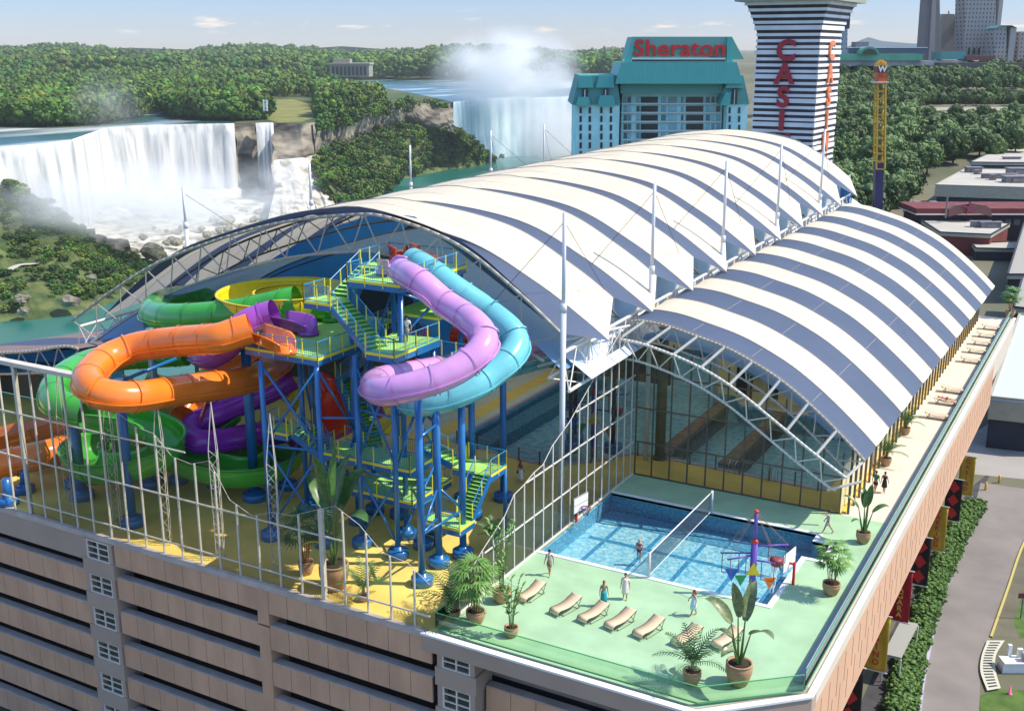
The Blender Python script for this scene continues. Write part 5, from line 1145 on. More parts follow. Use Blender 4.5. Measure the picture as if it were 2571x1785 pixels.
m_talus = foam_mat('green_talus_slope', (.018, .055, .010), (.15, .17, .045), .09, .35, .68, rough=.95, bump=.8)
m_bould = foam_mat('wet_boulder', (.10, .095, .06), (.30, .28, .17), .3, .35, .65, rough=.8, bump=.6)
# town side ground, rising away from the camera
GZp = [(0, -18), (388, -18), (600, -3), (780, 3), (950, 19), (1500, 22), (9000, 26)]
def gz(d): return interp(d, GZp)
rows = []
for u in [1440, 1560, 1700]: rows.append([pol(u, d, gz(d)) for d in (172, 260, 388, 480)])
mb0 = MB().loft(rows, False); rows = []
for u in [1700, 1750, 1900, 2050, 2200, 2350, 2500, 2650, 2900, 3300, 4200]:
    rows.append([pol(u, d, gz(d)) for d in (172, 260, 388, 480, 600, 690, 780, 870, 950, 1500, 3000, 9000)])
mb = MB().loft(rows, False); mb.add(mb0.v, mb0.f)
near = [pol(u, 172, -18) for u in (-900, -400, 0, 500, 1000, 1440, 1500, 1600, 1750, 1900, 2050, 2200, 2350, 2500, 2650, 2900, 3300, 4200)]+[Vector((120, -60, -18)), Vector((-200, -60, -18))]
mb.poly([(p.x, p.y, p.z) for p in near])
edge = [near[k] for k in range(6)]+[pol(1440, d, gz(d)) for d in (260, 388, 480)]+[pol(1560, 480, gz(480))]+[pol(1700, d, gz(d)) for d in (480, 600, 780, 950, 1500, 3000)]
for a, b in zip(edge, edge[1:]): mb.quad(a, b, (b.x, b.y, -106), (a.x, a.y, -106))
struct(mb, 'town_ground', m_ground)
struct(MB().poly([(-9000, -500, -105), (6000, -500, -105), (6000, 9500, -105), (-9000, 9500, -105)]), 'lower_river', m_river)
# far plateau with Goat Island and the forested shore
crest = [(-400, 400), (-200, 386), (0, 369), (60, 366), (110, 362), (180, 352), (225, 336), (260, 323), (350, 316), (470, 313), (590, 311), (643, 309), (686, 309), (760, 311), (820, 303), (900, 285), (960, 268), (1020, 262), (1100, 258), (1137, 257), (1200, 250), (1300, 246), (1440, 244), (1600, 243)]
ZP = -30.
CR = [atS(u, v, ZP) for u, v in crest]
rows = []
for (u, v), c in zip(crest, CR):
    d0 = math.hypot(c.x, c.y); rows.append([c]+[Vector((c.x*(d0+k)/d0, c.y*(d0+k)/d0, ZP)) for k in (60, 160, 400, 900, 2200, 8500)])
struct(MB().loft(rows, False), 'island_plateau', m_island)
def along(pts, n):
    "resample a list of (u, v, z) image points to n world points"
    P = [atS(*p) for p in pts]; L_ = [0]
    for a, b in zip(P, P[1:]): L_.append(L_[-1]+(b-a).length)
    out = []; j = 0
    for k in range(n):
        s = L_[-1]*k/(n-1)
        while j < len(L_)-2 and L_[j+1] < s: j += 1
        out.append(P[j].lerp(P[j+1], (s-L_[j])/max(1e-9, L_[j+1]-L_[j])))
    return out
def rough_loft(curves_, sub, amp, sc_, m, name, kind='structure', zamp=1.):
    rows = []; n = len(curves_[0])
    for a, b in zip(curves_, curves_[1:]):
        for k in range(sub): rows.append([p.lerp(q, k/sub) for p, q in zip(a, b)])
    rows.append(curves_[-1]); R_ = []
    for i, r_ in enumerate(rows):
        e = amp*(0 if i in (0, len(rows)-1) else 1); R_.append([p+mnoise.noise_vector(p*sc_)*e+mnoise.noise_vector(p*sc_*3.1)*e*.4 for p in r_])
    o = MB().loft(R_, False).build(name, m); tag(o, kind=kind); return o, R_
cw = lambda p, k, z: Vector((p.x, p.y, 0))*(1-k/math.hypot(p.x, p.y))+Vector((0, 0, z))   # k metres nearer the camera at height z
def falls(name, pts, m, label, out=9, n=160, seed=0):
    C_ = along([(u, v, ZP+.4) for u, v in pts], n); rows = []
    for k, z, rg in ((-4, ZP+.45, 0), (0, ZP+.4, 0), (1.5, ZP-1.2, .6), (3.5, ZP-8, 1.5), (5.5, ZP-24, 2.2), (7.5, ZP-44, 2.6), (out, ZP-62, 3), (out+3, -104.9, 3)):
        rows.append([cw(p, k+rg*(mnoise.noise(Vector((i*.22, seed, z*.004)))+.5*mnoise.noise(Vector((i*.7, seed, z*.006)))), z) for i, p in enumerate(C_)])
    o = MB().loft(rows).build(name, m); tag(o, kind='structure'); return C_
falls('near_falls', [(-300, 393), (-200, 386), (0, 369), (60, 366), (110, 362), (180, 352), (225, 336), (260, 323), (350, 316), (470, 313), (588, 311)], m_falls, '')
falls('narrow_falls', [(642, 310), (664, 309.5), (686, 309)], m_falls, '', 9, 24, 5)
falls('distant_falls', [(1138, 257), (1200, 250), (1300, 246), (1440, 244), (1600, 243)], m_falls2, '', 14, 120, 9)
struct(MB().poly([tuple(atS(u, v, ZP+.35)) for u, v in ((-300, 393), (-200, 386), (0, 369), (60, 366), (110, 362), (180, 352), (225, 336), (260, 323), (350, 316), (470, 313), (588, 311), (592, 306), (470, 304), (430, 296), (400, 279), (352, 277), (348, 292), (310, 305), (240, 318), (120, 323), (0, 322), (-100, 318), (-300, 322))]), 'upper_river_above_near_falls', m_rapids)
struct(MB().poly([tuple(atS(u, v, ZP+.35)) for u, v in ((905, 199), (1000, 201), (1440, 203), (1600, 203), (1600, 243), (1440, 244), (1300, 246), (1200, 250), (1137, 257), (1080, 244), (1020, 232), (960, 222), (915, 208))]), 'upper_river_above_distant_falls', m_rapids)
# cliffs
n = 90
top = along([(785, 309, ZP), (820, 303, ZP), (900, 285, ZP), (960, 268, ZP), (1020, 262, ZP), (1100, 258, ZP), (1138, 257, ZP)], n)
mid = along([(785, 391, -58), (830, 372, -58), (900, 345, -58), (960, 322, -56), (1030, 315, -56), (1100, 322, -58), (1142, 335, -60)], n)
sho = along([(850, 562, -105.5), (890, 535, -105.5), (950, 498, -105.5), (1010, 452, -105.5), (1120, 428, -105.5), (1190, 420, -105.5), (1246, 407, -105.5)], n)
rough_loft([top, [p.lerp(q, .5)+Vector((0, 0, -6)) for p, q in zip(top, mid)], mid], 4, 4.5, .05, m_rock, 'island_cliff')
tal, TR = rough_loft([mid, [p.lerp(q, .5)+Vector((0, 0, 3+5*math.sin(i*.4))) for i, (p, q) in enumerate(zip(mid, sho))], sho], 6, 7., .03, m_talus, 'wooded_talus_slope')
cm = along([(684, 404, -58), (700, 401, -58), (760, 396, -58), (788, 390, -58)], n); ct = along([(684, 309, ZP), (700, 309.5, ZP), (760, 311, ZP), (788, 308, ZP)], n)
rough_loft([ct, [p.lerp(q, .5)+Vector((0, 0, -5)) for p, q in zip(ct, cm)], cm], 4, 3.5, .05, m_rock, 'cliff_beside_narrow_falls')
rough_loft([cm, along([(690, 470, -79), (750, 478, -81), (822, 468, -81)], n), along([(610, 760, -105.2), (740, 680, -105.2), (862, 566, -105.2)], n)], 6, 3.5, .08, m_foam, 'foaming_rock_slope')
cb_ = along([(588, 311, ZP), (643, 309, ZP)], 12); rough_loft([cb_, [cw(p, 5, -56) for p in cb_], [cw(p, 11, -92) for p in cb_]], 5, 3, .07, m_rock, 'cliff_between_falls')
# foaming apron with boulders below the near falls
a0 = along([(-100, 372, ZP), (110, 362, ZP), (260, 323, ZP), (588, 311, ZP), (700, 309, ZP)], 60); a0 = [cw(p, 10, -84) for p in a0]
a1 = along([(-60, 560, -99), (150, 600, -98), (400, 560, -96), (620, 540, -95), (800, 520, -97)], 60)
a2 = along([(-60, 740, -104.4), (200, 745, -104.4), (420, 740, -104.4), (650, 700, -104.4), (900, 590, -104.4)], 60)
rough_loft([a0, a1, a2], 8, 3.0, .06, m_foam, 'foaming_apron')
def blob(mb, c, r, seed, n=9, m_=6, fl=.7):
    vs = []; c = Vector(c)
    for i in range(m_+1):
        th = math.pi*i/m_
        for k in range(n):
            ph = 2*math.pi*k/n; d = Vector((math.sin(th)*math.cos(ph), math.sin(th)*math.sin(ph), math.cos(th)*fl)); q = 1+.45*mnoise.noise(d*1.6+Vector((seed*3.1, 0, 0)))+.2*mnoise.noise(d*4+Vector((seed, 5, 0))); vs.append(c+d*r*q)
    mb.add(vs, [(i*n+k, (i+1)*n+k, (i+1)*n+(k+1) % n, i*n+(k+1) % n) for i in range(m_) for k in range(n)], False)
random.seed(11); BO = [(510, 478, 7), (530, 492, 6), (560, 497, 7), (575, 488, 5), (545, 512, 5), (600, 508, 5.5), (618, 505, 5.5), (640, 508, 5), (590, 525, 4.5), (610, 530, 4.5), (655, 530, 5), (575, 548, 5), (560, 552, 6), (540, 548, 5), (705, 536, 4), (735, 532, 4), (670, 552, 3.5), (610, 566, 3.5), (430, 600, 4), (445, 604, 4), (375, 625, 7), (395, 632, 6), (360, 592, 3), (680, 530, 3), (520, 585, 3.5), (505, 570, 3), (722, 548, 3.5), (748, 500, 4), (770, 525, 4), (735, 478, 3.5), (790, 545, 4), (712, 505, 3.5), (585, 505, 4), (640, 545, 3), (550, 575, 3)]
for k in range(34): BO.append((random.uniform(380, 800), random.uniform(500, 630), random.uniform(1.5, 3.4)))
for i, (u, v, r_) in enumerate(BO):
    z = -97+(-.0)*v; mb = MB(); blob(mb, (0, 0, 0), r_*.95, i, fl=.75); o = mb.build('boulder', m_bould); o.location = atS(u, v+4, -95.); tag(o, ('large greenish boulder among the rocks heaped in the foam below the near falls' if r_ > 4.4 else 'small brown boulder in the white foam below the near falls'), 'boulder', ('large' if r_ > 4.4 else 'small')+' boulders below the near falls')
# green bank in the lower left, with its footpath
n = 60
rd = along([(-260, 360, -38), (-60, 395, -42), (0, 440, -48), (60, 470, -54), (110, 520, -66), (180, 560, -77), (250, 600, -88), (330, 650, -100), (372, 672, -105.2)], n)
sh = along([(-260, 860, -105.5), (-60, 822, -105.5), (0, 812, -105.5), (100, 806, -105.5), (190, 795, -105.5), (250, 778, -105.5), (330, 745, -105.5), (372, 700, -105.5), (376, 676, -105.5)], n)
bk = [cw(p, -45, -106) for p in rd]
_, BR = rough_loft([bk, rd, [p.lerp(q, .4)+Vector((0, 0, 3)) for p, q in zip(rd, sh)], sh], 6, 4.5, .05, m_talus, 'near_green_bank')
from mathutils.bvhtree import BVHTree
_mb = MB().loft(BR, False); _bv = BVHTree.FromPolygons([tuple(q) for q in _mb.v], _mb.f); PP = []
for k in range(13):
    u, v = -60+165*k/12, 704-48*k/12-4*math.sin(k); hit = _bv.ray_cast(Vector((0, 0, CZ)), _ray(u, v).normalized())[0]
    if hit: PP.append(hit+Vector((0, 0, .7)))
o = MB().sweep(PP, [(-2.6, .1), (2.6, .1)], closed=False).build('footpath', mat('pale_footpath', (.50, .46, .36), .9)); tag(o, kind='structure')
random.seed(3)
for i, (u, v, r_) in enumerate(((285, 618, 13), (240, 600, 8), (315, 640, 8), (330, 628, 6), (55, 745, 5), (175, 750, 6), (60, 775, 4), (230, 690, 3.5))):
    mb = MB(); blob(mb, (0, 0, 0), r_*.8, i+50, 10, 7, .62); o = mb.build('rock_outcrop', m_rock); o.location = atS(u, v+6, (-90, -84, -97, -99, -96, -97, -100, -90)[i]); tag(o, ('big dark rock block on the tip of the green bank', 'rounded rock near the crest of the green bank', 'rock at the foamy tip of the green bank', 'small rock beside the foam at the bank tip', 'pale rock above the shore at the far left', 'broad tan rock near the shore of the green bank', 'low tan rock at the waterline of the green bank', 'small rock halfway up the green bank')[i], 'rock', 'rocks of the near green bank')

# ---------------------------------------------------------------- foliage
m_for = foam_mat('forest_foliage', (.020, .075, .012), (.13, .225, .028), .05, .30, .70, rough=.9, bump=0)
def tinted(m):
    n_ = m.node_tree; b = n_.nodes['Principled BSDF']; at_ = n_.nodes.new('ShaderNodeAttribute'); at_.attribute_name = 'tint'; mm = n_.nodes.new('ShaderNodeMix'); mm.data_type = 'RGBA'; mm.blend_type = 'MULTIPLY'; mm.inputs[0].default_value = 1
    n_.links.new(b.inputs['Base Color'].links[0].from_socket, mm.inputs[6]); n_.links.new(at_.outputs['Color'], mm.inputs[7]); n_.links.new(mm.outputs[2], b.inputs['Base Color']); return m
m_forS = m_for.copy(); m_forS.name = 'island_tree_foliage'; objrand(m_forS, .4); tinted(m_for)
m_tree = foam_mat('park_tree_foliage', (.022, .065, .014), (.19, .27, .085), .9, .34, .66, rough=.8, bump=0); objrand(m_tree, .35)
m_trunk = mat('tree_bark', (.10, .075, .05), .9)
def crown(seed, nq=260, w_=.5, h_=.5, clumps=26, s_=.075, inner=True):
    "unit crown (height 1 from z 0.15) of leaf clumps round a dark broken core"
    r_ = np.random.default_rng(seed); v = []; f = []
    cl = []
    for k in range(clumps):
        th = math.acos(1-1.75*((k+.5)/clumps)); ph = 2.399*k+r_.uniform(-.3, .3); rr = r_.uniform(.70, 1.04); cl.append(np.array([math.sin(th)*math.cos(ph)*w_*rr, math.sin(th)*math.sin(ph)*w_*rr, .58+math.cos(th)*.40*rr]))
    for k in range(nq):
        c = cl[k % clumps]; d = r_.normal(size=3); d /= np.linalg.norm(d); p = c+d*r_.uniform(.05, .15); a = np.cross(d, [0, 0, 1.]); a /= (np.linalg.norm(a)+1e-9); b = np.cross(d, a); t_ = r_.uniform(0, 3.1); a2 = a*math.cos(t_)+b*math.sin(t_); b2 = -a*math.sin(t_)+b*math.cos(t_); q = s_*r_.uniform(.7, 1.3)
        o = len(v); tl = d*q*.35; v += [p-a2*q, p-b2*q*.8+tl, p+a2*q, p+b2*q*.8-tl]; f.append((o, o+1, o+2, o+3))
    if inner:
        mb = MB(); 
        for k in range(0, clumps, 2): blob(mb, cl[k]*np.array([.72, .72, 1])+np.array([0, 0, -.03]), .17, seed+k, 6, 4, .9)
        o = len(v); v += [np.array(p) for p in mb.v]; f += [tuple(i+o for i in q) for q in mb.f]
    return np.array(v), f
def mass(name, protos, place, m, label, cat, kind='stuff'):
    "one mesh out of many transformed crowns: place = [(pos, size, width factor, angle, proto)]"
    VS = []; FS = []; TC = []; o = 0; rt = np.random.default_rng(77)
    for p, s_, wf, a, k in place:
        v, f = protos[k]; c, s2 = math.cos(a), math.sin(a); M_ = np.array([[c*wf, -s2*wf, 0], [s2*wf, c*wf, 0], [0, 0, 1]])*s_
        tn = np.array([rt.uniform(.5, 1.75)*rt.uniform(.85, 1.25), 0, 0, 1.]); b_ = rt.uniform(.55, 1.5); TC.append(np.tile([b_*rt.uniform(.7, 1.5), b_, b_*rt.uniform(.7, 1.2), 1.], (len(v), 1))); VS.append(v @ M_.T+np.array(p)); FS.append(np.array([q for q in f if len(q) == 4])+o); o += len(v)
    V_ = np.concatenate(VS); F_ = np.concatenate(FS); me = bpy.data.meshes.new(name); me.vertices.add(len(V_)); me.vertices.foreach_set('co', V_.ravel()); me.loops.add(F_.size); me.loops.foreach_set('vertex_index', F_.ravel().astype(np.int32))
    me.polygons.add(len(F_)); me.polygons.foreach_set('loop_start', np.arange(0, F_.size, 4, dtype=np.int32)); me.update(calc_edges=True); ca = me.color_attributes.new('tint', 'FLOAT_COLOR', 'POINT'); ca.data.foreach_set('color', np.concatenate(TC).ravel()); me.materials.append(m); ob = bpy.data.objects.new(name, me); C.objects.link(ob); tag(ob, label, cat, kind=kind); return ob
protoF = [crown(s, 170, .5, .5, 16, .09) for s in range(4)]
rf = np.random.default_rng(5); place = []
def shore_v(u): return interp(u, [(-300, 330), (0, 320), (120, 321), (240, 316), (310, 303), (345, 292), (352, 276), (400, 278), (430, 295), (470, 303), (590, 307), (640, 305), (690, 303), (760, 306), (820, 297), (900, 278), (960, 262), (985, 258)])
k = 0
while len(place) < 6200 and k < 60000:
    k += 1; u = rf.uniform(-420, 960); 
    p0 = atS(u, shore_v(u)-3, ZP); d0 = math.hypot(p0.x, p0.y); d = d0+6+(4200-d0)*rf.uniform()**2.6; p = pol(u, d, ZP); 
    v_ = CYP-FPX*math.tan(PITCH-math.atan((CZ-ZP)/d)); 
    if 655 < u < 800 and 243 < v_: continue
    if u > 830 and d > 1350+ (960-u)*3.2: continue
    if 790 < u < 945 and 196 < v_ < 212 : continue
    s_ = rf.uniform(12, 27)*(1+max(0, d-1500)/3000); place.append(((p.x, p.y, ZP-2), s_, rf.uniform(.75, 1.05), rf.uniform(0, 6.3), int(rf.integers(4))))
for i in range(2400):
    u = rf.uniform(-300, 1620); d = 2480+2600*rf.uniform()**1.7; p = pol(u, d, ZP); hz_ = max(0, (d-2500)/2600)*38*(1+.4*math.sin(u*.012)); s_ = rf.uniform(34, 50); place.append(((p.x, p.y, ZP-2+hz_*.9), s_, rf.uniform(.9, 1.3), rf.uniform(0, 6.3), int(rf.integers(4))))
mass('forest', protoF, place, m_for, 'dense green forest covering the island and the shores above the falls', 'forest')
# shrubs on the slopes
place = []
flat = [p for r_ in TR[1:-1] for p in r_]
for i in range(1000):
    p = flat[int(rf.integers(len(flat)))]; s_ = rf.uniform(3.5, 10); place.append(((p.x+rf.uniform(-9, 9), p.y+rf.uniform(-9, 9), p.z-1.5), s_, rf.uniform(.9, 1.3), rf.uniform(0, 6.3), int(rf.integers(4))))
for i in range(70):
    q = rf.uniform(); a = CR[13].lerp(CR[19], q); a = top[int(q*89)]; place.append(((a.x+rf.uniform(-5, 5), a.y+rf.uniform(-4, 10), a.z-rf.uniform(1, 12)), rf.uniform(7, 13), 1.1, rf.uniform(0, 6.3), int(rf.integers(4))))
for i in range(1300):
    q = int(rf.integers(n)); t_ = rf.uniform(.05, .95); a = rd[q].lerp(sh[q], t_); place.append(((a.x+rf.uniform(-4, 4), a.y+rf.uniform(-4, 4), a.z-1), rf.uniform(2, 5.5), 1.35, rf.uniform(0, 6.3), int(rf.integers(4))))
mass('slope_shrubs', protoF, place, m_for, 'thick green shrubs on the gorge slopes and banks', 'shrubs')
# front row of the island woods, each tree its own object
protoT = []
def make_tree(seed, m, nq=700, name='broadleaf_tree'):
    v, f = crown(seed, nq, .46, .5, 34, .06 if nq < 1000 else .038); t_ = thing(name, 'tree', 'tree'); o = MB().add(v, f).build('crown', m, t_)
    mb = MB(); mb.rod((0, 0, 0), (.01, 0, .42), .032, 7, .018)
    for k in range(5): a = 1.256*k; mb.rod((0, 0, .3), (.2*math.cos(a), .2*math.sin(a), .55), .014, 4, .006)
    mb.build('trunk', m_trunk, t_); return t_
isl = [make_tree(40+s, m_forS) for s in range(3)]; first = set(); k = 0
for i in range(74):
    u = -30+990*i/73+rf.uniform(-5, 5); p = atS(u, shore_v(u)-2, ZP)
    if 648 < u < 800: continue
    src = isl[i % 3]; o = src if i % 3 not in first else copy_tree(src); first.add(i % 3)
    s_ = rf.uniform(13, 24)*(.6 if u > 600 else 1); o.location = (p.x, p.y, ZP-.5); o.scale = (s_*rf.uniform(.9, 1.2),)*2+(s_,); o.rotation_euler = (0, 0, rf.uniform(0, 6.3)); w3 = 0 if u < 345 else 1 if u < 660 else 2; tag(o, ('leafy tree in the front row of the woods left of the small river inlet', 'leafy tree in the front row of the woods between inlet and grassy clearing', 'leafy tree at the cliff top right of the grassy clearing')[w3], 'tree', ('woods left of the inlet', 'woods between inlet and clearing', 'cliff top trees')[w3])
# distant ridge
def ridge(name, pts, D, m, dz=70):
    rows = [[atF(u, v, D) for u, v in pts], [atF(u, v, D+700)+Vector((0, 0, -40)) for u, v in pts]]; bot = [Vector((p.x, p.y, -31)) for p in rows[0]]; struct(MB().loft([bot]+rows, False), name, m)
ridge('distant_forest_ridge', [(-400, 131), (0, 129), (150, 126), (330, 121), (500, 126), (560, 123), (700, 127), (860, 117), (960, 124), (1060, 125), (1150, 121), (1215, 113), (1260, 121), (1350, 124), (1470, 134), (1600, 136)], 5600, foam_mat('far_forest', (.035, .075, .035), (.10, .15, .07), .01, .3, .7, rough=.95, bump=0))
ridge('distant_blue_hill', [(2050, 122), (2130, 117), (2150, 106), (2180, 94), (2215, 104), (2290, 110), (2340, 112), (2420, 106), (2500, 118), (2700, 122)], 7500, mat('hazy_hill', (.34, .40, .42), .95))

# ================================================================= background buildings
def fbox(mb, u0, v0, u1, v1, D, dep, back=0):
    a, b = atF(u0, v1, D), atF(u1, v0, D); w_ = (b-a); sx = Vector((w_.x, w_.y, 0)).dot(RGT); c = (a+b)/2+FWD*(dep/2+back); c.z = (a.z+b.z)/2
    mb.obox(c, sx, dep, b.z-a.z, YAW); return mb
def fquadprism(mb, pts, D, dep):
    A_ = [atF(u, v, D) for u, v in pts]; B2 = [p+FWD*dep for p in A_]; n_ = len(A_); mb.add(A_+B2, [tuple(range(n_)), tuple(range(n_, 2*n_))[::-1]]+[(i, i+n_, (i+1) % n_+n_, (i+1) % n_) for i in range(n_)]); return mb
m_teal = mat('teal_metal_roof', (.07, .40, .37), .5, var=.10, vscale=.6, stretch=(6, 6, .3)); m_tealw = mat('pale_teal_wall', (.45, .80, .80), .8, var=.12, vscale=.2); m_teald = mat('dark_teal_fascia', (.08, .30, .28), .7)
m_hw = objrand(mat('aqua_window_glass', (.16, .34, .38), .15), .8); m_win = mat('dark_window_glass', (.02, .03, .035), .15); m_sill = mat('white_balcony_slab', (.62, .68, .68), .7)
D = 400.; t = thing('hotel', 'teal roofed hotel block carrying large red Sheraton lettering behind the striped vault', 'hotel', tuple(atF(1660, 300, D))); F_ = lambda mb, nme, m: P_(mb, nme, m, t)
F_(fbox(fbox(fbox(MB(), 1444, 258, 1556, 470, D, 30), 1556.5, 236, 1815, 470, D+6, 24), 1815.5, 262, 1878, 470, D, 30), 'wall', m_tealw)
F_(fquadprism(MB(), [(1436, 264), (1558, 264), (1548, 190), (1455, 190)], D-.5, 31), 'wing_mansard_roof', m_teald)
F_(fquadprism(MB(), [(1806, 262), (1882, 262), (1866, 190), (1828, 190)], D-.5, 31), 'wing_mansard_roof', m_teald)
for pts in (((1450, 221), (1490, 221), (1486, 192), (1455, 192)), ((1496, 221), (1543, 221), (1540, 190), (1505, 190)), ((1446, 266), (1482, 266), (1478, 244), (1452, 244)), ((1500, 266), (1546, 266), (1540, 240), (1506, 240)), ((1822, 222), (1866, 222), (1862, 192), (1834, 192)), ((1808, 265), (1832, 265), (1836, 232), (1822, 232))):
    F_(fquadprism(MB(), list(pts), D-2, 4), 'dormer_roof', m_teal)
for u in (1462, 1514, 1838): F_(fbox(MB(), u, 224, u+14, 262, D-1.2, 2), 'dormer_window', m_win); F_(fbox(MB(), u+4.5, 226, u+8, 262, D-1.35, 1), 'dormer_mullion', m_sill)
F_(fquadprism(MB(), [(1545, 211), (1866, 211), (1850, 157), (1560, 157)], D-3, 30), 'mansard_roof', m_teal)
F_(fbox(MB(), 1558, 211, 1815, 236, D+1, 26), 'fascia', m_teald)
F_(fquadprism(MB(), [(1572, 150), (1868, 150), (1838, 93), (1588, 93)], D, 18), 'sign_block', mat('sea_green_sign_panel', (.12, .38, .32), .6))
F_(fquadprism(MB(), [(1567, 157), (1583, 157), (1596, 94), (1588, 94)], D-1.2, 1.1), 'sign_block_rib', m_teal); F_(fquadprism(MB(), [(1824, 157), (1840, 157), (1838, 94), (1826, 94)], D-1.2, 1.1), 'sign_block_rib', m_teal)
F_(fbox(MB(), 1586, 146, 1822, 150, D-1.5, 3), 'ledge', m_sill); F_(fbox(MB(), 1586, 150.3, 1822, 155, D-1, 2), 'shadow_gap', m_win)
Mx = Matrix.Translation(atF(1706, 140.5, D-.9)-Vector(t.location)) @ Matrix.Rotation(YAW, 4, 'Z') @ Matrix.Rotation(R(90), 4, 'X')
m_sred = mat('red_sign_letters', (.70, .01, .01), .5)
o = text_obj('sign_lettering', 'Sheraton', 7.7, m_sred, t, Mx @ Matrix.Scale(1.10, 4, (1, 0, 0)), extrude=.35, bold=.14, spacing=1.04)
# serifs and stems make the sans strokes read as a slab serif face
bb = [v.co for v in o.data.vertices]
mb = MB()
for u, v0 in ((1627, 140), (1640, 140), (1688, 140), (1787, 140), (1802, 140), (1764, 140)): fbox(mb, u-5.5, v0-1.2, u+5.5, v0+.9, D-1.25, .5)
F_(mb, 'letter_serifs', m_sred)
for r_ in range(9):
    v = 243+22.5*r_
    F_(fbox(MB(), 1560, v+16.5, 1813, v+19.5, D+4.6, 2), 'balcony_slab', m_sill)
    for u0, u1 in ((1566, 1574), (1576, 1585), (1598, 1606), (1609, 1652), (1660, 1672), (1678, 1700), (1710, 1716), (1722, 1766), (1772, 1782), (1786, 1794), (1798, 1808)):
        F_(fbox(MB(), u0, v+1, u1, v+15.5, D+5.7, .5), 'window', m_hw if u1-u0 < 30 else m_win)
for r_ in range(8):
    for u in (1455, 1478, 1507, 1531, 1829, 1853): v = 270+22*r_; F_(fbox(MB(), u, v, u+6, v+15, D-.2, .5), 'window', m_win)
# ---- casino tower
D = 260.; t = thing('casino_tower', 'white slatted tower with red CASINO lettering that flares out towards its top', 'tower', tuple(atF(1985, 420, D)))
base = [atF(1880, 400, 262), atF(2039, 400, 255), atF(2092, 400, 270)]; base.append(base[0]+base[2]-base[1]); cen = sum(base, Vector())/4
zz = lambda v: atF(1985, v, 258).z
def foot(k, z): return [((cen+(p-cen)*k).x, (cen+(p-cen)*k).y) for p in base]
def flare(z): return 1+max(0, z-zz(88))*.034*(1+max(0, z-zz(88))*.05)
mb = MB(); zs = [-18, zz(88), zz(50), zz(20), zz(-10), zz(-30)]
for a, b in zip(zs, zs[1:]):
    A_ = [(*q, a) for q in foot(.955*flare(a), a)]; B2 = [(*q, b) for q in foot(.955*flare(b), b)]; mb.add(A_+B2, [(i, (i+1) % 4, (i+1) % 4+4, i+4) for i in range(4)])
P_(mb, 'dark_core', mat('dark_violet_core', (.025, .018, .03), .5, var=.5, vscale=.6), t)
mb = MB(); z = -6.; k = 0
while z < zz(-28):
    th = .95 if k % 4 == 0 else .64; mb.prism(foot(flare(z)*(1.0 if k % 4 == 0 else .985), z), z, z+th); z += 1.32; k += 1
P_(mb, 'white_slats', mat('white_slat', (.80, .79, .80), .6, var=.08, vscale=.3), t)
P_(MB().prism(foot(flare(zz(-30))*1.0, 0), zz(4), zz(-12)), 'crown_slab', mat('olive_grey_slab', (.30, .32, .26), .8), t)
m_cl = mat('crimson_letters', (.42, .015, .035), .5); m_cl2 = mat('orange_letters', (.75, .22, .08), .5)
dA = (base[1]-base[0]).normalized(); angA = math.atan2(dA.y, dA.x); dB = (base[2]-base[1]).normalized(); angB = math.atan2(dB.y, dB.x); sA = (base[1]-base[0]).length; sB = (base[2]-base[1]).length
for i, ch in enumerate('CASINO'):
    v = 151+58.3*i; zb = zz(v)
    p = base[0]+dA*sA*.49; p = Vector((p.x, p.y, zb))+Vector((dA.y, -dA.x, 0))*.25
    text_obj('letter', ch, 6.1, m_cl, t, Matrix.Translation(p-Vector(t.location)) @ Matrix.Rotation(angA, 4, 'Z') @ Matrix.Rotation(R(90), 4, 'X'), extrude=.2, bold=.24)
    p = base[1]+dB*sB*.5; p = Vector((p.x, p.y, zb))+Vector((dB.y, -dB.x, 0))*.25
    text_obj('letter', ch, 5.8, m_cl2, t, Matrix.Translation(p-Vector(t.location)) @ Matrix.Rotation(angB, 4, 'Z') @ Matrix.Rotation(R(90), 4, 'X'), extrude=.2, bold=.18)
# ---- drop ride tower
D = 240.; t = thing('drop_ride_tower', 'slim golden lattice ride tower with an orange head bearing a white W emblem', 'ride tower', tuple(atF(2212, 480, D))); m_gold = mat('golden_lattice', (.62, .36, .03), .5)
a0, a1 = atF(2197, 505, D), atF(2222, 505, D); b0, b1 = atF(2204, 210, D), atF(2223, 210, D); w2 = FWD*1.8
a0.z = a1.z = -18; mb = MB()
F_(MB().rod(a0+RGT*.0+w2*.5, atF(2204, 410, D)+w2*.5, .1, 4), 'cable', m_dark_steel)
mb2 = fquadprism(MB(), [(2196, 530), (2216, 530), (2219, 410), (2199, 410)], D, 1.6); F_(mb2, 'lower_shaft', mat('indigo_shaft', (.035, .025, .10), .5, var=.2, vscale=.4))
C0, C1 = atF(2200, 425, D), atF(2221, 425, D); ch = [(C0, b0), (C1, b1), (C0+w2, b0+w2), (C1+w2, b1+w2)]; mb = MB()
for p, q in ch: mb.rod(p, q, .22, 6)
F_(mb, 'lattice_chord', m_gold); mb = MB(); N_ = 11
for k in range(N_+1):
    q = k/N_; L0, R0, L1, R1 = [c[0].lerp(c[1], q) for c in ch]; mb.beam(L0, R0, .25, .3).beam(L1, R1, .2, .2).beam(L0, L1, .2, .2).beam(R0, R1, .2, .2)
F_(mb, 'lattice_rung', m_gold); mb = MB()
for k in range(N_): q, q2 = k/N_, (k+1)/N_; c = ch; a, b = (0, 1) if k % 2 else (1, 0); mb.rod(c[a][0].lerp(c[a][1], q), c[b][0].lerp(c[b][1], q2), .1, 4).rod(c[a+2][0].lerp(c[a+2][1], q), c[b+2][0].lerp(c[b+2][1], q2), .1, 4)
F_(mb, 'lattice_diagonal', m_dark_steel)
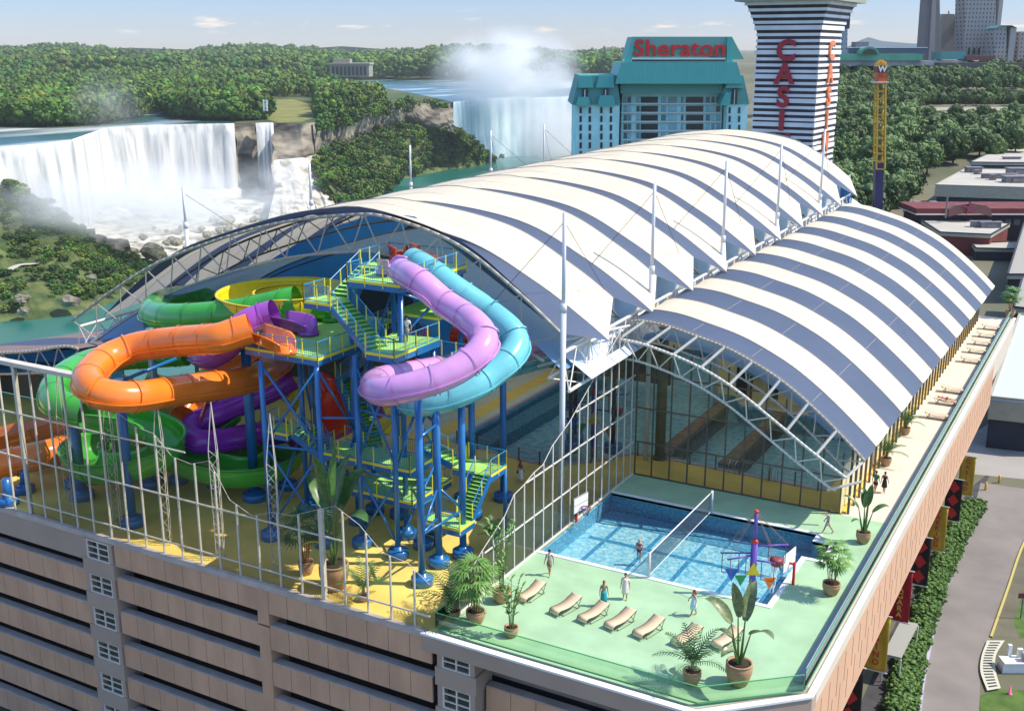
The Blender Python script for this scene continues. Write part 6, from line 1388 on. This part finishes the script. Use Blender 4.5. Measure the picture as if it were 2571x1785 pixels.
F_(fbox(MB(), 2198, 206, 2232, 209, D-1, 3.5), 'platform', m_steel)
F_(fquadprism(MB(), [(2205, 206), (2226, 206), (2227, 183), (2205, 183)], D-.6, 2.6), 'orange_car', mat('ride_orange', (.62, .09, .02), .5, var=.3, vscale=1)); F_(fquadprism(MB(), [(2205, 183), (2227, 183), (2228, 168), (2215, 164), (2203, 168)], D-.7, 2.8), 'dark_emblem_head', mat('maroon_head', (.10, .02, .02), .5))
mb = MB()
for u in (2205, 2210, 2215, 2220, 2225): fquadprism(mb, [(u-3, 168), (u+3, 168), (u+1, 150+abs(u-2215)*.6)], D-.5, 2.)
F_(mb, 'golden_crown', mat('crown_gold', (.85, .45, .02), .4))
text_obj('emblem_letter', 'W', 1.7, mat('white_letter', (.85, .85, .85), .5), t, Matrix.Translation(atF(2215.5, 181, D-.85)-Vector(t.location)) @ Matrix.Rotation(YAW, 4, 'Z') @ Matrix.Rotation(R(90), 4, 'X'), extrude=.05, bold=.06)
# ---- far towers beyond the park
def grid_mat(name, wall, win, sx, sz, mortar=.045):
    m = mat(name, wall, .85); n_ = m.node_tree; b = n_.nodes['Principled BSDF']; tc_ = n_.nodes.new('ShaderNodeTexCoord'); sp_ = n_.nodes.new('ShaderNodeSeparateXYZ'); cb = n_.nodes.new('ShaderNodeCombineXYZ'); br = n_.nodes.new('ShaderNodeTexBrick'); dt = n_.nodes.new('ShaderNodeVectorMath'); dt.operation = 'DOT_PRODUCT'; dt.inputs[1].default_value = (RGT.x+.35*FWD.x, RGT.y+.35*FWD.y, 0)
    br.offset = 0; br.inputs['Color1'].default_value = (*win, 1); br.inputs['Color2'].default_value = (*[c*1.3 for c in win], 1); br.inputs['Mortar'].default_value = (*wall, 1); br.inputs['Scale'].default_value = 1; br.inputs['Brick Width'].default_value = sx; br.inputs['Row Height'].default_value = sz; br.inputs['Mortar Size'].default_value = mortar*20; br.inputs['Mortar Smooth'].default_value = 0
    n_.links.new(tc_.outputs['Object'], sp_.inputs[0]); n_.links.new(tc_.outputs['Object'], dt.inputs[0]); n_.links.new(dt.outputs['Value'], cb.inputs[0]); n_.links.new(sp_.outputs[2], cb.inputs[1]); n_.links.new(cb.outputs[0], br.inputs['Vector']); n_.links.new(br.outputs[0], b.inputs['Base Color']); return m
D = 900.; m_gt = grid_mat('punched_window_wall', (.34, .32, .31), (.06, .05, .07), 2.7, 3.2)
t = thing('observation_pylon', 'tall tapering grey brown concrete pylon rising out of the picture behind the park', 'tower', tuple(atF(2338, 160, D)))
mc_ = mat('grey_brown_concrete', (.20, .175, .17), .85, var=.1, vscale=.05)
F_(fquadprism(MB(), [(2314, 164), (2361, 164), (2359, -60), (2331, -60)], D, 14), 'shaft', mc_); F_(fquadprism(MB(), [(2331, 160), (2346, 160), (2352, -60), (2345, -60)], D-2, 2), 'front_rib', mat('pale_rib', (.32, .28, .27), .8)); F_(fbox(MB(), 2328, 157, 2348, 166, D-3, 4), 'base', m_white)
t = thing('hotel_tower', 'plain sand coloured curved hotel tower with a stepped top next to the pylon', 'hotel', tuple(atF(2385, 120, D+30)))
F_(fquadprism(MB(), [(2363, 134), (2400, 134), (2404, 60), (2402, 42), (2395, 36), (2368, 36), (2363, 45)], D+30, 16), 'wall', mat('sand_render', (.36, .31, .27), .85)); F_(fbox(MB(), 2397, 50, 2407, 82, D+29, 10), 'bay', mat('sand_bay', (.30, .25, .25), .85)); F_(MB().rod(atF(2382, 36, D+36), atF(2382, 28, D+36), .5, 6), 'antenna', m_dark_steel)
t = thing('hotel_tower', 'tallest gridded window tower at the upper right, cut by the picture top', 'hotel', tuple(atF(2460, 120, D)))
F_(fquadprism(MB(), [(2420, 138), (2498, 156), (2502, -40), (2425, -40)], D, 20), 'wall', m_gt); F_(fbox(MB(), 2502.5, -40, 2524, 70, D+4, 14), 'pale_side_wall', mat('beige_side', (.40, .37, .34), .85)); 
for u in (2430, 2443, 2455): F_(fbox(MB(), u, 121, u+6, 138, D-.6, 1), 'ground_arch', m_win)
t = thing('hotel_tower', 'lower gabled hotel with dark green roof edge right of the tallest gridded tower', 'hotel', tuple(atF(2525, 120, D-30)))
F_(fquadprism(MB(), [(2497, 158), (2527, 162), (2527, 66), (2520, 66), (2503, 72), (2497, 80)], D-30, 18), 'wall', m_gt); F_(fbox(MB(), 2528, 70, 2553, 160, D-30, 18), 'plain_wall', mat('grey_beige', (.36, .35, .33), .85)); F_(fquadprism(MB(), [(2500, 72), (2512, 64), (2540, 64), (2553, 70), (2540, 66), (2514, 68)], D-31, 20), 'roof_edge', m_teald)
t = thing('hotel_tower', 'grey gridded block at the extreme right edge of the skyline', 'hotel', tuple(atF(2565, 120, D-20))); F_(fbox(MB(), 2554, 80, 2600, 158, D-20, 18), 'wall', m_gt)
t = thing('hotel_tower', 'rounded glass hotel with a dark vertical sign just right of the casino tower', 'hotel', tuple(atF(2110, 100, 600)))
F_(fquadprism(MB(), [(2085, 134), (2127, 134), (2128, 78), (2127, -20), (2118, 8), (2108, 45), (2085, 90)], 600, 14), 'wall', grid_mat('blue_glass_grid', (.30, .36, .42), (.05, .08, .12), 2.6, 2.4)); F_(fbox(MB(), 2122, -20, 2140, 73, 595, 3), 'vertical_sign', mat('charcoal_sign', (.04, .04, .05), .6, var=.5, vscale=.6))
# ---- long green roofed hall
D = 820.; t = thing('exhibition_hall', 'long low hall with pale green roof and small green barrel dome beyond the park', 'building', tuple(atF(2250, 160, D))); m_jg = mat('jade_roof', (.10, .38, .24), .6, var=.15, vscale=.1)
F_(fbox(MB(), 2060, 136, 2318, 153, D, 24), 'green_roof', m_jg); F_(fbox(MB(), 2130, 121, 2330, 135.5, D+8, 18), 'upper_block', mat('navy_glass', (.06, .08, .14), .4)); F_(fbox(MB(), 2130, 119.5, 2330, 121, D+7, 20), 'upper_roof', m_white)
F_(fquadprism(MB(), [(2160, 136)]+[(2184-24*math.cos(math.pi*k/10), 136-18*math.sin(math.pi*k/10)) for k in range(1, 10)]+[(2208, 136)], D-2, 16), 'barrel_dome', m_jg); F_(fquadprism(MB(), [(2166, 136)]+[(2184-18*math.cos(math.pi*k/10), 136-13*math.sin(math.pi*k/10)) for k in range(1, 10)]+[(2202, 136)], D-3, .8), 'dome_window', m_win)
F_(fbox(MB(), 2060, 153.3, 2430, 166, D+2, 20), 'base_wall', mat('white_mauve_wall', (.42, .38, .40), .8, var=.3, vscale=.08)); F_(fbox(MB(), 2148, 106, 2182, 134, D+20, 12), 'grey_block', mat('slate_block', (.12, .12, .15), .8)); F_(fbox(MB(), 2362, 130, 2425, 150, D+2, 20), 'teal_block', m_teald); F_(fbox(MB(), 2425, 141, 2500, 152, D, 16), 'brown_red_block', mat('brown_red', (.16, .06, .05), .8)); F_(fbox(MB(), 2360, 158, 2600, 176, D-12, 12), 'terrace_wall', mat('dark_taupe', (.12, .10, .09), .85))
t = thing('power_house', 'pale stone power house by the far shore, half hidden by the island woods', 'building', tuple(atS(870, 190, ZP))); Dp = 2150.
F_(fbox(MB(), 828, 163, 926, 194, Dp, 60), 'wall', mat('pale_stone', (.30, .27, .21), .85)); F_(fbox(MB(), 826, 159, 928, 163, Dp-3, 66), 'roof', mat('stone_roof', (.36, .32, .26), .85)); F_(fbox(MB(), 836, 149, 878, 159, Dp+20, 30), 'upper_storey', mat('pale_stone', (.3, .27, .21)))
for k in range(9): F_(fbox(MB(), 834+10*k, 168, 839+10*k, 190, Dp-1, 2), 'window', m_win)
t = thing('observation_stair', 'small white lookout stair on the grassy clearing above the narrow waterfall', 'stairs', tuple(atS(666, 278, ZP)))
F_(fbox(MB(), 662, 251, 663.5, 280, 1010, 2).v and fbox(fbox(MB(), 661, 251, 662.6, 280, 1010, 1), 669, 251, 670.6, 280, 1010, 1), 'side_post', m_white)
for k in range(4): F_(fbox(MB(), 663, 254+7*k, 669, 256+7*k, 1010, 1), 'tread', m_white)
struct(MB().poly([tuple(atS(u, v, ZP+.3)) for u, v in ((668, 300), (700, 309), (760, 306), (790, 296), (775, 262), (735, 250), (672, 252))]), 'grass_clearing', mat('dry_grass', (.15, .17, .03), .9, col2=(.26, .24, .06), vscale=.04))

# ================================================================= park, right
protoP = [make_tree(70+s, m_tree, 2000) for s in range(4)]; used = set(); rp = np.random.default_rng(9); cnt = 0
def ground_at(u, v):
    lo, hi = 60., 5000.
    r = _ray(u, v); h = math.hypot(r.x, r.y)
    for _ in range(50):
        m_ = (lo+hi)/2
        if CZ+r.z*m_/h > gz(m_): lo = m_
        else: hi = m_
    return pol(u, lo, gz(lo))
def clear(u, v): 
    return (2330 < u < 2600 and 272 < v < 300) or (2300 < u < 2520 and 318 < v < 332) or (2290 < u < 2600 and 342 < v < 354) or (2390 < u < 2600 and 236 < v < 248)
random.seed(4); pts = []
v = 170.
while v < 585:
    st = 15+(v-165)*.115; u = 2040.+random.uniform(0, st)
    while u < 2600:
        uu, vv = u+random.uniform(-.35, .35)*st, v+random.uniform(-.3, .3)*st*.5
        lim = interp(vv, [(0, 2600), (395, 2600), (420, 2400), (470, 2340), (560, 2270), (600, 2250)])
        if not clear(uu, vv) and uu < lim: pts.append((uu, vv))
        u += st*1.15
    v += st*.52
pts = pts[-285:] if len(pts) > 285 else pts
for i, (u, v) in enumerate(pts):
    p = ground_at(u, v); k = i % 4; o = protoP[k] if k not in used else copy_tree(protoP[k]); used.add(k); d = math.hypot(p.x, p.y)
    s_ = random.uniform(9.5, 14.5)*(1 if v > 330 else .85); s_ *= .75 if u > 2330 and 240 < v < 350 else 1; o.location = p-Vector((0, 0, .3)); o.scale = (s_*random.uniform(.85, 1.15),)*2+(s_,); o.rotation_euler = (0, 0, random.uniform(0, 6.3)); w4 = 0 if v < 245 else 1 if u < 2195 else 2 if (u > 2230 and v > 350) else 3 if u > 2230 else 4; tag(o, ('small far tree of the park just below the skyline buildings', 'leafy park tree between the casino tower and the ride tower', 'large leafy park tree between the ride tower and the flat roofs', 'park tree among the sandy strips right of the ride tower', 'leafy park tree directly behind the ride tower')[w4], 'tree', ('far park trees', 'park trees by the casino tower', 'near park trees', 'park trees among the strips', 'park trees behind the ride tower')[w4])
m_lot = mat('sandy_lot', (.42, .37, .28), .95, col2=(.26, .25, .15), vscale=.15)
for nm, q in (('gravel_lot', ((2345, 303), (2600, 303), (2600, 272), (2362, 272))), ('sandy_path', ((2300, 345), (2600, 352), (2600, 340), (2310, 338))), ('pale_verge', ((2390, 248), (2600, 248), (2600, 236), (2400, 236))), ('gravel_path', ((2310, 330), (2530, 332), (2530, 322), (2330, 320))), ('path_bend', ((2265, 330), (2300, 330), (2345, 302), (2320, 296)))):
    struct(MB().poly([tuple(ground_at(u, v)+Vector((0, 0, .35))) for u, v in q]), nm, m_lot)
protoH = [crown(s+90, 160, .5, .5, 18, .10) for s in range(3)]; place = []
for row, (v, u0, u1) in enumerate(((311, 2330, 2590), (336, 2290, 2520), (262, 2340, 2590), (254, 2360, 2590), (366, 2280, 2560))):
    for i in range(70): u = u0+(u1-u0)*i/69; p = ground_at(u, v); place.append(((p.x, p.y, p.z-.6), random.uniform(2.6, 4.2), 1.3, random.uniform(0, 6), i % 3))
m_hr = foam_mat('hedge_row_leaves', (.02, .06, .012), (.12, .18, .05), .9, .34, .66, rough=.8, bump=0)
mass('hedge_rows', protoH, place, m_hr, 'low dark hedge rows between the sandy strips of the park', 'hedge')

# ================================================================= low commercial roofs on the right
m_flat = mat('beige_flat_roof', (.46, .43, .36), .9, var=.08, vscale=.1); m_fasc = mat('cream_fascia', (.38, .36, .28), .85, var=.08); m_dk = mat('dark_blue_black_wall', (.025, .03, .045), .8, var=.3, vscale=.2); m_rw = mat('dark_red_wall', (.17, .035, .03), .8, var=.2, vscale=.2)
def slab(label, pts, z, th, wall, wallh, roofm=m_flat, name='commercial_building', cat='building', units=()):
    W3 = [atS(u, v, z) for u, v in pts]; t_ = thing(name, label, cat, tuple(sum(W3, Vector())/len(W3)), 0, None); P2 = [(p.x, p.y) for p in W3]; c = sum(W3, Vector())/len(W3)
    P_(MB().prism(P2, z-.35, z), 'roof', roofm, t_); P_(MB().prism([((p.x-c.x)*1.004+c.x, (p.y-c.y)*1.004+c.y) for p in W3], z-.36-th, z-.36), 'fascia', m_fasc, t_); P_(MB().prism([((p.x-c.x)*.97+c.x, (p.y-c.y)*.97+c.y) for p in W3], -18, z-.361-th), 'wall', wall, t_)
    n_ = len(W3); rim = MB()
    for i in range(n_): a, b = W3[i], W3[(i+1) % n_]; rim.beam((a.x, a.y, z+.12), (b.x, b.y, z+.12), .35, .28)
    P_(rim, 'parapet', m_dk if th < 2 else m_fasc, t_)
    for (u, v, sx, sy, sz) in units: p = atS(u, v, z); P_(MB().obox(p+Vector((0, 0, sz/2)), sx, sy, sz, YAW).obox(p+Vector((0, 0, sz+.15)), sx*1.15, sy*1.15, .3, YAW).obox(p+Vector((0, 0, sz/2)), sx*.5, sy*1.3, sz*.6, YAW), 'rooftop_unit', mat('grey_unit', (.20, .185, .19), .6, var=.2, vscale=.5), t_)
    return t_
slab('farthest beige flat roof at the right edge beside the park trees', [(2434, 408), (2640, 410), (2640, 372), (2516, 371)], -8, .6, m_dk, 5, units=((2540, 400, 6, 2, .6),))
slab('broad beige flat roof with several rooftop units and a deep cream fascia', [(2349, 465), (2640, 474), (2640, 428), (2425, 424)], -9, 3.2, m_dk, 6, units=((2443, 433, 5, 3, 1.6), (2452, 438, 1.5, 1.5, 1.2), (2507, 448, 11, 2, 1.3), (2492, 452, 1.5, 2, 1.5), (2552, 440, 6, 4, 2.2), (2548, 458, 7, 4, 1.8), (2570, 455, 4, 4, 1.6)))
slab('narrow low roof in front of the broad beige roof, left end', [(2268, 524), (2372, 526), (2374, 510), (2316, 508)], -12, .8, m_rw, 4, units=((2314, 519, 4, 2.4, 1.2), (2332, 519, 4, 2.4, 1.2)))
t = thing('shop_front', 'dark red shop front with white trim lines under a curved star sign', 'building', tuple(atF(2440, 545, 300)))
F_(fbox(MB(), 2300, 524, 2640, 538, 300, 14), 'red_band', m_rw); F_(fbox(MB(), 2300, 538.3, 2640, 540.3, 299.5, 14), 'white_trim', m_white); F_(fbox(MB(), 2300, 540.6, 2640, 640, 301, 12), 'lower_wall', mat('near_black_wall', (.035, .02, .025), .8))
arc = [(2382+.0, 545), (2384, 526), (2400, 516), (2440, 511), (2475, 516), (2489, 526), (2490, 545), (2470, 539), (2438, 534), (2405, 539)]
F_(fquadprism(MB(), arc, 298, 1.5), 'arched_sign', mat('brown_sign', (.20, .085, .075), .6)); star = []
for k in range(10): a = math.pi/2+math.pi*k/5; rr = 18 if k % 2 == 0 else 7; star.append((2437+rr*1.0*math.cos(a), 524-rr*math.sin(a)))
F_(fquadprism(MB(), star, 297, .8), 'star', mat('maroon_star', (.28, .05, .08), .5)); F_(fbox(MB(), 2376, 482, 2382, 548, 296, 1), 'sign_pylon', mat('grey_green_pylon', (.26, .30, .27), .6))
for k in range(3): F_(fbox(MB(), 2500+22*k, 552, 2518+22*k, 566, 300.5, .5), 'shop_window', mat('lit_frame_window', (.12, .11, .12), .3))
slab('lower beige roof with two blue rooftop fans in front of the shop sign', [(2300, 545), (2536, 562), (2488, 590), (2360, 584)], -12.5, .5, m_rw, 5, units=((2462, 570, 5, 1.5, 1.3), (2486, 572, 5, 1.5, 1.3)))
slab('small canopy roof stepping down below the red walled building', [(2440, 612), (2570, 606), (2548, 626), (2450, 624)], -15, .4, m_dk, 2)
# long roofs along the street side, right edge
slab('long grey roof strip running down the right picture edge', [(2530, 690), (2640, 690), (2640, 560), (2571, 560)], -12, .5, m_dk, 3, mat('grey_street_roof', (.34, .32, .28), .9))
slab('pale bluish flat roof with dark wall below, right of the long side wall', [(2486, 998), (2660, 1016), (2660, 800), (2560, 790)], -11, 2.5, m_dk, 3, mat('pale_blue_roof', (.52, .60, .68), .8))
slab('grey low roof behind the pale bluish roof at the right edge', [(2545, 772), (2660, 785), (2660, 700), (2568, 695)], -11, .6, m_dk, 3, mat('grey_street_roof', (.34, .32, .28), .9))

# ================================================================= the street, lower right
ZS = -18.
m_asph = mat('worn_asphalt', (.23, .205, .185), .95, var=.14, vscale=.25, bump=.1)
def gp(u, v, z=ZS): return atS(u, v, z)
def sheet(name, q, z, m): struct(MB().poly([tuple(atS(u, v, z)) for u, v in q]), name, m)
sheet('plaza_pavement', [(2440, 1190), (2700, 1215), (2700, 1030), (2490, 1060), (2400, 1110)], ZS+.012, mat('beige_plaza', (.34, .32, .29), .9, var=.08, vscale=.2))
sheet('road', [(2290, 1900), (2320, 1700), (2365, 1500), (2440, 1300), (2462, 1212), (2640, 1235), (2600, 1300), (2571, 1360), (2530, 1480), (2490, 1590), (2462, 1700), (2450, 1900)], ZS+.008, m_asph)
sheet('grass_strip', [(2200, 1950), (2215, 1790), (2260, 1610), (2330, 1440), (2420, 1280), (2455, 1258), (2462, 1290), (2430, 1345), (2372, 1490), (2322, 1680), (2290, 1950)], ZS+.012, m_grass)
sheet('side_verge', [(2490, 1600), (2533, 1480), (2575, 1360), (2640, 1380), (2640, 1600)], ZS+.012, mat('dull_verge', (.13, .12, .08), .95, var=.2, vscale=.4))
sheet('lower_lawn', [(2462, 1745), (2500, 1730), (2700, 1735), (2700, 1990), (2440, 1990)], ZS+.014, m_grass)
sheet('right_lawn', [(2560, 1600), (2545, 1560), (2590, 1420), (2700, 1420), (2700, 1600)], ZS+.016, m_grass)
k1 = [gp(u, v) for u, v in ((2290, 1950), (2322, 1690), (2368, 1495), (2437, 1320), (2466, 1262))]; o = MB().sweep(catmull(k1, 5), [(-.12, 0), (.12, 0), (.12, .16), (-.12, .16)], smooth=False).build('kerb', mat('lavender_kerb', (.48, .44, .56), .8)); tag(o, kind='structure')
k2 = [gp(u, v) for u, v in ((2488, 1600), (2530, 1480), (2572, 1362), (2640, 1250))]; o = MB().sweep(catmull(k2, 5), [(-.1, 0), (.1, 0), (.1, .14), (-.1, .14)], smooth=False).build('yellow_kerb', mat('yellow_kerb', (.50, .42, .12), .8)); tag(o, kind='structure')
sheet('pavement', [(2120, 1900), (2150, 1790), (2235, 1590), (2300, 1470), (2430, 1230), (2490, 1180), (2462, 1250), (2420, 1275), (2330, 1435), (2260, 1605), (2215, 1785), (2195, 1950)], ZS+.006, mat('dark_pavement', (.06, .058, .062), .9, var=.3, vscale=.5))
# street hedge
place = []; HC = catmull([gp(u, v) for u, v in ((2250, 1850), (2290, 1650), (2345, 1480), (2405, 1345), (2447, 1272))], 30)
for i in range(700):
    p = HC[int(rp.integers(len(HC)))]; place.append(((p.x+rp.uniform(-.75, .75), p.y+rp.uniform(-.6, .6), ZS-.1), rp.uniform(.7, 1.15), 1.3, rp.uniform(0, 6), int(rp.integers(3))))
mass('hedge', protoH, place, mat('hedge_leaves', (.03, .085, .015), .8, col2=(.15, .26, .05), vscale=3.), 'long clipped leafy hedge between the dark pavement and the road', 'hedge', kind=None)
# entrance canopy slab
t = thing('entrance_canopy', 'small grey flat canopy over the pavement under the side wall banners', 'canopy', tuple(gp(2280, 1600))); c4 = [gp(u, v, ZS+2.6) for u, v in ((2218, 1640), (2262, 1650), (2305, 1565), (2262, 1556))]
P_(MB().prism([(p.x, p.y) for p in c4], ZS+2.4, ZS+2.6), 'roof', mat('grey_canopy', (.34, .34, .30), .8), t)
for p in c4: P_(MB().rod((p.x*.999, p.y, ZS), (p.x*.999, p.y, ZS+2.4), .07, 6), 'leg', m_steel, t)
# ladder-like crossing and white kiosk base
t = thing('striped_ramp', 'curved pale ramp with dark cross slots beside the road', 'ramp', tuple(gp(2470, 1640))); rc = catmull([gp(2478, 1612), gp(2464, 1650), gp(2461, 1690), gp(2478, 1738)], 6); ro = catmull([gp(2522, 1612), gp(2500, 1650), gp(2500, 1690), gp(2512, 1732)], 6)
P_(solid(MB().loft([[a+Vector((0, 0, .2)), b+Vector((0, 0, .2))] for a, b in zip(rc, ro)], False).build('x', m_white), .15) and MB().loft([[a+Vector((0, 0, .2)), b+Vector((0, 0, .2))] for a, b in zip(rc, ro)], False), 'ramp_slab', mat('pale_stone_ramp', (.55, .54, .42), .8), t)
bpy.data.objects.remove(bpy.data.objects['x'])
for i in range(1, len(rc)-1):
    a, b = rc[i].lerp(ro[i], .2), rc[i].lerp(ro[i], .8); P_(MB().beam(a+Vector((0, 0, .21)), b+Vector((0, 0, .21)), .16, .03), 'slot', m_dk, t)
t = thing('white_kiosk', 'low white curved kiosk structure beside the striped ramp at the lower right', 'kiosk', tuple(gp(2545, 1690))); q = gp(2548, 1680)
P_(MB().obox((q.x, q.y, ZS+.45), 2.6, 1.2, .9, YAW).obox((q.x+.2, q.y, ZS+.96), 2.9, 1.4, .1, YAW), 'counter', m_white, t)
P_(MB().obox((q.x-.6, q.y+.3, ZS+1.5), .3, .3, 1.0, YAW).obox((q.x+.2, q.y+.4, ZS+1.4), .4, .3, .8, YAW), 'post', m_white, t)
P_(MB().obox((q.x+.8, q.y+.1, ZS+1.35), .7, .6, .7, YAW), 'cabinet', m_conc_l, t)
t = thing('street_sign', 'small dark red sign board on a blue post in the grass at the right edge', 'sign', tuple(gp(2560, 1560))); q = gp(2562, 1552)
P_(MB().rod((q.x, q.y, ZS), (q.x, q.y, ZS+2.4), .05, 6), 'post', mat('indigo_post', (.06, .05, .2), .5), t); P_(MB().obox((q.x, q.y-.05, ZS+2.3), .9, .06, .5, YAW), 'board', m_rw, t)
for i, (u, v, l_) in enumerate(((2535, 1742, 'pink traffic cone on the lower lawn'), (2508, 1212, 'yellow street bollard at the plaza corner, nearer'), (2474, 1230, 'yellow street bollard under the farthest yellow banner'))):
    q = gp(u, v); o = thing('traffic_cone' if i == 0 else 'bollard', l_, 'cone' if i == 0 else 'bollard', tuple(q)); MB().lathe((0, 0, 0), [(.22, 0), (.2, .06), (.12, .08), (.03, .8)] if i == 0 else [(.13, 0), (.13, .9), (.06, 1.)], 12).build('body', mat('pink_cone', (.7, .12, .3), .5) if i == 0 else mat('amber_bollard', (.75, .45, .05), .5), o)
# ---- banners on the side wall
m_by = mat('mustard_banner', (.62, .36, .03), .8, var=.1); m_br = mat('red_banner', (.42, .012, .02), .8, var=.1); m_bk = mat('black_banner', (.02, .012, .012), .8); m_dia = mat('red_diamond', (.62, .02, .02), .7)
ban = [(65.7, -7.9, 'k', '', 'nearest black banner with red diamonds, at the bottom edge of the picture'), (74.1, -8.3, 'y', 'CASINO', 'nearest mustard banner reading CASINO beside the grey canopy'), (82.6, -8.5, 'r', 'NIAGARA', 'red banner reading NIAGARA in yellow letters'), (91.2, -9.2, 'k', '', 'middle black banner with red diamonds, beyond the red banner'), (100.3, -9.8, 'y', 'PARKING', 'mustard banner reading PARKING in red letters'), (109.8, -10.5, 'k', '', 'farthest black banner with red diamonds'), (119.5, -11.3, 'y', 'CASINO', 'farthest mustard banner reading CASINO near the plaza')]
for y, z, c, txt, lb in ban:
    t = thing('wall_banner', lb, 'banner', (-12.0, y, z), 0, 'banners hanging along the side wall'); mm_ = {'y': m_by, 'r': m_br, 'k': m_bk}[c]; w_, h_ = 1.5, 4.3
    n_ = 10; rows = [[Vector((-w_/2+w_*i/n_, .05*math.sin(i*.9+j*.5), -h_/2+h_*j/8)) for i in range(n_+1)] for j in range(9)]; solid(MB().loft(rows).build('cloth', mm_, t), .02)
    for sg in (-1, 1): MB().rod((-3.1, 0, sg*(h_/2+.05)), (w_/2+.1, 0, sg*(h_/2+.05)), .05, 6).build('bracket_arm', m_steel, t)
    if c == 'k':
        for k in range(3): MB().add([(-.52, -.1, -1.35+1.35*k), (0, -.1, -1.35+1.35*k-.62), (.52, -.1, -1.35+1.35*k), (0, -.1, -1.35+1.35*k+.62)], [(0, 1, 2, 3)]).build('diamond', m_dia, t)
    else:
        for k, chh in enumerate(txt): text_obj('letter', chh, .62, m_dia if c == 'y' else mat('gold_letters', (.80, .50, .08), .6), t, Matrix.Translation((0, -.12, h_/2-.72-k*(h_-.6)/len(txt))) @ Matrix.Rotation(R(90), 4, 'X'), extrude=.01, bold=.01)

# ================================================================= spray and mist (bounded bodies of fine droplets)
def mist_mat(name, dens, nscale, seed=0., soft=1.3):
    m = bpy.data.materials.new(name); m.use_nodes = True; n_ = m.node_tree; n_.nodes.clear(); out = n_.nodes.new('ShaderNodeOutputMaterial'); pv = n_.nodes.new('ShaderNodeVolumePrincipled')
    pv.inputs['Color'].default_value = (1, 1, 1, 1); pv.inputs['Anisotropy'].default_value = .0
    tc_ = n_.nodes.new('ShaderNodeTexCoord'); ln = n_.nodes.new('ShaderNodeVectorMath'); ln.operation = 'LENGTH'; mr = n_.nodes.new('ShaderNodeMapRange'); mr.inputs['From Min'].default_value = 1; mr.inputs['From Max'].default_value = .1
    pw = n_.nodes.new('ShaderNodeMath'); pw.operation = 'POWER'; pw.inputs[1].default_value = soft; nz_ = n_.nodes.new('ShaderNodeTexNoise'); nz_.inputs['Scale'].default_value = nscale; nz_.inputs['Detail'].default_value = 4; ad = n_.nodes.new('ShaderNodeVectorMath'); ad.inputs[1].default_value = (seed, seed, 0)
    m2 = n_.nodes.new('ShaderNodeMapRange'); m2.inputs['From Min'].default_value = .38; m2.inputs['From Max'].default_value = .64; m2.inputs['To Min'].default_value = .12; mu = n_.nodes.new('ShaderNodeMath'); mu.operation = 'MULTIPLY'; mu2 = n_.nodes.new('ShaderNodeMath'); mu2.operation = 'MULTIPLY'; mu2.inputs[1].default_value = dens
    k_ = n_.links.new; k_(tc_.outputs['Object'], ln.inputs[0]); k_(ln.outputs['Value'], mr.inputs[0]); k_(mr.outputs[0], pw.inputs[0]); k_(tc_.outputs['Object'], ad.inputs[0]); k_(ad.outputs[0], nz_.inputs['Vector']); k_(nz_.outputs[0], m2.inputs[0]); k_(pw.outputs[0], mu.inputs[0]); k_(m2.outputs[0], mu.inputs[1]); k_(mu.outputs[0], mu2.inputs[0]); k_(mu2.outputs[0], pv.inputs['Density']); k_(pv.outputs[0], out.inputs['Volume']); return m
def mist(label, c, sx, sy, sz, dens, ns, seed):
    mb = MB(); vs = []; N1, N2 = 16, 10
    for i in range(N2+1):
        for k in range(N1): th = math.pi*i/N2; ph = 2*math.pi*k/N1; vs.append((math.sin(th)*math.cos(ph), math.sin(th)*math.sin(ph), math.cos(th)))
    mb.add(vs, [(i*N1+k, (i+1)*N1+k, (i+1)*N1+(k+1) % N1, i*N1+(k+1) % N1) for i in range(N2) for k in range(N1)]); o = mb.build('mist', mist_mat('mist_%d' % seed, dens, ns, seed)); o.location = c; o.scale = (sx, sy, sz); o.rotation_euler = (0, 0, YAW); tag(o, label, 'mist', kind='stuff')
mist('tall white plume of mist rising over the distant falls', atF(1275, 185, 1440), 105, 60, 64, .13, 2.0, 1)
mist('dense mist filling the foot of the distant falls', atF(1400, 350, 1330), 85, 50, 55, .13, 1.8, 2)
mist('white spray cloud at the foot of the near falls', atF(390, 505, 700), 95, 42, 30, .11, 1.8, 3)
mist('spray drifting along the left foot of the near falls', atF(170, 520, 680), 60, 30, 24, .05, 1.8, 4)
mist('thin grey mist rising above the lip of the near falls', atF(270, 265, 800), 34, 22, 30, .016, 2.2, 5)
mist('spray at the foot of the narrow waterfall', atF(700, 480, 800), 34, 22, 30, .06, 2.2, 6)

# the air itself
hz = MB().box(-5200, 3200, -300, 6400, -107, 110).build('haze', (lambda m: m)(bpy.data.materials.new('haze'))); tag(hz, 'thin summer haze over the whole valley', 'haze', kind='stuff')
hm = bpy.data.materials['haze']; hm.use_nodes = True; hm.node_tree.nodes.clear(); _o = hm.node_tree.nodes.new('ShaderNodeOutputMaterial'); _v = hm.node_tree.nodes.new('ShaderNodeVolumePrincipled'); _v.inputs['Density'].default_value = .00004; _v.inputs['Color'].default_value = (.92, .96, 1, 1); hm.node_tree.links.new(_v.outputs[0], _o.inputs['Volume'])
